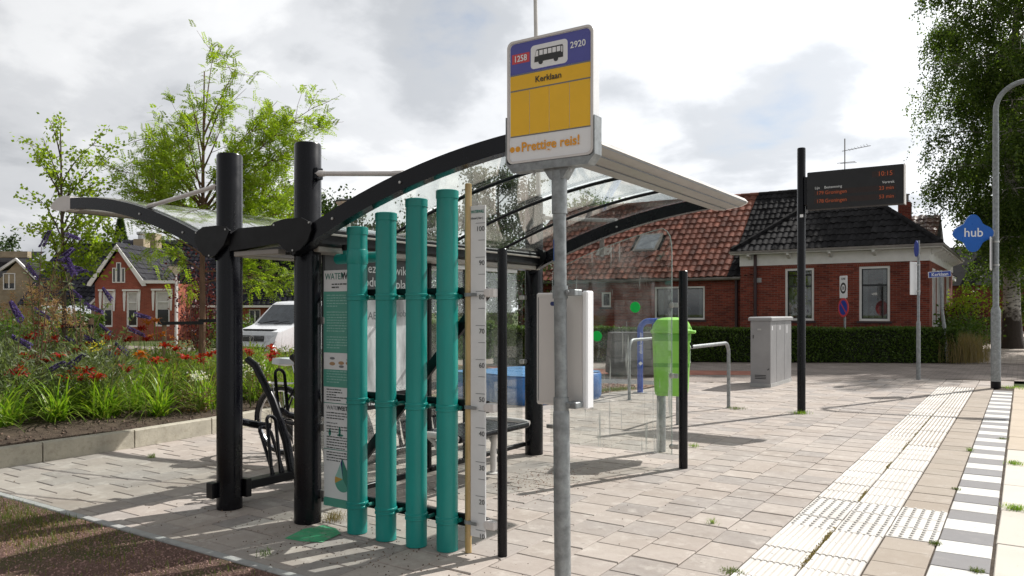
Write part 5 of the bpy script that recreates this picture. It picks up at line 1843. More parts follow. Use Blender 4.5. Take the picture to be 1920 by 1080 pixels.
# ================================================================== SIGN POSTS
p = gnd(1722, 712)
sp = thing('sign_post', 'galvanised post carrying signs seen edge-on beside the side street', 'sign post', p)
MB().lathe([(0.042, 0), (0.042, 1.20), (0.038, 1.23), (0.028, 1.25), (0.028, 2.95)], 0, 0, 18).build('post', mt['galv'], sp)
o = MB().cbox(-0.02, 0.0, -0.22, 0.22, 1.80, 2.50, 0.005).build('sign_panel', mt['signwhite'], sp)
o.location = (-0.055, 0, 0)
o.rotation_euler = (0, 0, -0.32)
MB().lathe([(0.03, 2.42), (0.036, 2.42), (0.036, 2.45), (0.03, 2.45)], 0, 0, 12, close=False).lathe([(0.03, 1.86), (0.036, 1.86), (0.036, 1.89), (0.03, 1.89)], 0, 0, 12, close=False).build('clamp', mt['steel'], sp)
o = MB().lathe([(0.0, -.008), (0.17, -.008), (0.17, .008), (0.0, .008)], 0, 0, 28, close=False).build('round_sign', mt['streetblue'], sp)
o.location = (-0.04, 0, 2.78)
o.rotation_euler = (PI / 2, 0, -PI / 2 + 0.32)

p = gnd(1765, 690)
kp = thing('street_name_sign', 'blue street name plate reading Kerklaan on a slanting grey post', 'street sign', (-1.93, 25.15, 0))
post = MB().tube([(0.12, 0.02, 0), (0.06, 0.01, 1.0), (0, 0, 1.5), (-.03, 0, 2.62)], [0.055, 0.05, 0.042, 0.04], 14).build('post', mt['galv'], kp)
plate = MB().cbox(-0.325, 0.325, -0.012, 0.012, -0.085, 0.085, 0.004).build('name_plate', mt['signwhite'], kp)
plate.location = (-0.05, -0.06, 2.50)
plate.rotation_euler = (0, -math.radians(4), TH)
MB().box(-0.312, 0.312, -0.0135, -0.0122, -0.073, 0.073).build('blue_field', mt['streetblue'], plate)
o = link('lettering', text_mesh('Kerklaan', 0.135, mt['signwhite'], 0.0006, 'CENTER', 0.002), plate)
o.matrix_local = Matrix.Translation((0, -0.0145, -0.045)) @ Matrix.Rotation(PI / 2, 4, 'X')

npk = thing('no_parking_sign', 'round red and blue no parking sign under a white zone plate', 'traffic sign', (-4.33, 24.15, 0), rz=math.radians(-50))
MB().lathe([(0.03, 0), (0.03, 2.35)], 0, 0, 14).build('post', mt['galv'], npk)
zp = MB().prism(rrect(-0.20, 0.20, 1.83, 2.48, 0.03), 'y', -0.05, -0.036).build('zone_plate', mt['signwhite'], npk)
def ringdisc(r0, r1, cz, y):
    mb = MB()
    n_ = 32
    for r in (r0, r1):
        mb.v += [(r * math.cos(2 * PI * i / n_), y, cz + r * math.sin(2 * PI * i / n_)) for i in range(n_)]
    for i in range(n_):
        mb.f.append((i, (i + 1) % n_, n_ + (i + 1) % n_, n_ + i))
        mb.mi.append(0)
    return mb
ringdisc(0.10, 0.16, 2.12, -0.0515).build('zone_ring', mt['signink'], zp, False)
o = link('lettering', text_mesh('30', 0.13, mt['signink'], 0.0006, 'CENTER', 0.002), zp)
o.matrix_local = Matrix.Translation((0, -0.052, 2.075)) @ Matrix.Rotation(PI / 2, 4, 'X')
o = link('lettering', text_mesh('ZONE', 0.085, mt['signink'], 0.0006, 'CENTER', 0.001), zp)
o.matrix_local = Matrix.Translation((0, -0.052, 2.36)) @ Matrix.Rotation(PI / 2, 4, 'X')
np_ = MB()
np_.v = []
rd = MB().prism([(0.28 * math.cos(2 * PI * i / 36), 1.55 + 0.28 * math.sin(2 * PI * i / 36)) for i in range(36)], 'y', -0.05, -0.036).build('round_sign', mt['signred'], npk)
MB().prism([(0.215 * math.cos(2 * PI * i / 36), 1.55 + 0.215 * math.sin(2 * PI * i / 36)) for i in range(36)], 'y', -0.0515, -0.0505).build('blue_field', mt['streetblue'], rd)
MB().prism([(-.18, 1.70), (-.15, 1.73), (.18, 1.40), (.15, 1.37)], 'y', -0.053, -0.052).build('diagonal_bar', mt['signred'], rd)

# white mast behind the shelter
p = atz(1010, 600, 15.0)
wm = thing('white_mast', 'tall slender white mast rising behind the bus stop sign', 'mast', (p[0], p[1], 0))
top_ = atz(1002, -120, 15.0)
MB().tube([(0.05, 0.02, 0), (0.02, 0.01, 2.2), (top_[0] - p[0], top_[1] - p[1], top_[2])], [0.055, 0.05, 0.035], 14).build('mast_pole', mt['alu_white'], wm)
MB().hull([(top_[0] - p[0] + a, top_[1] - p[1] + b_, top_[2] + c_) for a in (-.1, .5) for b_ in (-.1, .1) for c_ in (0, .07)]).build('mast_head', mt['greybox'], wm)


def cone_lamp(px, py, Z, label, s=1.0):
    q = atz(px, py, Z)
    t = thing('park_lamp', label, 'street lamp', (q[0], q[1], 0), group='cone shaped park lamps')
    h = q[2]
    MB().lathe([(0.06, 0), (0.055, 1.0), (0.04, h - .2 * s)], 0, 0, 14).build('lamp_post', mt['alu_white'], t)
    MB().lathe([(0.05, h - .22 * s), (0.33 * s, h + .10 * s), (0.33 * s, h + .115 * s)], 0, 0, 28).build('lamp_cone', mt['lampshade'], t)
    MB().lathe([(0.36 * s, h + .116 * s), (0.36 * s, h + .135 * s), (0.2 * s, h + .19 * s), (0.0, h + .20 * s)], 0, 0, 28, close=False).build('lamp_cap', mt['black_matt'], t)


cone_lamp(654, 388, 20.0, 'white cone lamp seen over the black roof rib')
cone_lamp(330, 505, 33.0, 'white cone lamp on a thin post before the left house')


# ================================================================== BUILDINGS
def wall_y(mb, x0, x1, z0, z1, y0, y1, holes):
    """wall slab between y0 and y1 with rectangular openings (x0,x1,z0,z1)"""
    cur = x0
    for a, b_, c, d in sorted(holes):
        if a > cur:
            mb.box(cur, a, y0, y1, z0, z1)
        mb.box(a, b_, y0, y1, z0, c)
        if d < z1:
            mb.box(a, b_, y0, y1, d, z1)
        cur = b_
    if cur < x1:
        mb.box(cur, x1, y0, y1, z0, z1)
    return mb


def wall_x(mb, y0, y1, z0, z1, x0, x1, holes):
    cur = y0
    for a, b_, c, d in sorted(holes):
        if a > cur:
            mb.box(x0, x1, cur, a, z0, z1)
        mb.box(x0, x1, a, b_, z0, c)
        if d < z1:
            mb.box(x0, x1, a, b_, d, z1)
        cur = b_
    if cur < y1:
        mb.box(x0, x1, cur, y1, z0, z1)
    return mb


TILE_U = [0, .14, .30, .50, .70, .86, 1.0]
TILE_H = [.010, .034, .044, .034, .012, .004, .010]


def tile_shape(w, l):
    v, f = [], []
    for (vv, lift, drop) in ((0.0, 0.030, 0.026), (0.0, 0.030, 0), (l, 0.0, 0)):
        for u, h in zip(TILE_U, TILE_H):
            v.append((u * w, vv, h * w / 0.25 + lift - drop))
    k = 7
    for r in (0, 1):
        for i in range(k - 1):
            f.append((r * k + i, r * k + i + 1, (r + 1) * k + i + 1, (r + 1) * k + i))
    return v, f


def tile_roof(owner, off, O, U, V, width, length, w, l, mat, name, limit, clip=None, rest=None, far=False):
    """pantiles over a sloping plane; the nearest ones stay single"""
    U, V, O = Vector(U).normalized(), Vector(V).normalized(), Vector(O)
    Nn = U.cross(V).normalized()
    gv, gf = tile_shape(w * 1.03, l * 1.12)
    me = MB().add(gv, gf).mesh(name, mat, True, fix=False)
    nc, nr = int(round(width / w)), int(round(length / l))
    cells = []
    for r in range(nr):
        for c_ in range(nc):
            u, v = c_ * w, r * l
            if clip and not clip(u + w / 2, v + l / 2):
                continue
            p = O + U * u + V * v
            cells.append((depth(p.x, p.y), p))
    if not far:
        cells.sort(key=lambda t: t[0])
    big = MB()
    rr = random.Random(9)
    for i, (d, p) in enumerate(cells):
        j = Nn * rr.gauss(0, 0.006) + V * rr.gauss(0, 0.008)
        if i < limit:
            o = link(name, me, owner)
            mx = Matrix(((U.x, V.x, Nn.x, p.x + j.x), (U.y, V.y, Nn.y, p.y + j.y), (U.z, V.z, Nn.z, p.z + j.z), (0, 0, 0, 1)))
            o.matrix_local = Matrix.Translation(off) @ mx
        else:
            big.add([tuple(p + j + U * a + V * b_ + Nn * c) for a, b_, c in gv], gf)
    if big.v:
        o = big.build(rest or name + 's', mat, owner, True, False)
        o.location = off
        o['kind'] = 'stuff'


def ridge_caps(P0, P1, r, l, mat, owner, name='ridge_tile', off=(0, 0, 0)):
    P0, P1 = Vector(P0), Vector(P1)
    n_ = max(1, int((P1 - P0).length / l))
    d = (P1 - P0) / n_
    for i in range(n_):
        a, b_ = P0 + d * i, P0 + d * (i + 1.04)
        o = MB().tube([a, b_], [r * 1.08, r], 8).build(name, mat, owner)
        o.location = off


def window_y(root, x0, x1, z0, z1, y, bars_h=(), bars_v=(), fw=0.075, label=None, darkbar=True, blind=None, recess=0.07, reflection_strip=0.0):
    """window looking towards -y: frame proud of the pane"""
    fr = MB()
    fr.box(x0, x1, y, y + 0.07, z0, z0 + fw).box(x0, x1, y, y + 0.07, z1 - fw, z1)
    fr.box(x0, x0 + fw, y, y + 0.07, z0 + fw, z1 - fw).box(x1 - fw, x1, y, y + 0.07, z0 + fw, z1 - fw)
    fo = fr.build('window', mt['wpaint'], root, False)
    if root.type == 'EMPTY' and root.get('world_parts'):
        fo.location = -Vector(root.location)
    MB().box(x0 + fw, x1 - fw, y + recess, y + recess + .01, z0 + fw, z1 - fw).build('pane', mt['housepane'] if reflection_strip else mt['pane'], fo, False)
    if reflection_strip:  # folded pale strips added behind the glass imitate reflected white shapes
        for xa, xb in ((x0 + fw, x0 + fw + reflection_strip), (x1 - fw - reflection_strip, x1 - fw)):
            cu_ = MB()
            for i in range(13):
                xx_ = xa + (xb - xa) * i / 12
                cu_.v += [(xx_, y + .17 + (.025 if i % 2 else 0), z0 + .02), (xx_, y + .17 + (.025 if i % 2 else 0), z1 - .02)]
            for i in range(12):
                cu_.f.append((2 * i, 2 * i + 2, 2 * i + 3, 2 * i + 1))
                cu_.mi.append(0)
            cu_.build('reflection_strip', mt['reflection_strip'], fo, False)
        pl_ = MB()
        for i in range(2):
            xx_ = x0 + (x1 - x0) * (.4 + .25 * i)
            pl_.lathe([(.05, z0 + fw), (.07, z0 + fw + .16), (.03, z0 + fw + .2), (.09, z0 + fw + .33), (.02, z0 + fw + .42)], xx_, y + .18, 10)
        pl_.build('sill_vase', mt['greybox'], fo)
    bmat = mt['frame_dark'] if darkbar else mt['wpaint']
    inner = MB()
    e = 0.028
    inner.box(x0 + fw, x1 - fw, y + .03, y + recess - .002, z0 + fw, z0 + fw + e).box(x0 + fw, x1 - fw, y + .03, y + recess - .002, z1 - fw - e, z1 - fw)
    inner.box(x0 + fw, x0 + fw + e, y + .03, y + recess - .002, z0 + fw + e, z1 - fw - e).box(x1 - fw - e, x1 - fw, y + .03, y + recess - .002, z0 + fw + e, z1 - fw - e)
    for z in bars_h:
        inner.box(x0 + fw + e, x1 - fw - e, y + .02, y + recess - .002, z - .03, z + .03)
    inner.build('sash', bmat, fo, False)
    for x in bars_v:
        MB().box(x - .035, x + .035, y + .01, y + recess - .003, z0 + fw + e, z1 - fw - e).build('mullion', mt['wpaint'], fo, False)
    if blind:
        MB().box(x0 + fw + e, x1 - fw - e, y + recess - .0015, y + recess - .0005, blind, z1 - fw - e).build('blind', mt['blind'], fo, False)
    return fo


BX0, BX1, BY0, BY1 = -8.47, -2.47, 27.70, 37.2
h1 = thing('brick_house', 'red brick house with dark hipped roof and long red tiled wing', 'house', (-5.5, 27.7, 0))
h1['world_parts'] = 1
OFF = -Vector(h1.location)
EV = 3.50                     # eaves of the main block
w1 = [(-6.91, -5.95, 1.12, 2.92), (-4.53, -3.60, 1.12, 2.92)]
mb = MB()
wall_y(mb, BX0, BX1, -0.1, 3.05, BY0, BY0 + 0.25, w1)
sw = [(28.6, 29.5, 1.0, 2.85), (30.2, 31.1, 1.0, 2.85), (32.0, 32.9, 1.0, 2.85), (34.2, 35.1, 1.0, 2.85)]
wall_x(mb, BY0 + 0.25, BY1, -0.1, 3.05, BX1 - 0.25, BX1, sw)
mb.box(BX0, BX0 + .25, BY0 + .25, BY1, -.1, 3.05)
mb.box(BX0 + .25, BX1 - .25, BY0 + 4.5, BY0 + 4.7, -.1, 3.05).box(BX0 + .25, BX1 - .25, BY1 - .25, BY1, -.1, 3.05)
part(mb, 'wall', mt['brick'], h1, False)
for (a, b_, c, d) in w1:
    fo = window_y(h1, a, b_, c, d, BY0 + 0.03, bars_h=(2.30,), reflection_strip=.16)
    sub(MB().box(a - .06, b_ + .06, BY0 - .05, BY0 + .10, c - .075, c - .001), 'sill', mt['pipe_dark'], fo, False)
    sub(MB().box(a - .1, b_ + .1, BY0 - .004, BY0 - .0005, d + .001, d + .20), 'lintel', M_brick('lintel_brick', (0.21, 0.045, 0.028), (0.26, 0.06, 0.035), (0.20, 0.15, 0.12), 0.0625, 0.215), fo, False)
for (a, b_, c, d) in sw:
    fr = MB()
    xx = BX1 - 0.03
    for q in ((a, a + .07, c, d), (b_ - .07, b_, c, d), (a + .07, b_ - .07, c, c + .07), (a + .07, b_ - .07, d - .07, d)):
        fr.box(xx - .06, xx + .05, *q[:2], *q[2:])
    fo = part(fr, 'window', mt['wpaint'], h1, False)
    sub(MB().box(xx - .05, xx - .04, a + .07, b_ - .07, c + .07, d - .07), 'pane', mt['pane'], fo, False)
    sub(MB().box(xx, xx + .12, a - .05, b_ + .05, c - .07, c - .001), 'sill', mt['wpaint'], fo, False)
# white cornice and gutter with brackets
cn = part(MB().box(BX0 - .02, BX1 + .022, BY0 - 0.022, BY0 + .2, 3.051, EV - .06).box(BX1 - .2, BX1 + .022, BY0 + .201, BY1, 3.051, EV - .06), 'cornice', mt['wpaint'], h1, False)
OV = 0.38
sub(MB().box(BX0 - .25, BX1 + OV, BY0 - OV, BY0 - .023, EV - .055, EV - .02).box(BX1 + .023, BX1 + OV, BY0 - .0225, BY1 + .2, EV - .055, EV - .02), 'eaves_board', mt['wpaint'], cn, False)
gt = part(MB().box(BX0 - .28, BX1 + OV + .05, BY0 - OV - .06, BY0 - OV + .04, EV - .019, EV + .06).box(BX1 + OV - .05, BX1 + OV + .05, BY0 - OV + .041, BY1 + .2, EV - .019, EV + .06), 'gutter', mt['zinc'], h1, False)
for x in (-8.1, -6.75, -5.4, -4.05, -2.75):
    sub(MB().prism([(BY0 - .03, EV - .06), (BY0 - .34, EV - .06), (BY0 - .34, EV - .12), (BY0 - .22, EV - .17), (BY0 - .03, EV - .24)], 'x', x - .045, x + .045), 'bracket', mt['wpaint'], cn)
for i in range(8):
    y = BY0 + 0.3 + i * 1.2
    sub(MB().prism([(BX1 + .03, EV - .06), (BX1 + .34, EV - .06), (BX1 + .34, EV - .12), (BX1 + .22, EV - .17), (BX1 + .03, EV - .24)], 'y', y - .045, y + .045), 'bracket', mt['wpaint'], cn)
# hipped roof
RZ, AX, AY = 6.15, -5.5, 30.95
ex0, ex1, ey0 = BX0 - .26, BX1 + OV, BY0 - OV
apex = (AX, AY, RZ)
rd_ = MB().add([(ex0, ey0, EV + .02), (ex1, ey0, EV + .02), apex, (ex1, BY1 + .2, EV + .02), (AX, BY1 + .2, RZ), (ex0, BY1 + .2, EV + .02)],
               [(0, 1, 2), (1, 3, 4, 2), (0, 2, 4, 5), (3, 5, 4)])
rf = part(rd_, 'roof', mt['deck'], h1, False)
fv = Vector((0, AY - ey0, RZ - EV - .02))
L_ = fv.length
cf = lambda u, v: (ex0 + u) > ex0 + (AX - ex0) * v / L_ - .05 and (ex0 + u) < ex1 - (ex1 - AX) * v / L_ + .05
tile_roof(rf, Vector((0, 0, 0)), (ex0, ey0, EV + .04), (1, 0, 0), fv, ex1 - ex0, L_, 0.205, 0.40, mt['tile_dark'], 'dark_roof_tile', 300, cf, 'dark_roof_tile_field')
sv = Vector((AX - ex1, 0, RZ - EV - .02))
S_ = sv.length
cs = lambda u, v: u > (AY - ey0) * v / S_ - .05
tile_roof(rf, Vector((0, 0, 0)), (ex1, ey0, EV + .04), (0, 1, 0), sv, BY1 + .2 - ey0, S_, 0.205, 0.40, mt['tile_dark'], 'side_roof_tile', 0, cs, 'side_roof_tile_field')
lv = Vector((AX - ex0, 0, RZ - EV - .02))
cl_ = lambda u, v: (BY1 + .2 - u) > ey0 + (AY - ey0) * v / lv.length - .05
tile_roof(rf, Vector((0, 0, 0)), (ex0, BY1 + .2, EV + .04), (0, -1, 0), lv, BY1 + .2 - ey0, lv.length, 0.205, 0.40, mt['tile_dark'], 'side_roof_tile', 0, cl_, 'left_roof_tile_field')
ridge_caps((ex0 + .05, ey0 + .05, EV + .10), (AX, AY, RZ + .06), 0.095, 0.38, mt['tile_dark'], rf, 'hip_tile')
ridge_caps((ex1 - .05, ey0 + .05, EV + .10), (AX, AY, RZ + .06), 0.095, 0.38, mt['tile_dark'], rf, 'hip_tile')
ridge_caps((AX, AY, RZ + .06), (AX, BY1, RZ + .06), 0.095, 0.38, mt['tile_dark'], rf, 'ridge_tile')
# the long low wing
WX0, WY0, WY1, WEV = -18.2, 28.02, 35.2, 2.66
ww_h = [(-11.90, -9.90, 1.12, 2.38), (-14.19, -13.77, 1.60, 2.20), (-16.6, -15.6, 1.1, 2.3)]
mb = wall_y(MB(), WX0, BX0 - .001, -0.1, WEV - .05, WY0, WY0 + .25, ww_h)
mb.box(WX0, WX0 + .25, WY0 + .25, WY1, -.1, WEV - .05)
mb.box(WX0 + .25, BX0 - .001, WY1 - .25, WY1, -.1, WEV - .05).box(WX0 + .25, BX0 - .001, WY0 + 3.4, WY0 + 3.6, -.1, WEV - .05)
part(mb, 'wing_wall', mt['brick'], h1, False)
for i, (a, b_, c, d) in enumerate(ww_h):
    fo = window_y(h1, a, b_, c, d, WY0 + 0.03, bars_v=((a + b_) / 2 - .02,) if i != 1 else (), fw=0.07, reflection_strip=.22 if i != 1 else 0)
    sub(MB().box(a - .06, b_ + .06, WY0 - .05, WY0 + .10, c - .075, c - .001), 'sill', mt['pipe_dark'], fo, False)
part(MB().tube([(WX0 - .2, WY0 - .22, WEV - .02), (BX0 - .02, WY0 - .22, WEV - .02)], 0.07, 10), 'wing_gutter', mt['zinc'], h1)
for x, zt, yy_ in ((BX0 - .22, WEV - .08, WY0 - .07), (BX0 + .55, EV - .05, BY0 - .07)):
    part(MB().tube([(x, yy_, 0), (x, yy_, zt)], 0.055, 10), 'downpipe', mt['pipe_dark'], h1)
RX1 = BX0 + 3.0
ry, rz = 31.62, 6.10
wr = part(MB().add([(WX0 - .2, WY0 - .28, WEV), (RX1, WY0 - .28, WEV), (RX1, ry, rz), (WX0 - .2, ry, rz), (WX0 - .2, 2 * ry - WY0 + .28, WEV), (RX1, 2 * ry - WY0 + .28, WEV)],
                   [(0, 1, 2, 3), (3, 2, 5, 4)]), 'wing_roof', mt['deck'], h1, False)
part(MB().prism([(WY0, WEV - .05), (2 * ry - WY0, WEV - .05), (ry, rz - .08)], 'x', WX0, WX0 + .25), 'wing_gable', mt['brick'], h1, False)
wv = Vector((0, ry - WY0 + .28, rz - WEV))
XD = -8.9        # red tiles up to here, dark beyond
tw, tl = 0.262, 0.345
nc_ = int((XD - WX0 + .2) / tw)
hole = lambda u, v: not (-13.35 + 18.4 < u < -12.15 + 18.4 and 1.62 < v < 2.85)
tile_roof(wr, Vector((0, 0, 0)), (WX0 - .2, WY0 - .30, WEV + .03), (1, 0, 0), wv, nc_ * tw, wv.length, tw, tl, mt['tile_red'], 'red_roof_tile', 300, hole, 'red_roof_tile_field')
xs_ = WX0 - .2 + nc_ * tw
tile_roof(wr, Vector((0, 0, 0)), (xs_, WY0 - .30, WEV + .03), (1, 0, 0), wv, RX1 - xs_, wv.length, 0.205, tl, mt['tile_dark'], 'wing_dark_tile', 60,
          lambda u, v: xs_ + u < BX0 + 0.5 + v * .75, 'wing_dark_tile_field')
ridge_caps((WX0 - .2, ry, rz + .04), (XD, ry, rz + .04), 0.11, 0.36, mt['tile_red'], wr, 'ridge_tile')
ridge_caps((XD, ry, rz + .04), (AX, ry, rz + .04), 0.11, 0.36, mt['tile_dark'], wr, 'dark_ridge_tile')
# skylight and flue
wn0 = wv.normalized()
nn_ = Vector((1, 0, 0)).cross(wn0)
so = Vector((-13.25, WY0 - .30, WEV + .03)) + wn0 * 1.7
def slab(o_, du, dv, t0, t1):
    U_ = Vector((1, 0, 0))
    pts = []
    for t in (t0, t1):
        for a, b_ in ((0, 0), (du, 0), (du, dv), (0, dv)):
            pts.append(o_ + U_ * a + wn0 * b_ + nn_ * t)
    return MB().hull([tuple(q) for q in pts])
sk = part(slab(so, 1.0, 1.12, 0.0, 0.10), 'skylight', mt['zinc'], h1)
sub(slab(so + Vector((.09, 0, 0)) + wn0 * .09, 0.82, 0.94, 0.101, 0.108), 'skylight_pane', mt['pane_sky'], sk)
fo_ = Vector((-14.9, WY0 - .30, WEV + .03)) + wn0 * 1.55
fl = part(MB().lathe([(0.13, fo_.z - .05), (0.10, fo_.z + .15), (0.10, fo_.z + .75), (0.13, fo_.z + .76), (0.13, fo_.z + .95), (0.0, fo_.z + 1.0)], fo_.x + .3, fo_.y, 14), 'flue', mt['zinc'], h1)
sub(slab(fo_, .62, .5, 0.03, 0.07), 'flue_flashing', mt['alu'], fl)
# rear roof and chimney on the right
rr_ = part(MB().add([(-6.5, 32.6, 3.6), (-2.75, 32.6, 3.6), (-2.75, 35.3, 5.30), (-6.5, 35.3, 5.30), (-6.5, 38, 3.6), (-2.75, 38, 3.6)], [(0, 1, 2, 3), (3, 2, 5, 4), (1, 5, 2)]), 'rear_roof', mt['deck'], h1, False)
tile_roof(rr_, Vector((0, 0, 0)), (-6.5, 32.6, 3.64), (1, 0, 0), Vector((0, 2.7, 1.7)), 3.75, 3.19, 0.25, 0.34, M('brown_pantile', (0.15, 0.085, 0.065), 0.4, var=0.3, isl=0.35), 'rear_roof_tile', 100, None, 'rear_roof_tile_field')
part(MB().box(-4.12, -3.62, 33.6, 34.1, 3.9, 5.03).box(-4.09, -3.65, 33.63, 34.07, 5.031, 5.70), 'chimney', mt['brick'], h1, False)
part(MB().tube([(-3.8, 33.9, 5.7), (-3.8, 33.9, 6.0)], 0.06, 8).tube([(-3.8, 33.9, 6.0), (-3.8, 33.9, 6.04)], 0.1, 8), 'chimney_pot', mt['zinc'], h1)
# aerial
q = aty(1584, 260, 33.0)
an = MB()
an.tube([(q[0], 33.0, 5.6), (q[0], 33.0, q[2])], 0.022, 6)
z_ = aty(1584, 283, 33)[2]
an.tube([(q[0] - .1, 33.0, z_), (q[0] + 0.9, 33.3, z_ + .16)], 0.012, 5)
for i in range(7):
    a = q[0] + 0.15 + i * .11
    an.tube([(a, 32.9, z_ + .04 + i * .02), (a, 33.3, z_ + .04 + i * .02)], 0.008, 4)
z2 = aty(1584, 305, 33)[2]
an.tube([(q[0] - .25, 32.8, z2 - .03), (q[0] + .35, 33.2, z2 + .04)], 0.012, 5).tube([(q[0] - .2, 33.2, z2 + .02), (q[0] + .45, 32.9, z2 - .06)], 0.010, 5)
part(an, 'aerial', mt['zinc'], h1)
part(MB().box(-8.0, -7.72, BY0 - .004, BY0 - .001, 2.46, 2.62), 'vent_plate', mt['greybox'], h1, False)


# ------------------------------------------------------------------ houses on the left (frames turned to face the square)
def at_local(px, Z):
    return (px - 960) / F_PX * Z


Z0 = 40.0
gx = -0.18
lh = thing('gabled_house', 'orange brick house with white gable trim and dark glazed roof behind the bed', 'house', (atz(222, 0, Z0)[0], atz(222, 0, Z0)[1], -0.2), rz=TH)
# local frame: x right, y away, z from its own ground; pixel positions converted at their depth
def lxp(px, Z=Z0):
    return at_local(px, Z) - at_local(222, Z0)
def lzp(py, Z=Z0):
    return CAM_H + (HZ - py) / F_PX * Z + 0.2
ga0, ga1 = lxp(178), lxp(268)
gb1 = lxp(331)
ez, az = lzp(531), lzp(468)
win = [(lxp(192), lxp(211), lzp(613), lzp(547)), (lxp(237), lxp(258), lzp(613), lzp(547))]
mb = wall_y(MB(), ga0, ga1, 0, ez, 0, .25, win)
mb.prism([(ga0, ez), (ga1, ez), ((ga0 + ga1) / 2, az)], 'y', 0, .25)
mb.box(ga0, ga0 + .25, .25, 6, 0, ez)
win3 = [(lxp(291), lxp(318), lzp(612), lzp(546))]
wall_y(mb, ga1 + .001, gb1, 0, ez - .02, 0.0, .25, win3)
mb.box(gb1 - .25, gb1, .251, 3, 0, ez - .02)
mb.build('wall', mt['brick_or'], lh, False)
for a, b_, c, d in win + win3:
    fo = window_y(lh, a, b_, c, d, 0.03, bars_h=(d - .55,), fw=.06, blind=d - .95, darkbar=False)
    for s in (a - .16, b_ + .02):
        MB().hull([(s, -.02, d + .03), (s + .14, -.02, d + .03), (s, -.06, d - .2), (s + .14, -.06, d - .2), (s + .03, -.05, d - 1.0), (s + .11, -.05, d - 1.0), (s, 0, d), (s + .14, 0, d - .1), (s + .04, 0, d - 1.0)]).build('awning_side', mt['wpaint'], fo, False)
    MB().box(a - .16, b_ + .16, -.14, -.005, d + .031, d + .12).build('awning_box', mt['wpaint'], fo, False)
gw = [(-.32, .30, az - 2.35 + .9, az - .75)]
cx_ = (ga0 + ga1) / 2
for x0, x1, z0, z1 in ((cx_ - .33, cx_ - .14, lzp(531) + .02, lzp(502)), (cx_ - .125, cx_ + .125, lzp(531) + .02, lzp(492)), (cx_ + .14, cx_ + .33, lzp(531) + .02, lzp(502))):
    f_ = MB().box(x0, x1, -.04, -.001, z0, z1).build('gable_window', mt['wpaint'], lh, False)
    MB().box(x0 + .05, x1 - .05, -.0425, -.0405, z0 + .05, z1 - .05).build('pane', mt['pane'], f_, False)
sl = Vector((cx_ - ga0 + .25, 0, az - ez + .25)).normalized()
for s, xa in ((1, ga0 - .28), (-1, ga1 + .28)):
    pts = [(xa, ez - .14), (xa + s * .05, ez + .02), (cx_, az + .26), (cx_, az + .05), (xa + s * .2, ez - .16)]
    MB().prism(pts, 'y', -.28, -.22).build('bargeboard', mt['wpaint'], lh, False)
MB().box(ga1 + .02, gb1 + .15, -.3, -.001, ez - .019, ez + .14).build('eaves_board', mt['wpaint'], lh, False)
gr_ = MB().add([(ga0 - .28, -.25, ez - .05), (cx_, -.25, az + .2), (ga1 + .28, -.25, ez - .05), (ga0 - .28, 6.5, ez - .05), (cx_, 6.5, az + .2), (ga1 + .28, 6.5, ez - .05)], [(0, 1, 4, 3), (1, 2, 5, 4)]).build('gable_roof', mt['deck'], lh, False)
rv = Vector((cx_ - ga1 - .28, 0, az - ez + .25))
tile_roof(gr_, Vector((0, 0, 0)), (ga1 + .28, -.22, ez - .02), (0, 1, 0), rv, 6.6, rv.length, .23, .33, mt['tile_blue'], 'gable_roof_tile', 0, None, 'gable_roof_tile_field')
# main roof behind
ZE, ZR = 42.0, 46.2
me0, me1 = lxp(74, 44), lxp(562, 42)
ezm, rzm = lzp(573, ZE), lzp(461, ZR)
mr = MB().add([(me0, 2.0, ezm), (me1, 2.0, ezm), (me1, 6.2, rzm), (me0, 6.2, rzm), (me0, 10.4, ezm), (me1, 10.4, ezm)], [(0, 1, 2, 3), (3, 2, 5, 4)]).build('main_roof', mt['deck'], lh, False)
mv = Vector((0, 4.2, rzm - ezm))
tile_roof(mr, Vector((0, 0, 0)), (me0, 1.97, ezm + .03), (1, 0, 0), mv, me1 - me0, mv.length, .27, .36, mt['tile_blue'], 'main_roof_tile', 0, None, 'main_roof_tile_field')
ridge_caps((me0, 6.2, rzm + .05), (me1, 6.2, rzm + .05), .12, .4, mt['tile_blue'], mr)
wm2 = [(lxp(384, ZE), lxp(410, ZE), lzp(608, ZE), lzp(580, ZE)), (lxp(463, ZE), lxp(485, ZE), lzp(608, ZE), lzp(580, ZE))]
mb = wall_y(MB(), gb1 + .01, me1 - .2, 0, ezm - .02, 2.3, 2.55, wm2)
mb.box(me1 - .45, me1 - .2, 2.551, 10, 0, ezm - .02)
mb.prism([(2.3, ezm - .02), (10, ezm - .02), (6.2, rzm - .15)], 'x', me1 - .45, me1 - .2)
mb.build('wing_wall', mt['brick_or'], lh, False)
for a, b_, c, d in wm2:
    window_y(lh, a, b_, c, d, 2.33, bars_v=((a + b_) / 2,), fw=.06)
MB().box(gb1 + .01, me1 + .1, 1.88, 2.02, ezm - .1, ezm + .02).build('gutter', mt['wpaint'], lh, False)
dr = MB().box(lxp(334, ZE), lxp(347, ZE), 2.24, 2.299, .05, lzp(572, ZE)).build('door', mt['wpaint'], lh, False)
MB().box(lxp(337, ZE), lxp(344, ZE), 2.232, 2.239, .5, lzp(576, ZE)).build('door_pane', mt['pane'], dr, False)
MB().tube([(lxp(333), -.05, 0), (lxp(333), -.05, ez)], .05, 8).build('downpipe', mt['wpaint'], lh)
c0, c1 = lxp(250, 44), lxp(269, 44)
ch = MB().box(c0, c1, 4.0, 4.8, rzm - 1.2, lzp(448, 44)).box(c0 - .12, c1 + .22, 5.0, 5.8, rzm - .6, lzp(437, 45)).build('chimney', mt['brick_yel'], lh, False)
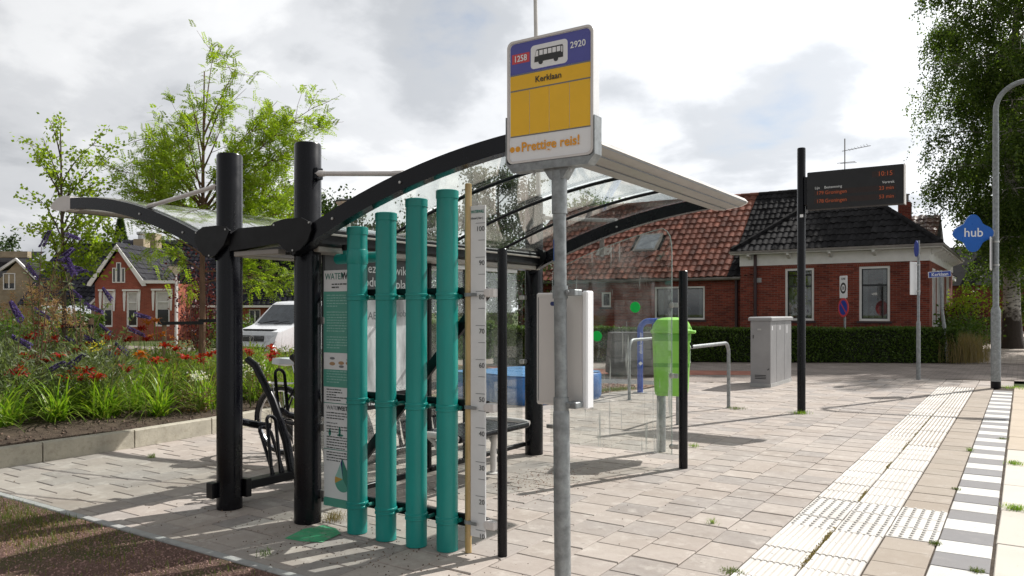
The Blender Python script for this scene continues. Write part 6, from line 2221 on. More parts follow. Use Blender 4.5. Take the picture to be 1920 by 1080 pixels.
MB().lathe([(.2, lzp(448, 44)), (.2, lzp(440, 44)), (.28, lzp(438, 44)), (.28, lzp(434, 44)), (0, lzp(432, 44))], (c0 + c1) / 2, 4.4, 14, close=False).build('chimney_cowl', mt['chimney_metal'], ch)
for a, b_, pz in ((120, 138, 505), (163, 190, 503)):
    v = (lzp(pz + 6, 43.8) - ezm) / (rzm - ezm)
    y0 = 2.0 + 4.2 * v
    zz = ezm + (rzm - ezm) * v
    MB().hull([(lxp(a, 43.8), y0, zz + .08), (lxp(b_, 43.8), y0, zz + .08), (lxp(a, 43.8) + .15, y0 + .7, zz + .08 + .7 * (rzm - ezm) / 4.2), (lxp(b_, 43.8) + .15, y0 + .7, zz + .08 + .7 * (rzm - ezm) / 4.2),
               (lxp(a, 43.8), y0, zz), (lxp(b_, 43.8), y0, zz), (lxp(a, 43.8) + .15, y0 + .7, zz + .7 * (rzm - ezm) / 4.2)]).build('skylight', mt['pane_sky'], lh, False)
MB().prism([(lxp(155), lzp(570)), (lxp(178), lzp(548)), (lxp(178), lzp(640)), (lxp(155), lzp(640))], 'y', .8, 1.0).build('side_wall', mt['brick_yel'], lh, False)
MB().prism([(lxp(153), lzp(569)), (lxp(179), lzp(544)), (lxp(179), lzp(548)), (lxp(155), lzp(573))], 'y', .7, 1.05).build('side_verge', mt['wpaint'], lh, False)

Z1 = 46.0
fh = thing('buff_house', 'buff brick house with small gabled window at the far left', 'house', (atz(20, 0, Z1)[0], atz(20, 0, Z1)[1], -0.2), rz=TH)
def fx(px):
    return at_local(px, Z1) - at_local(20, Z1)
def fz(py):
    return CAM_H + (HZ - py) / F_PX * Z1 + 0.2
mb = wall_y(MB(), fx(-90), fx(72), 0, fz(530), 0, .25, [(fx(6), fx(28), fz(542), fz(531))])
mb.prism([(fx(-8), fz(530)), (fx(66), fz(530)), (fx(33), fz(490))], 'y', 0, .25)
mb.build('wall', mt['brick_yel'], fh, False)
window_y(fh, fx(6), fx(29), fz(543), fz(512), -.03, bars_v=(fx(17),), fw=.06)
MB().prism([(fx(-4), fz(509)), (fx(34), fz(484)), (fx(78), fz(527)), (fx(76), fz(531)), (fx(34), fz(489)), (fx(-2), fz(513))], 'y', -.25, -.12).build('bargeboard', mt['wpaint'], fh, False)
fr_ = MB().add([(fx(-100), -.3, fz(530)), (fx(-3), -.3, fz(530)), (fx(10), 4, fz(462)), (fx(-100), 4, fz(462)), (fx(-3), -.3, fz(511)), (fx(34), -.2, fz(485)), (fx(34), 4, fz(485)), (fx(76), -.2, fz(529)), (fx(76), 4, fz(529))],
               [(0, 1, 2, 3), (4, 5, 6), (5, 7, 8, 6)]).build('roof', mt['tile_dark'], fh, False)
MB().box(fx(-60), fx(8), 2.2, 2.6, fz(478), fz(466)).build('dormer_band', mt['brick_yel'], fh, False)

Z2 = 62.0
rh = thing('rear_house', 'dark tiled roof of a house rising behind the chimney', 'house', (atz(290, 0, Z2)[0], atz(290, 0, Z2)[1], -0.2), rz=TH)
def rx(px):
    return at_local(px, Z2) - at_local(290, Z2)
def rzz(py):
    return CAM_H + (HZ - py) / F_PX * Z2 + 0.2
MB().box(rx(180), rx(440), .5, 9, 0, rzz(520)).build('wall', mt['brick_or'], rh, False)
r_ = MB().add([(rx(175), 0, rzz(520)), (rx(445), 0, rzz(520)), (rx(445), 5, rzz(436)), (rx(175), 5, rzz(443)), (rx(175), 10, rzz(520)), (rx(445), 10, rzz(520))], [(0, 1, 2, 3), (3, 2, 5, 4)]).build('roof', mt['deck'], rh, False)
v3 = Vector((0, 5, rzz(441) - rzz(520)))
tile_roof(r_, Vector((0, 0, 0)), (rx(175), 0, rzz(520) + .05), (1, 0, 0), v3, rx(445) - rx(175), v3.length, .3, .4, mt['tile_blue'], 'roof_tile', 0, None, 'roof_tile_field')

# small houses down the road on the right
Z3 = 44.0
dh = thing('far_cottage', 'small brick cottage with white eaves beyond the hipped house', 'house', (-3.6, 43.0, 0))
MB().box(-4.0, 0.0, 0, 7, 0, 3.1).build('wall', mt['brick'], dh, False)
MB().box(-4.2, 0.45, -.3, 7.2, 3.101, 3.35).build('eaves_board', mt['wpaint'], dh, False)
MB().add([(-4.2, -.3, 3.36), (.5, -.3, 3.36), (.5, 7.2, 3.36), (-4.2, 7.2, 3.36), (-1.85, 2, 4.9), (-1.85, 5, 4.9)], [(0, 1, 4), (1, 2, 5, 4), (2, 3, 5), (3, 0, 4, 5)]).build('roof', mt['tile_dark'], dh, False)
MB().box(-1.2, -.7, 2.0, 2.5, 4.4, 5.4).build('chimney', mt['brick'], dh, False)
dh2 = thing('distant_house', 'distant house with dark roof and red chimney down the road', 'house', (-2.6, 66.0, 0))
MB().box(-4.0, 3.0, 0, 7, 0, 3.3).build('wall', mt['brick'], dh2, False)
MB().add([(-4.3, -.3, 3.3), (3.3, -.3, 3.3), (3.3, 7.3, 3.3), (-4.3, 7.3, 3.3), (-4.3, 3.5, 6.4), (3.3, 3.5, 6.4)], [(0, 1, 5, 4), (2, 3, 4, 5), (1, 2, 5), (3, 0, 4)]).build('roof', mt['tile_dark'], dh2, False)
MB().box(.2, 1.0, 3.0, 3.8, 5.6, 7.2).build('chimney', mt['brick'], dh2, False)

# ================================================================== WHITE VAN
vyaw = TH - math.radians(28)
vnx, vny, _ = atz(474, 0, 22.8)
vx, vy = vnx - 2.3 * math.sin(vyaw), vny + 2.3 * math.cos(vyaw)
vn = thing('parked_van', 'white van parked beyond the planting bed', 'van', (vx, vy, -0.16), rz=vyaw)
# local: nose towards -y, width along x; built from side profile sections
W2 = 0.92
prof_v = [(-2.3, .42), (-2.32, .62), (-2.28, .80), (-2.18, 1.00), (-1.5, 1.17), (-1.38, 1.22), (-.72, 1.82), (-.55, 1.90), (0, 1.94), (2.3, 1.93), (2.42, 1.80), (2.48, 1.0), (2.46, .42)]
secs = []
for s, ins in ((-1.0, .10), (-.96, 0), (.96, 0), (1.0, .10)):
    ringp = []
    for y_, z_ in prof_v:
        tumble = max(0, z_ - 1.15) * .13
        yy_ = y_ + (0.10 * (abs(s) > .98) if y_ < -2 else 0)
        ringp.append((s * (W2 - tumble), yy_, z_ - ins * (.35 if z_ > 1.8 else 0)))
    secs.append(ringp)
vb = MB()
k = len(prof_v)
for r in secs:
    vb.v += r
for i in range(3):
    for j in range(k):
        a, b_ = i * k + j, i * k + (j + 1) % k
        vb.f.append((a, b_, b_ + k, a + k))
        vb.mi.append(0)
vb.f += [tuple(range(k)), tuple(range(3 * k, 4 * k))[::-1]]
vb.mi += [0, 0]
vbo = vb.build('body', mt['van'], vn)
ws_ = MB().hull([(-.74, -1.385, 1.24), (.74, -1.385, 1.24), (-.70, -.78, 1.795), (.70, -.78, 1.795), (-.74, -1.37, 1.22), (.74, -1.37, 1.22), (-.7, -.75, 1.78), (.7, -.75, 1.78)]).build('windscreen', mt['van_glass'], vn)
ws_.location = (0, -.03, .012)
MB().tube([(-.6, -1.44, 1.225), (-.1, -1.36, 1.31), (.1, -1.36, 1.30)], .012, 5).tube([(.0, -1.44, 1.225), (.45, -1.36, 1.30), (.62, -1.35, 1.29)], .012, 5).build('wiper', mt['van_dark'], vn)
for s in (-1, 1):
    MB().hull([(s * .912, -1.1, 1.25), (s * .912, .1, 1.25), (s * .85, .1, 1.76), (s * .85, -.62, 1.76), (s * .90, -1.1, 1.25), (s * .90, .1, 1.25), (s * .84, .1, 1.76), (s * .84, -.62, 1.76)]).build('side_window', mt['van_glass'], vn)
    MB().hull([(s * .912, .25, 1.25), (s * .912, 2.1, 1.25), (s * .85, 2.1, 1.76), (s * .85, .25, 1.76), (s * .90, .25, 1.25), (s * .90, 2.1, 1.25), (s * .84, 2.1, 1.76), (s * .84, .25, 1.76)]).build('side_window', mt['van_glass'], vn)
    MB().hull([(s * .48, -2.335, .72), (s * .84, -2.26, .72), (s * .86, -2.22, .90), (s * .48, -2.30, .90), (s * .5, -2.24, .74), (s * .82, -2.18, .74), (s * .82, -2.16, .9), (s * .5, -2.22, .9)]).build('headlight', mt['headlamp'], vn)
    MB().cbox(s * .92 + (-.1 if s < 0 else 0), s * .92 + (0 if s < 0 else .1), -1.18, -1.08, 1.2, 1.4, .02).build('mirror', mt['van_dark'], vn)
    for y_ in (-1.45, 1.45):
        w_ = MB().lathe([(.05, -.1), (.30, -.1), (.325, -.06), (.325, .06), (.30, .1), (.05, .1)], 0, 0, 28)
        w_.v = [(s * .80 + c_, y_ + a, .325 + b_) for a, b_, c_ in w_.v]
        wo = w_.build('wheel', mt['rubber'], vn)
        w2 = MB().lathe([(.0, .101), (.19, .101), (.2, .10), (.2, .09)], 0, 0, 20, close=False)
        w2.v = [(s * (.80 + c_), y_ + a, .325 + b_) for a, b_, c_ in w2.v]
        w2.build('rim', mt['chrome'], wo)
gr2 = MB()
for i in range(4):
    gr2.box(-.46, .46, -2.338, -2.30, .725 + i * .045, .757 + i * .045)
gr2.build('grille', mt['van_dark'], vn)
bmp = MB().cbox(-.90, .90, -2.42, -2.2, .40, .62, .03).build('bumper', mt['van'], vn)
MB().box(-.6, .6, -2.426, -2.4205, .46, .56).build('air_intake', mt['van_dark'], bmp)
MB().box(-.27, .27, -2.432, -2.427, .47, .57).build('number_plate', mt['fl_yellow'], bmp)
MB().box(-.62, .62, -2.10, -1.95, 1.03, 1.075).build('bonnet_vent', mt['van_dark'], vn)
em = MB()
em.tube([(.085 * math.cos(2 * PI * i / 20), -2.345, .80 + .085 * math.sin(2 * PI * i / 20)) for i in range(21)], .009, 5)
for pts in ([(-.04, .87), (0, .80), (.04, .87)], [(-.07, .84), (-.035, .73), (0, .80), (.035, .73), (.07, .84)]):
    em.tube([(a, -2.345, c_) for a, c_ in pts], .007, 5)
em.build('emblem', mt['chrome'], vn)


# ================================================================== VEGETATION
def branch_path(p, d, L, n, wob, rng, grav=0.0):
    pts = [np.array(p, float)]
    d = np.array(d, float)
    d /= np.linalg.norm(d)
    for i in range(n):
        d = d + rng.normal(0, wob, 3) + np.array([0, 0, -grav])
        d /= np.linalg.norm(d)
        pts.append(pts[-1] + d * L / n)
    return pts, d


def along(pts, t):
    k = (len(pts) - 1) * t
    i = min(int(k), len(pts) - 2)
    return pts[i] + (pts[i + 1] - pts[i]) * (k - i), pts[i + 1] - pts[i]


def tree_obj(name, label, loc, trunk_mb, leafV, bark, leafmat, group=None, cat='tree', crown='crown', extra=None):
    t = thing(name, label, cat, loc, group=group)
    trunk_mb.build('trunk', bark, t, True, False)
    link(crown, quads_mesh(crown, leafV, leafmat), t)
    return t


def spread_tree(seed, H, trunk_r, crown_base, radius_fn, nlimb, leaf_n, leaf_L, leaf_W, twig=0.5, upb=0.35, cluster=0.35, hang=0.0):
    """generic broadleaf: limbs, sub-branches, leaf clusters on the sub-branches"""
    rng = np.random.default_rng(seed)
    mb = MB()
    tp, _ = branch_path((0, 0, -0.1), (0, 0, 1), H * 0.93, 9, 0.045, rng)
    mb.tube(tp, [trunk_r * (1.25 if i == 0 else 1) * (1 - 0.88 * i / 9) for i in range(10)], 10)
    nodes = []
    for i in range(nlimb):
        f = (i + 0.5) / nlimb
        z = crown_base + (H - crown_base) * (f ** 0.9) * 0.95
        t = min(0.98, z / (H * 0.93))
        p, _ = along(tp, t)
        a = i * 2.399 + rng.normal(0, 0.3)
        R = radius_fn(z) * rng.uniform(0.75, 1.1)
        d = (math.cos(a), math.sin(a), upb + 0.5 * f)
        lp, ld = branch_path(p, d, max(0.3, R), 6, 0.13, rng, hang)
        r0 = max(0.012, trunk_r * 0.42 * (1 - 0.8 * f))
        mb.tube(lp, [r0 * (1 - 0.8 * k / 6) for k in range(7)], 6)
        ns = max(3, int(R * 3.2))
        for s in range(ns):
            tt = rng.uniform(0.25, 1.0)
            q, qd = along(lp, tt)
            qd = qd / np.linalg.norm(qd)
            dd = qd * 0.6 + rng.normal(0, 0.6, 3)
            sp_, _ = branch_path(q, dd, twig * rng.uniform(0.6, 1.3) * (0.5 + R * 0.25), 4, 0.2, rng, hang * 1.5)
            mb.tube(sp_, [r0 * 0.28 * (1 - 0.8 * k / 4) + 0.003 for k in range(5)], 4, caps=False)
            for k in range(1, 5):
                nodes.append(sp_[k])
        nodes.append(lp[-1])
    nodes = np.array(nodes)
    idx = rng.integers(0, len(nodes), leaf_n)
    P = nodes[idx] + rng.normal(0, cluster, (leaf_n, 3)) * [1, 1, 0.75]
    D = rng.normal(0, 1, (leaf_n, 3)) + [0, 0, -0.35]
    V = leaf_quads(P, D, rng.uniform(0.6, 1.15, leaf_n) * leaf_L, rng.uniform(0.7, 1.1, leaf_n) * leaf_W, rng)
    return mb, V


# ---- the big birch on the right
def birch(seed, H, r0, base, rad, nl, strands, label, loc, leaf=0.075, az=None, name='birch_tree', lean=(0, 0)):
    rng = np.random.default_rng(seed)
    mb = MB()
    tp, _ = branch_path((0, 0, -0.1), (lean[0], lean[1], 1), H * 0.95, 12, 0.02, rng)
    rad_t = [r0 * (1 - 0.92 * i / 12) for i in range(13)]
    rad_t[0] = r0 * 1.75
    tp.insert(1, tp[0] + (tp[1] - tp[0]) * 0.28)
    rad_t.insert(1, r0 * 1.15)
    mb.tube(tp, rad_t, 16)
    nodes = []
    for i in range(nl):
        f = (i + 0.5) / nl
        z = base + (H - base) * f * 0.97
        p, _ = along(tp, min(0.985, z / (H * 0.95)))
        a = i * 2.399 + rng.normal(0, 0.35)
        R = rad(z) * rng.uniform(0.7, 1.12)
        d = np.array([math.cos(a), math.sin(a), 0.75])
        lp, _ = branch_path(p, d, R * 1.15, 7, 0.10, rng, 0.13)
        rr = max(0.02, r0 * 0.26 * (1 - 0.75 * f))
        mb.tube(lp, [rr * (1 - 0.85 * k / 7) for k in range(8)], 6)
        for s in range(int(4 + R * 2.5)):
            q, qd = along(lp, rng.uniform(0.2, 1))
            dd = qd / np.linalg.norm(qd) * 0.5 + rng.normal(0, 0.55, 3) + [0, 0, 0.1]
            sp_, _ = branch_path(q, dd, rng.uniform(0.6, 1.3), 4, 0.15, rng, 0.18)
            mb.tube(sp_, [rr * 0.3 * (1 - 0.8 * k / 4) + 0.004 for k in range(5)], 4, caps=False)
            nodes += sp_[1:]
    nodes = np.array(nodes)
    idx = rng.integers(0, len(nodes), strands)
    S = nodes[idx] + rng.normal(0, 0.28, (strands, 3))
    Lh = rng.uniform(0.25, 1.15, strands)
    m = 16
    tt = np.linspace(0.05, 1, m)
    sway = rng.normal(0, 0.16, (strands, 2))
    P = np.zeros((strands, m, 3))
    P[:, :, 0] = S[:, 0:1] + sway[:, 0:1] * tt * Lh[:, None]
    P[:, :, 1] = S[:, 1:2] + sway[:, 1:2] * tt * Lh[:, None]
    P[:, :, 2] = S[:, 2:3] - tt * Lh[:, None]
    P = P.reshape(-1, 3) + rng.normal(0, 0.055, (strands * m, 3))
    D = rng.normal(0, 1, (len(P), 3)) + [0, 0, -0.7]
    V = leaf_quads(P, D, rng.uniform(.7, 1.15, len(P)) * leaf, rng.uniform(.7, 1.1, len(P)) * leaf * .8, rng)
    t = thing(name, label, 'tree', loc)
    mb.build('trunk', mt['bark_birch'], t, True, False)
    link('crown', quads_mesh('crown', V, mt['lf_birch']), t)
    return t


def rad_birch(z):
    return float(np.interp(z, [4.5, 6.5, 9, 11.5, 14, 17, 20], [1.3, 2.3, 3.0, 3.3, 3.0, 2.2, 0.5]))


p = gnd(1898, 652)
birch(4, 19.5, 0.33, 4.6, rad_birch, 58, 12500, 'large weeping birch with black and white trunk beside the road', p, leaf=0.10)
birch(6, 17.5, 0.3, 4.2, lambda z: 1.05 * rad_birch(z), 46, 4200, 'birch added past the right edge so that its crown shades the street', (2.9, 32.5, 0), leaf=0.12)  # extra tree beyond the frame, added for the shade it throws
p2 = (0.6, 52.0, 0)
birch(8, 17, 0.26, 2.2, lambda z: float(np.interp(z, [2, 5, 9, 13, 17], [1.8, 3.2, 3.6, 2.8, .5])), 34, 3600, 'second birch further down the road behind the first', p2, leaf=0.15)

# ---- background trees
bgs = [
    (21, atz(545, 0, 46), 8.6, lambda z: float(np.interp(z, [1, 4, 7, 9], [2.6, 3.4, 2.6, .6])), 'dark tree behind the two black columns', 'lf_dark', 7000, .24),
    (22, atz(640, 0, 48), 8.0, lambda z: float(np.interp(z, [1, 4, 6.5, 8.4], [3.2, 4.0, 2.8, .6])), 'dark broad tree behind the cone lamp', 'lf_dark', 8000, .24),
    (23, atz(930, 0, 52), 10.8, lambda z: float(np.interp(z, [1, 4, 8, 11], [3.0, 4.2, 3.6, .8])), 'tall rounded tree seen through the roof glass', 'lf_dark', 10000, .24),
    (24, atz(800, 0, 60), 8.6, lambda z: float(np.interp(z, [1, 4, 7, 9], [3.4, 4.4, 3.0, .8])), 'dark tree behind the tallest green pipes', 'lf_dark', 7000, .28),
    (25, atz(1090, 0, 56), 9.6, lambda z: float(np.interp(z, [1, 4, 7, 9.6], [3.0, 4.0, 3.2, .8])), 'leafy tree behind the long red roof', 'lf_mid', 8000, .24),
    (26, atz(-5, 0, 70), 8.0, lambda z: float(np.interp(z, [1, 4, 7, 8], [3.0, 3.6, 2.2, .5])), 'dark tree beyond the buff house', 'lf_dark', 5000, .3),
    (27, atz(860, 0, 30), 3.6, lambda z: float(np.interp(z, [.3, 1.5, 3, 3.8], [1.6, 2.2, 1.6, .4])), 'dark garden shrub tree behind the shelter panes', 'lf_dark', 7000, .13),
    (28, atz(960, 0, 31), 4.2, lambda z: float(np.interp(z, [.3, 1.5, 3, 4.2], [1.6, 2.2, 1.8, .4])), 'dark garden tree above the clipped hedge end', 'lf_dark', 7000, .13),
    (29, atz(760, 0, 33), 4.4, lambda z: float(np.interp(z, [.3, 1.5, 3, 4.4], [1.8, 2.4, 1.8, .4])), 'garden tree behind the grey poster', 'lf_mid', 6000, .14),
    (30, atz(620, 0, 36), 4.4, lambda z: float(np.interp(z, [.3, 1.5, 3, 4.4], [1.8, 2.4, 1.8, .4])), 'garden tree behind the second black column', 'lf_dark', 6000, .14),
]
for seed, loc, H, rf_, lab, mk, nlf, lf in bgs:
    mb, V = spread_tree(seed, H, 0.03 * H, min(1.8, H * .2), rf_, 20, nlf, lf, lf * .75, twig=.7, cluster=.34 if H > 5 else .22)
    tree_obj('broadleaf_tree', lab, (loc[0], loc[1], -0.1), mb, V, mt['bark'], mt[mk], 'trees behind the square')


def conifer(seed, H, R, n, lab, loc):
    rng = np.random.default_rng(seed)
    mb = MB().tube([(0, 0, -.1), (0, 0, H * .5), (0, 0, H)], [.02 * H, .013 * H, .01], 8)
    P, D = [], []
    for i in range(n):
        f = rng.uniform(0.03, 1) ** .8
        z = H * f
        r = R * (1 - f) ** .8 * rng.uniform(.45, 1.05)
        a = rng.uniform(0, 2 * PI)
        P.append((r * math.cos(a), r * math.sin(a), z - r * .25))
        D.append((math.cos(a), math.sin(a), -.25 + rng.normal(0, .4)))
    V = leaf_quads(np.array(P), np.array(D) + rng.normal(0, .35, (n, 3)), .32, .09, rng)
    return tree_obj('conifer', lab, (loc[0], loc[1], -.1), mb, V, mt['bark'], mt['lf_dark'])


conifer(31, 9.9, 1.7, 5000, 'small conifer top rising beside the chimney', atz(226, 0, 70))
conifer(32, 11.0, 2.6, 9000, 'dark conifer beyond the cottages by the road', (-1.6, 74))
conifer(33, 9.0, 2.6, 8000, 'second dark conifer behind the birch', (2.6, 66))

# ---- trees and shrubs beside the right house
def shrub(seed, R, H, n, lf, mk, lab, loc, name='garden_shrub', group=None, cat='shrub'):
    rng = np.random.default_rng(seed)
    mb = MB()
    nodes = []
    for i in range(14):
        a = rng.uniform(0, 2 * PI)
        d = (math.cos(a) * R / H, math.sin(a) * R / H, rng.uniform(.5, 1.1))
        pth, _ = branch_path((0, 0, 0), d, H * rng.uniform(.7, 1.05), 5, .14, rng)
        mb.tube(pth, [.02, .016, .013, .01, .007, .004], 5)
        nodes += pth[1:]
    nodes = np.array(nodes)
    nodes = nodes * np.array([1, 1, 1])
    P = nodes[rng.integers(0, len(nodes), n)] + rng.normal(0, 1, (n, 3)) * [R * .26, R * .26, H * .13]
    P[:, 2] = np.abs(P[:, 2]) + .02
    V = leaf_quads(P, rng.normal(0, 1, (n, 3)) + [0, 0, -.2], rng.uniform(.6, 1.2, n) * lf, rng.uniform(.6, 1.1, n) * lf * .7, rng)
    t = thing(name, lab, cat, loc, group=group)
    mb.build('stems', mt['bark'], t, True, False)
    link('foliage', quads_mesh('foliage', V, mt[mk]), t)
    return t


shrub(41, .85, 2.3, 4200, .13, 'lf_lime', 'bright green rounded shrub beside the far cottage', (-2.35, 34.6, 0))
shrub(42, .9, 1.5, 3200, .12, 'lf_mid', 'loose green shrub at the house corner behind the hedge', (-1.75, 29.2, 0))
shrub(43, .55, 1.1, 2200, .10, 'lf_silver', 'pale leaved shrub beside the footpath', (-1.5, 30.6, 0))
shrub(44, .8, 1.6, 2600, .11, 'lf_red', 'brownish shrub in front of the bright green one', (-1.9, 31.8, 0))
shrub(45, .8, 3.3, 1500, .11, 'lf_red', 'thin dark red leaved small tree before the gabled house', atz(372, 0, 26)[:2] + (-.1,))
shrub(46, .9, 1.5, 3000, .12, 'lf_mid', 'green garden shrub beneath the window of the gabled house', atz(430, 0, 27)[:2] + (-.1,))
shrub(47, 1.3, 1.9, 4200, .13, 'lf_dark', 'dark shrub beyond the purple flower spikes', atz(100, 0, 27)[:2] + (-.1,))
shrub(48, 1.1, 1.6, 3600, .13, 'lf_mid', 'green shrub below the buff house', atz(30, 0, 24)[:2] + (-.1,))
rg5 = np.random.default_rng(50)
q = rg5.normal(0, 1, (1400, 2)) * [.28, .55] + [-1.45, 25.9]
o = link('dry_tall_grass', blades_mesh('dry_tall_grass', np.concatenate([q, np.zeros((1400, 1))], 1), .95, .012, .5, mt['lf_dry'], rg5))
tag(o, 'tall dry grass at the end of the hedge', 'grass', kind='stuff')


# ---- clipped hedges
def hedge(A, B, depth_, H, label, seed, n, lf=.05, group=None):
    rng = np.random.default_rng(seed)
    A, B = Vector((A[0], A[1], 0)), Vector((B[0], B[1], 0))
    L = (B - A).length
    ux = (B - A).normalized()
    t = thing('hedge', label, 'hedge', A, math.atan2(ux.y, ux.x), group)
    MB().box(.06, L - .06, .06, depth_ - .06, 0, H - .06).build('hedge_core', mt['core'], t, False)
    areas = [L * H, L * depth_, depth_ * H, depth_ * H]
    tot = sum(areas)
    Ps, Ds = [], []
    for k, (ar, nrm_) in enumerate(zip(areas, ((0, -1, 0), (0, 0, 1), (1, 0, 0), (-1, 0, 0)))):
        m_ = int(n * ar / tot)
        a, b_ = rng.uniform(0, 1, m_), rng.uniform(0, 1, m_)
        if k == 0:
            Pk = np.stack([a * L, .05 * np.ones(m_), b_ * H], 1)
        elif k == 1:
            Pk = np.stack([a * L, b_ * depth_, (H - .05) * np.ones(m_)], 1)
        else:
            Pk = np.stack([(L - .05 if k == 2 else .05) * np.ones(m_), a * depth_, b_ * H], 1)
        wob = .022 * np.sin(Pk[:, 0:1] * 2.1 + k) + rng.normal(0, .022, (m_, 1))
        Ps.append(Pk + np.array(nrm_) * wob)
        Ds.append(np.array(nrm_) * .9 + rng.normal(0, .7, (m_, 3)))
    P, D = np.concatenate(Ps), np.concatenate(Ds)
    V = leaf_quads(P, D, rng.uniform(.7, 1.2, len(P)) * lf * 1.3, rng.uniform(.7, 1.1, len(P)) * lf, rng)
    link('foliage', quads_mesh('foliage', V, mt['lf_hedge']), t)
    return t


hA, hB = atz(1085, 0, 22.6), atz(1797, 0, 21.9)
hedge(hA, hB, .85, .96, 'long clipped hedge in front of the brick house', 61, 30000, .055)
hA, hB = atz(925, 0, 21.5), atz(1005, 0, 20.6)
hedge(hA, hB, .8, 1.0, 'short clipped hedge seen through the shelter pane', 62, 8000, .055)
hA, hB = atz(120, 0, 30), atz(172, 0, 30)
hedge(hA, hB, 1.0, 1.25, 'low clipped hedge beside the gabled house', 63, 5000, .07)
hA, hB = (1.8, 44), (1.8, 56)
hedge((-1.6, 40.5), (-.9, 43.5), .8, 1.1, 'low hedge along the footpath beyond the birch', 64, 4000, .08)
hedge(atz(700, 0, 24)[:2], atz(925, 0, 24)[:2], .9, 1.1, 'clipped hedge behind the poster and pipes', 65, 9000, .06)

# ---- young trees in the bed
def fronds(nodes, dirs, n, L, rng, pairs=8, lf=.042):
    """feathery compound leaves"""
    idx = rng.integers(0, len(nodes), n)
    P0 = nodes[idx] + rng.normal(0, .05, (n, 3))
    D = norm(dirs[idx] * .4 + rng.normal(0, .7, (n, 3)) + [0, 0, .1])
    S = norm(np.cross(D, np.array([0, 0, 1.0]) + rng.normal(0, .35, (n, 3))))
    Ls = (rng.uniform(.7, 1.2, n) * L)[:, None]
    out = []
    for k in range(pairs):
        t = (k + .6) / pairs
        c = P0 + D * Ls * t + np.array([0, 0, -1.0]) * (t * t * .28) * Ls
        for s in (-1, 1):
            dd = norm(S * s + D * .45 + rng.normal(0, .12, (n, 3)))
            l_ = lf * (1.1 - .5 * t)
            w = norm(np.cross(dd, np.cross(D, S)))
            out.append(np.stack([c, c + dd * l_ * .5 + w * l_ * .2, c + dd * l_, c + dd * l_ * .5 - w * l_ * .2], 1))
    return np.concatenate(out)


def limb_tree(seed, trunk_top, limbs, r0, tw_n, tw_l, rng):
    mb = MB()
    tp, _ = branch_path((0, 0, -.05), (0, 0, 1), trunk_top, 9, .02, rng)
    mb.tube(tp, [r0 * (1 - .85 * i / 9) for i in range(10)], 10)
    nodes, dirs = [], []
    for z, ex, ey, ez_, nt in limbs:
        p, _ = along(tp, min(.97, z / trunk_top))
        e = np.array((ex, ey, ez_), float)
        m1 = (p + e) / 2 + np.array([0, 0, .12 * np.linalg.norm(e - p)]) + rng.normal(0, .04, 3)
        pts = [(1 - t) ** 2 * p + 2 * t * (1 - t) * m1 + t * t * e for t in np.linspace(0, 1, 8)]
        mb.tube(pts, [max(.004, r0 * .30 * (1 - .85 * k / 7)) for k in range(8)], 6)
        for i in range(nt):
            q, qd = along(pts, rng.uniform(.22, 1))
            qd = qd / np.linalg.norm(qd)
            dd = qd * .8 + rng.normal(0, .55, 3)
            tw, td = branch_path(q, dd, tw_l * rng.uniform(.5, 1.2), 4, .12, rng)
            mb.tube(tw, [.006, .005, .004, .003, .002], 4, caps=False)
            for k in range(1, 5):
                nodes.append(tw[k])
                dirs.append(tw[k] - tw[k - 1])
        for k in range(3, 8):
            nodes.append(pts[k])
            dirs.append(pts[k] - pts[k - 1])
    for k in range(6, 10):
        nodes.append(tp[k])
        dirs.append(tp[k] - tp[k - 1])
    nodes, dirs = np.array(nodes), norm(np.array(dirs))
    return mb, nodes, dirs


ZA = 13.6
pa = atz(378, 0, ZA)
def loc_end(px, py, dZ=0.0):
    e = atz(px, py, ZA + dZ)
    return (e[0] - pa[0], e[1] - pa[1], e[2] - .3)
rngA = np.random.default_rng(71)
limbsA = []
for z, px, py, dZ, nt in ((2.7, 235, 345, -.4, 14), (2.6, 262, 372, .5, 14), (3.0, 268, 245, .3, 12), (3.1, 300, 300, -.6, 13), (2.9, 330, 330, .8, 12), (3.0, 590, 200, -.2, 20), (2.9, 540, 230, .4, 16),
                          (2.8, 575, 265, -.5, 16), (2.7, 535, 350, .3, 26), (2.5, 555, 400, -.4, 26), (2.2, 550, 470, .2, 20), (1.9, 535, 530, -.2, 16), (2.4, 500, 390, .7, 22), (1.9, 290, 470, .3, 9),
                          (3.1, 330, 270, .4, 9), (3.2, 345, 235, -.5, 8), (3.0, 250, 300, .6, 10), (3.1, 225, 320, .1, 9), (3.0, 470, 260, .5, 10), (3.1, 500, 215, -.4, 10), (2.9, 460, 300, -.5, 12), (3.3, 520, 190, .5, 9), (2.9, 600, 235, .2, 10), (2.8, 280, 350, -.8, 11), (2.7, 320, 380, .4, 11), (3.4, 300, 260, 0, 8), (2.2, 250, 420, .2, 7), (4.0, 432, 165, .1, 5), (4.0, 352, 175, -.2, 4), (4.4, 400, 100, .1, 3), (4.3, 442, 130, -.1, 4), (3.6, 362, 200, .3, 3), (3.7, 420, 225, -.3, 3), (2.6, 300, 395, .9, 14), (2.5, 500, 330, .5, 20), (1.7, 490, 520, .4, 10), (2.6, 480, 340, -.6, 18), (2.4, 520, 430, .8, 18)):
    limbsA.append((z + 0.0, *loc_end(px, py, dZ), nt))
mbA, nA, dA = limb_tree(71, 5.45, limbsA, .062, 10, .55, rngA)
VA = fronds(nA, dA, 5200, .23, rngA, 8, .060)
tA = tree_obj('young_tree', 'feathery lime green young tree rising behind the two black columns', (pa[0], pa[1], .3), mbA, VA, mt['bark_red'], mt['lf_lime'])

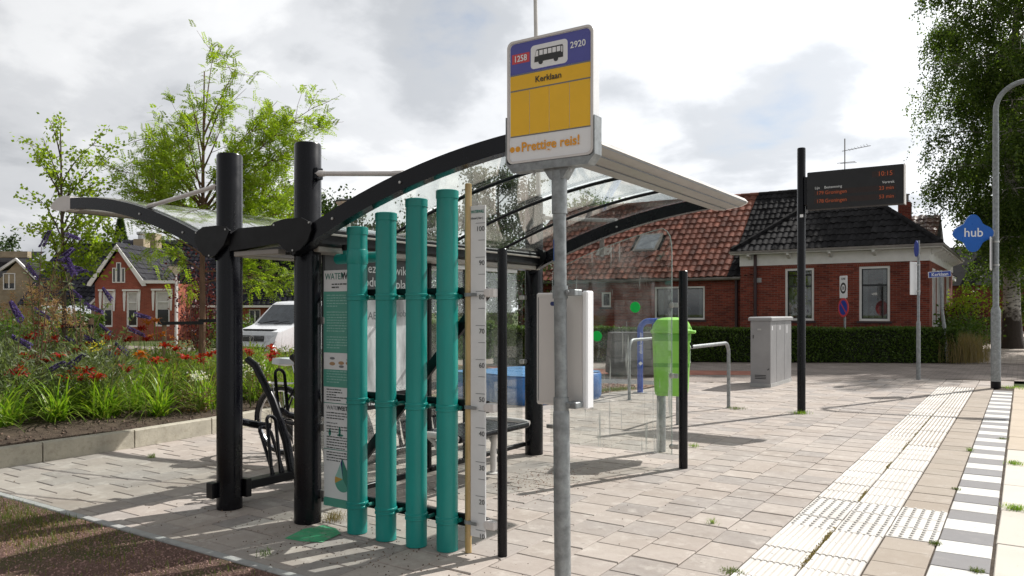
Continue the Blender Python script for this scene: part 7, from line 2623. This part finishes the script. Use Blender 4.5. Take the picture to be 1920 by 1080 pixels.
ZB = 12.2
pb = atz(125, 0, ZB)
def loc_endb(px, py, dZ=0.0):
    e = atz(px, py, ZB + dZ)
    return (e[0] - pb[0], e[1] - pb[1], e[2] - .3)
rngB = np.random.default_rng(72)
limbsB = [(z, *loc_endb(px, py, dZ), nt) for z, px, py, dZ, nt in (
    (3.6, 92, 225, .1, 3), (3.2, 80, 258, -.1, 4), (3.0, 65, 295, .1, 4), (3.2, 180, 268, .1, 4), (2.9, 185, 305, -.1, 4), (2.7, 100, 320, .2, 5), (2.5, 175, 345, -.2, 6), (2.3, 75, 375, .2, 5), (2.4, 205, 355, .2, 5),
    (2.2, 165, 385, -.3, 7), (1.9, 85, 420, .3, 8), (1.9, 185, 415, -.2, 9), (1.8, 215, 440, .2, 8), (1.6, 100, 450, -.3, 8), (1.6, 195, 465, .3, 9), (1.4, 90, 490, .2, 7), (1.5, 170, 490, -.2, 7), (2.6, 140, 330, 0, 5), (1.8, 150, 420, .4, 8))]
mbB, nB, dB = limb_tree(72, 4.1, limbsB, .05, 8, .40, rngB)
n_ = 3600
ix = rngB.integers(0, len(nB), n_)
PB = nB[ix] + rngB.normal(0, .045, (n_, 3))
VB = leaf_quads(PB, dB[ix] * .5 + rngB.normal(0, .8, (n_, 3)), rngB.uniform(.6, 1.1, n_) * .072, rngB.uniform(.7, 1.1, n_) * .05, rngB)
tree_obj('young_tree', 'sparse small-leaved young tree at the left end of the bed', (pb[0], pb[1], .3), mbB, VB, mt['bark'], mt['lf_lime'])

stakes = [(atz(308, 0, 13.2), 1.08, 'timber tree stake left of the young tree trunk'), (atz(448, 0, 13.5), 1.08, 'timber tree stake hidden beside the front black column'),
          (atz(171, 0, 12.0), 1.15, 'timber tree stake beside the small-leaved young tree')]
for (x, y, _), h, lab in stakes:
    t = thing('tree_stake', lab, 'tree stake', (x, y, .2), group='timber stakes supporting the young trees')
    MB().lathe([(.038, 0), (.038, h - .02), (.03, h)], 0, 0, 12).build('stake', mt['stake'], t)
def strap(a, b_, z, lab):
    o = MB().hull([(a[0], a[1], z - .028), (a[0], a[1], z + .028), (b_[0], b_[1], z - .022), (b_[0], b_[1], z + .034), (a[0] + .006, a[1] - .008, z - .028), (a[0] + .006, a[1] - .008, z + .028), (b_[0] + .006, b_[1] - .008, z - .022), (b_[0] + .006, b_[1] - .008, z + .034)])
    m_ = o.build('tree_strap', mt['strap'])
    tag(m_, lab, 'strap', 'black straps tying the young trees')
strap(atz(300, 0, 13.12), atz(382, 0, 13.4), 1.25, 'black strap from left stake to the young tree trunk')
strap(atz(372, 0, 13.4), atz(452, 0, 13.4), 1.29, 'black strap running right from the trunk behind the front column')
strap(atz(122, 0, 12.0), atz(175, 0, 11.9), 1.22, 'black strap on the small-leaved young tree')


# ---- day lilies
def lily(seed, nleaf, h, spread):
    rng = np.random.default_rng(seed)
    quads = []
    for i in range(nleaf):
        a = rng.uniform(0, 2 * PI)
        el = rng.uniform(.55, 1.45)
        L = h * rng.uniform(.7, 1.25)
        d = np.array([math.cos(a) * math.cos(el), math.sin(a) * math.cos(el), math.sin(el)])
        p = np.array([rng.normal(0, .045), rng.normal(0, .045), 0])
        side = np.array([-math.sin(a), math.cos(a), 0])
        w0 = rng.uniform(.012, .020)
        prev, wp_ = p, w0
        n_ = 6
        for k in range(1, n_ + 1):
            t = k / n_
            d = d + np.array([math.cos(a) * .05, math.sin(a) * .05, -.20 * spread * t * 1.7])
            d /= np.linalg.norm(d)
            cur = prev + d * L / n_
            w1 = w0 * (1 - t ** 2.2) + .001
            quads.append([prev - side * wp_ * .5, prev + side * wp_ * .5, cur + side * w1 * .5, cur - side * w1 * .5])
            prev, wp_ = cur, w1
    return quads_mesh('leaves', np.array(quads), mt['lf_lily'])


def lily_flower():
    quads = []
    rng = np.random.default_rng(5)
    for i in range(6):
        a = i * PI / 3
        d = np.array([math.cos(a), math.sin(a), 0])
        s = np.array([-math.sin(a), math.cos(a), 0])
        w = .036 if i % 2 else .024
        P = [np.array([0, 0, 0]), d * .022 + [0, 0, .035], d * .062 + [0, 0, .050], d * .095 + [0, 0, .034]]
        W_ = [.006, w, w * .85, .004]
        for k in range(3):
            quads.append([P[k] - s * W_[k] * .5, P[k] + s * W_[k] * .5, P[k + 1] + s * W_[k + 1] * .5, P[k + 1] - s * W_[k + 1] * .5])
    return np.array(quads)


fl_red = quads_mesh('flower', lily_flower(), mt['fl_red'])
fl_or = quads_mesh('flower', lily_flower(), mt['fl_orange'])
lily_meshes = [lily(100 + i, 95, .60, 1.0) for i in range(4)]


def add_lily(x, y, label, s=1.0, flowers=(), group='day lilies in the bed', vi=0):
    z = soil_z(x, y) - .01
    t = thing('day_lily', label, 'day lily', (x, y, z), random.uniform(0, 6.28), group)
    t.rotation_euler = (0, 0, 0)
    o = link('leaves', lily_meshes[vi % 4], t)
    o.rotation_euler = (0, 0, random.uniform(0, 6.28))
    o.scale = (s, s, s)
    for (fx_, fy_, fz_, mesh) in flowers:
        st_ = MB().tube([(0, 0, 0), (fx_ * .4, fy_ * .4, fz_ * .55), (fx_, fy_, fz_)], [.005, .004, .003], 5).build('flower_stem', mt['lf_lily'], t)
        f_ = link('flower', mesh, st_)
        f_.location = (fx_, fy_, fz_ - .01)
        f_.rotation_euler = (random.uniform(-.5, .5), random.uniform(-.5, .5), random.uniform(0, 6))
        f_.scale = [random.uniform(.85, 1.25)] * 3
    return t


def zs(px, py):
    """bed position seen at this point of the ground"""
    x, y, _ = gnd(px, py, .2)
    return x, y


front = [(8, 803, 1.15, 'day lily clump at the left end of the front row'), (108, 796, 1.1, 'second day lily clump from the left along the concrete edge'),
         (207, 783, 1.05, 'third day lily clump from the left along the concrete edge'), (298, 778, 1.12, 'fourth day lily clump from the left, before the tree stake'),
         (385, 766, 1.1, 'fifth day lily clump, beside the front black column'), (478, 752, .9, 'day lily clump between the two black columns'), (545, 738, .9, 'day lily clump beside the second black column'),
         (-70, 812, 1.1, 'day lily clump just beyond the left picture edge')]
for i, (px, py, s, lab) in enumerate(front):
    x, y = zs(px, py)
    add_lily(x, y, lab, s, (), vi=i)
# flowering lilies at surveyed flower heads
heads = [(25, 700, 8.9, 'r'), (93, 675, 9.6, 'r'), (133, 700, 9.2, 'r'), (172, 708, 9.0, 'r'), (243, 693, 9.6, 'r'), (262, 665, 10.5, 'o'), (295, 675, 11.0, 'r'), (350, 672, 10.8, 'r'), (392, 668, 10.6, 'r'),
         (508, 653, 11.5, 'r'), (505, 668, 11.2, 'r'), (462, 658, 11.6, 'r'), (200, 637, 11.5, 'r'), (235, 640, 12.0, 'r'), (262, 618, 12.5, 'r'), (290, 602, 12.8, 'o'), (80, 612, 11.5, 'r'), (55, 632, 11.0, 'r'),
         (270, 632, 12.2, 'r'), (128, 610, 12.2, 'r'), (178, 706, 8.9, 'r'), (60, 668, 9.8, 'r'), (215, 660, 10.6, 'r'), (150, 655, 10.4, 'r'), (320, 648, 11.4, 'r'), (300, 630, 12.0, 'o'), (108, 640, 11.0, 'r')]
for i, (px, py, Z, c_) in enumerate(heads):
    x, y, z = atz(px, py, Z)
    if x > edge_x(y) - .3:
        x = edge_x(y) - .35
    bx_, by_ = x + random.uniform(-.08, .08), y + random.uniform(-.08, .08)
    h = max(.25, z - soil_z(bx_, by_))
    mesh = fl_red if c_ == 'r' else fl_or
    fls = [(x - bx_, y - by_, h, mesh), (x - bx_ + random.uniform(-.1, .1), y - by_ + random.uniform(-.1, .1), h + random.uniform(-.06, .05), mesh)]
    fls += [(x - bx_ + random.uniform(-.12, .12), y - by_ + random.uniform(-.12, .12), h + random.uniform(-.08, .06), mesh) for _ in range(2)]
    add_lily(bx_, by_, 'red flowered day lily deeper in the bed' if c_ == 'r' else 'orange flowered day lily deeper in the bed', .95, fls, 'flowering day lilies' if c_ == 'r' else 'orange day lilies', vi=i)
# more leaf clumps
rl = random.Random(4)
for i in range(22):
    px, py = rl.uniform(0, 560), rl.uniform(690, 745)
    x, y = zs(px, py)
    add_lily(x, y, 'leafy day lily clump in the middle of the bed', rl.uniform(.75, 1.05), (), 'plain day lilies mid bed', vi=i)


# ---- silvery and mixed perennials
def bush_mesh(seed, n, R, H, L, W, mat, up=.5):
    rng = np.random.default_rng(seed)
    a = rng.uniform(0, 2 * PI, n)
    f = rng.uniform(0, 1, n)
    r = R * np.sqrt(rng.uniform(0, 1, n)) * (.55 + .6 * f)
    P = np.stack([r * np.cos(a), r * np.sin(a), H * f * (1.1 - .45 * (r / (R * 1.15)) ** 2)], 1)
    D = np.stack([np.cos(a), np.sin(a), np.full(n, up)], 1) + rng.normal(0, .6, (n, 3))
    return quads_mesh('foliage', leaf_quads(P, D, rng.uniform(.6, 1.2, n) * L, rng.uniform(.7, 1.1, n) * W, rng), mat)


stem_mb = MB()
rs_ = np.random.default_rng(8)
for i in range(12):
    a = rs_.uniform(0, 6.28)
    pth, _ = branch_path((0, 0, 0), (math.cos(a) * .4, math.sin(a) * .4, 1), .62, 4, .12, rs_)
    stem_mb.tube(pth, [.006, .005, .004, .003, .002], 4)
stem_me = stem_mb.mesh('stems', mt['lf_peren'], True, False)
kinds = {'silver': [bush_mesh(200 + i, 620, .34, .62, .075, .018, mt['lf_silver'], .7) for i in range(3)],
         'peren': [bush_mesh(210 + i, 520, .30, .42, .06, .028, mt['lf_peren']) for i in range(3)],
         'rust': [bush_mesh(220 + i, 520, .28, .38, .045, .022, M_leaf('rust_leaf', [(0.17, 0.10, 0.06), (0.20, 0.13, 0.08), (0.12, 0.12, 0.04)], .35)) for i in range(2)]}


def add_bush(x, y, kind, label, s, group, vi=0, name='perennial'):
    t = thing(name, label, 'perennial', (x, y, soil_z(x, y) - .02), 0, group)
    o = link('foliage', kinds[kind][vi % len(kinds[kind])], t)
    o.scale = (s, s, s * rl.uniform(.85, 1.15))
    o.rotation_euler = (0, 0, rl.uniform(0, 6.28))
    o2 = link('stems', stem_me, t)
    o2.scale = (s, s, s * .8)
    return t


for i in range(34):
    px, Z = rl.uniform(-40, 205), rl.uniform(8.8, 12.8)
    x, y, _ = atz(px, 0, Z)
    if x < edge_x(y) - .55:
        add_bush(x, y, 'silver', 'silvery narrow-leaved perennial among the purple spikes', rl.uniform(.85, 1.4), 'silver leaved perennials', i)
for i in range(52):
    px, Z = rl.uniform(-60, 690), rl.uniform(9.4, 15.5)
    x, y, _ = atz(px, 0, Z)
    if x < edge_x(y) - .55 and y < 13.6:
        add_bush(x, y, 'peren', 'low green perennial filling the bed', rl.uniform(.85, 1.35), 'green perennials', i)
for i in range(16):
    px, Z = rl.uniform(300, 620), rl.uniform(9.6, 13.0)
    x, y, _ = atz(px, 0, Z)
    if x < edge_x(y) - .55 and y < 13.6:
        add_bush(x, y, 'rust', 'rusty brown perennial near the black columns', rl.uniform(.8, 1.2), 'rust coloured perennials', i)

# tall grass tufts in the bed
tg = blades_mesh('blades', np.random.default_rng(9).normal(0, .06, (220, 3)) * [1, 1, 0], .62, .007, .55, mt['lf_lily'], np.random.default_rng(9))
for px, Z, lab, s in ((545, 10.4, 'tall ornamental grass in front of the white van', 1.0), (265, 11.2, 'ornamental grass behind the fourth day lily', .9), (400, 12.2, 'ornamental grass right of the young tree trunk', .95), (500, 12.6, 'ornamental grass below the van bonnet', .85), (330, 12.6, 'ornamental grass between stake and trunk', .8)):
    x, y, _ = atz(px, 0, Z)
    t = thing('ornamental_grass', lab, 'ornamental grass', (x, y, soil_z(x, y)), 0, 'ornamental grasses in the bed')
    o = link('blades', tg, t)
    o.scale = (s, s, s)


rw = np.random.default_rng(31)
q = np.array([atz(a, 0, b_)[:2] for a, b_ in zip(rw.uniform(-40, 600, 700), rw.uniform(9.0, 14.0, 700))])
q = np.array([(a, b_, soil_z(a, b_)) for a, b_ in q if a < edge_x(b_) - .5 and b_ < 13.5])
o = link('wispy_stems', blades_mesh('wispy_stems', q, .95, .006, .45, mt['lf_dry'], rw))
tag(o, 'thin dry flower stems tangled through the bed', 'stems', kind='stuff')


# ---- butterfly bushes with purple spikes
def spike(seed, L=.27):
    rng = np.random.default_rng(seed)
    n = 520
    t = rng.uniform(0, 1, n)
    bend = .45
    r = .034 * (1 - .72 * t) * np.sqrt(rng.uniform(.3, 1, n)) + .003
    a = rng.uniform(0, 2 * PI, n)
    P = np.stack([L * np.sin(t * bend * 1.3) / 1.0, r * np.cos(a), L * t * np.cos(t * bend * .9)], 1)
    P[:, 0] += r * np.sin(a)
    D = np.stack([np.sin(a), np.cos(a), np.full(n, .3)], 1)
    return quads_mesh('flower_spike', leaf_quads(P, D, .022, .02, rng), mt['fl_purple'])


spikes = [spike(300 + i) for i in range(4)]
bud = [((70, 470), 9.6), ((150, 560), 10.4), ((215, 620), 10.6), ((30, 520), 9.0)]
sp_pos = [[(78, 463, 8), (125, 440, 75), (50, 497, 110), (140, 517, 60), (112, 490, 25)],
          [(152, 560, 75), (160, 572, 80), (128, 512, 50), (210, 563, 70), (65, 580, 95), (118, 500, 65)],
          [(208, 625, 80), (238, 615, 85), (158, 632, 80), (152, 650, 85), (255, 590, 70), (200, 660, 90), (240, 663, 80)],
          [(40, 600, 70), (92, 695, 30), (125, 690, 20), (60, 650, 90)]]
labs = ['tall butterfly bush with purple spikes at the left', 'butterfly bush with drooping purple spikes before the gable', 'low butterfly bush with dark purple spikes near the tree stake', 'butterfly bush with few purple spikes at the left edge']
for bi_, ((cpx, cZ), plist, lab) in enumerate(zip(bud, sp_pos, labs)):
    bxp, byp, _ = atz(cpx[0], 0, cZ)
    z0 = soil_z(bxp, byp)
    t = thing('butterfly_bush', lab, 'butterfly bush', (bxp, byp, z0))
    stems, leavesP, leavesD = MB(), [], []
    rng = np.random.default_rng(400 + bi_)
    for k, (px, py, tilt) in enumerate(plist):
        e = np.array(atz(px, py, cZ + rng.uniform(-.4, .4))) - np.array([bxp, byp, z0])
        m1 = np.array([e[0] * .25, e[1] * .25, max(.1, e[2]) * .8])
        pts = [(1 - u) ** 2 * np.array([0, 0, 0.]) + 2 * u * (1 - u) * m1 + u * u * e for u in np.linspace(0, 1, 8)]
        stems.tube(pts, [.008 * (1 - .6 * j / 7) for j in range(8)], 5)
        for j in range(30):
            q, qd = along(pts, rng.uniform(.2, .96))
            leavesP.append(q)
            leavesD.append(rng.normal(0, 1, 3) + [0, 0, .1])
        o = link('flower_spike', spikes[k % 4], t)
        o.location = e
        o.rotation_euler = (0, math.radians(tilt * (1 if k % 3 else -1)), TH + rng.uniform(-.5, .5))
        s_ = rng.uniform(.65, .95)
        o.scale = (s_, s_, s_)
    stems.build('stems', mt['bark_red'], t, True, False)
    link('leaves', quads_mesh('leaves', leaf_quads(np.array(leavesP), np.array(leavesD), .095, .024, rng), mt['lf_silver']), t)

# ---- peach plumes and yellow flowers
for i, (px, py, Z) in enumerate(((80, 558, 11.6), (105, 580, 11.2), (60, 590, 11.4), (118, 605, 11.0), (30, 580, 11.6), (90, 545, 12.0))):
    x, y, z = atz(px, py, Z)
    rng = np.random.default_rng(500 + i)
    z0 = soil_z(x, y)
    t = thing('plume_flower', 'peach coloured feathery plume plant behind the butterfly bushes', 'perennial', (x, y, z0), 0, 'peach plume plants')
    st_ = MB()
    P, D = [], []
    for k in range(5):
        e = np.array([rng.normal(0, .13), rng.normal(0, .13), z - z0 + rng.normal(0, .08)])
        st_.tube([(0, 0, 0), tuple(e * .5), tuple(e)], [.006, .004, .003], 4)
        for j in range(120):
            u = rng.uniform(0, 1)
            P.append(e + np.array([rng.normal(0, .06 * (1 - .5 * u)), rng.normal(0, .06 * (1 - .5 * u)), -.12 + .26 * u]))
            D.append(rng.normal(0, 1, 3) + [0, 0, .4])
    st_.build('stems', mt['bark_red'], t, True, False)
    link('blossom', quads_mesh('blossom', leaf_quads(np.array(P), np.array(D), .035, .012, rng), mt['fl_peach']), t)
for i, (px, py, Z, mk, lab, rr2) in enumerate(((176, 650, 10.2, 'fl_yellow', 'yellow flower cluster in the middle of the bed', .07), (95, 608, 13.5, 'fl_yellow', 'pale yellow flowers behind the plumes', .12), (130, 610, 13.2, 'fl_yellow', 'pale yellow flowers beside the timber stake', .10),
                                               (335, 640, 13.5, 'fl_orange', 'small orange flowers left of the trunk', .16), (372, 705, 9.6, 'fl_white', 'tiny white flowers above the fifth day lily', .05), (470, 690, 10.2, 'fl_white', 'tiny white flowers between the columns', .10))):
    x, y, z = atz(px, py, Z)
    rng = np.random.default_rng(600 + i)
    z0 = soil_z(x, y)
    t = thing('flower_cluster', lab, 'flowers', (x, y, z0))
    n = 60
    P = rng.normal(0, rr2, (n, 3)) * [1, 1, .6] + [0, 0, z - z0]
    link('blossom', quads_mesh('blossom', leaf_quads(P, rng.normal(0, 1, (n, 3)) + [0, 0, .5], .03, .026, rng), mt[mk]), t)
    s_ = MB()
    for k in range(10):
        s_.tube([(0, 0, 0), tuple(P[k])], .003, 4)
    s_.build('stems', mt['lf_peren'], t, True, False)

# rough grass beyond the bed and behind the shelter
rgx = np.random.default_rng(77)
q = np.stack([rgx.uniform(-26, -12.0, 9000), rgx.uniform(12.5, 24, 9000)], 1)
q = q[(q[:, 1] > 24 + (q[:, 0] + 12) * .1) | ((q[:, 0] < -15) & (q[:, 1] < 16))]
o = link('rough_grass', blades_mesh('rough_grass', np.concatenate([q, np.full((len(q), 1), -.08)], 1), .35, .02, .8, mt['lf_grass'], rgx))
tag(o, 'rough green grass beyond the planting bed', 'grass', kind='stuff')
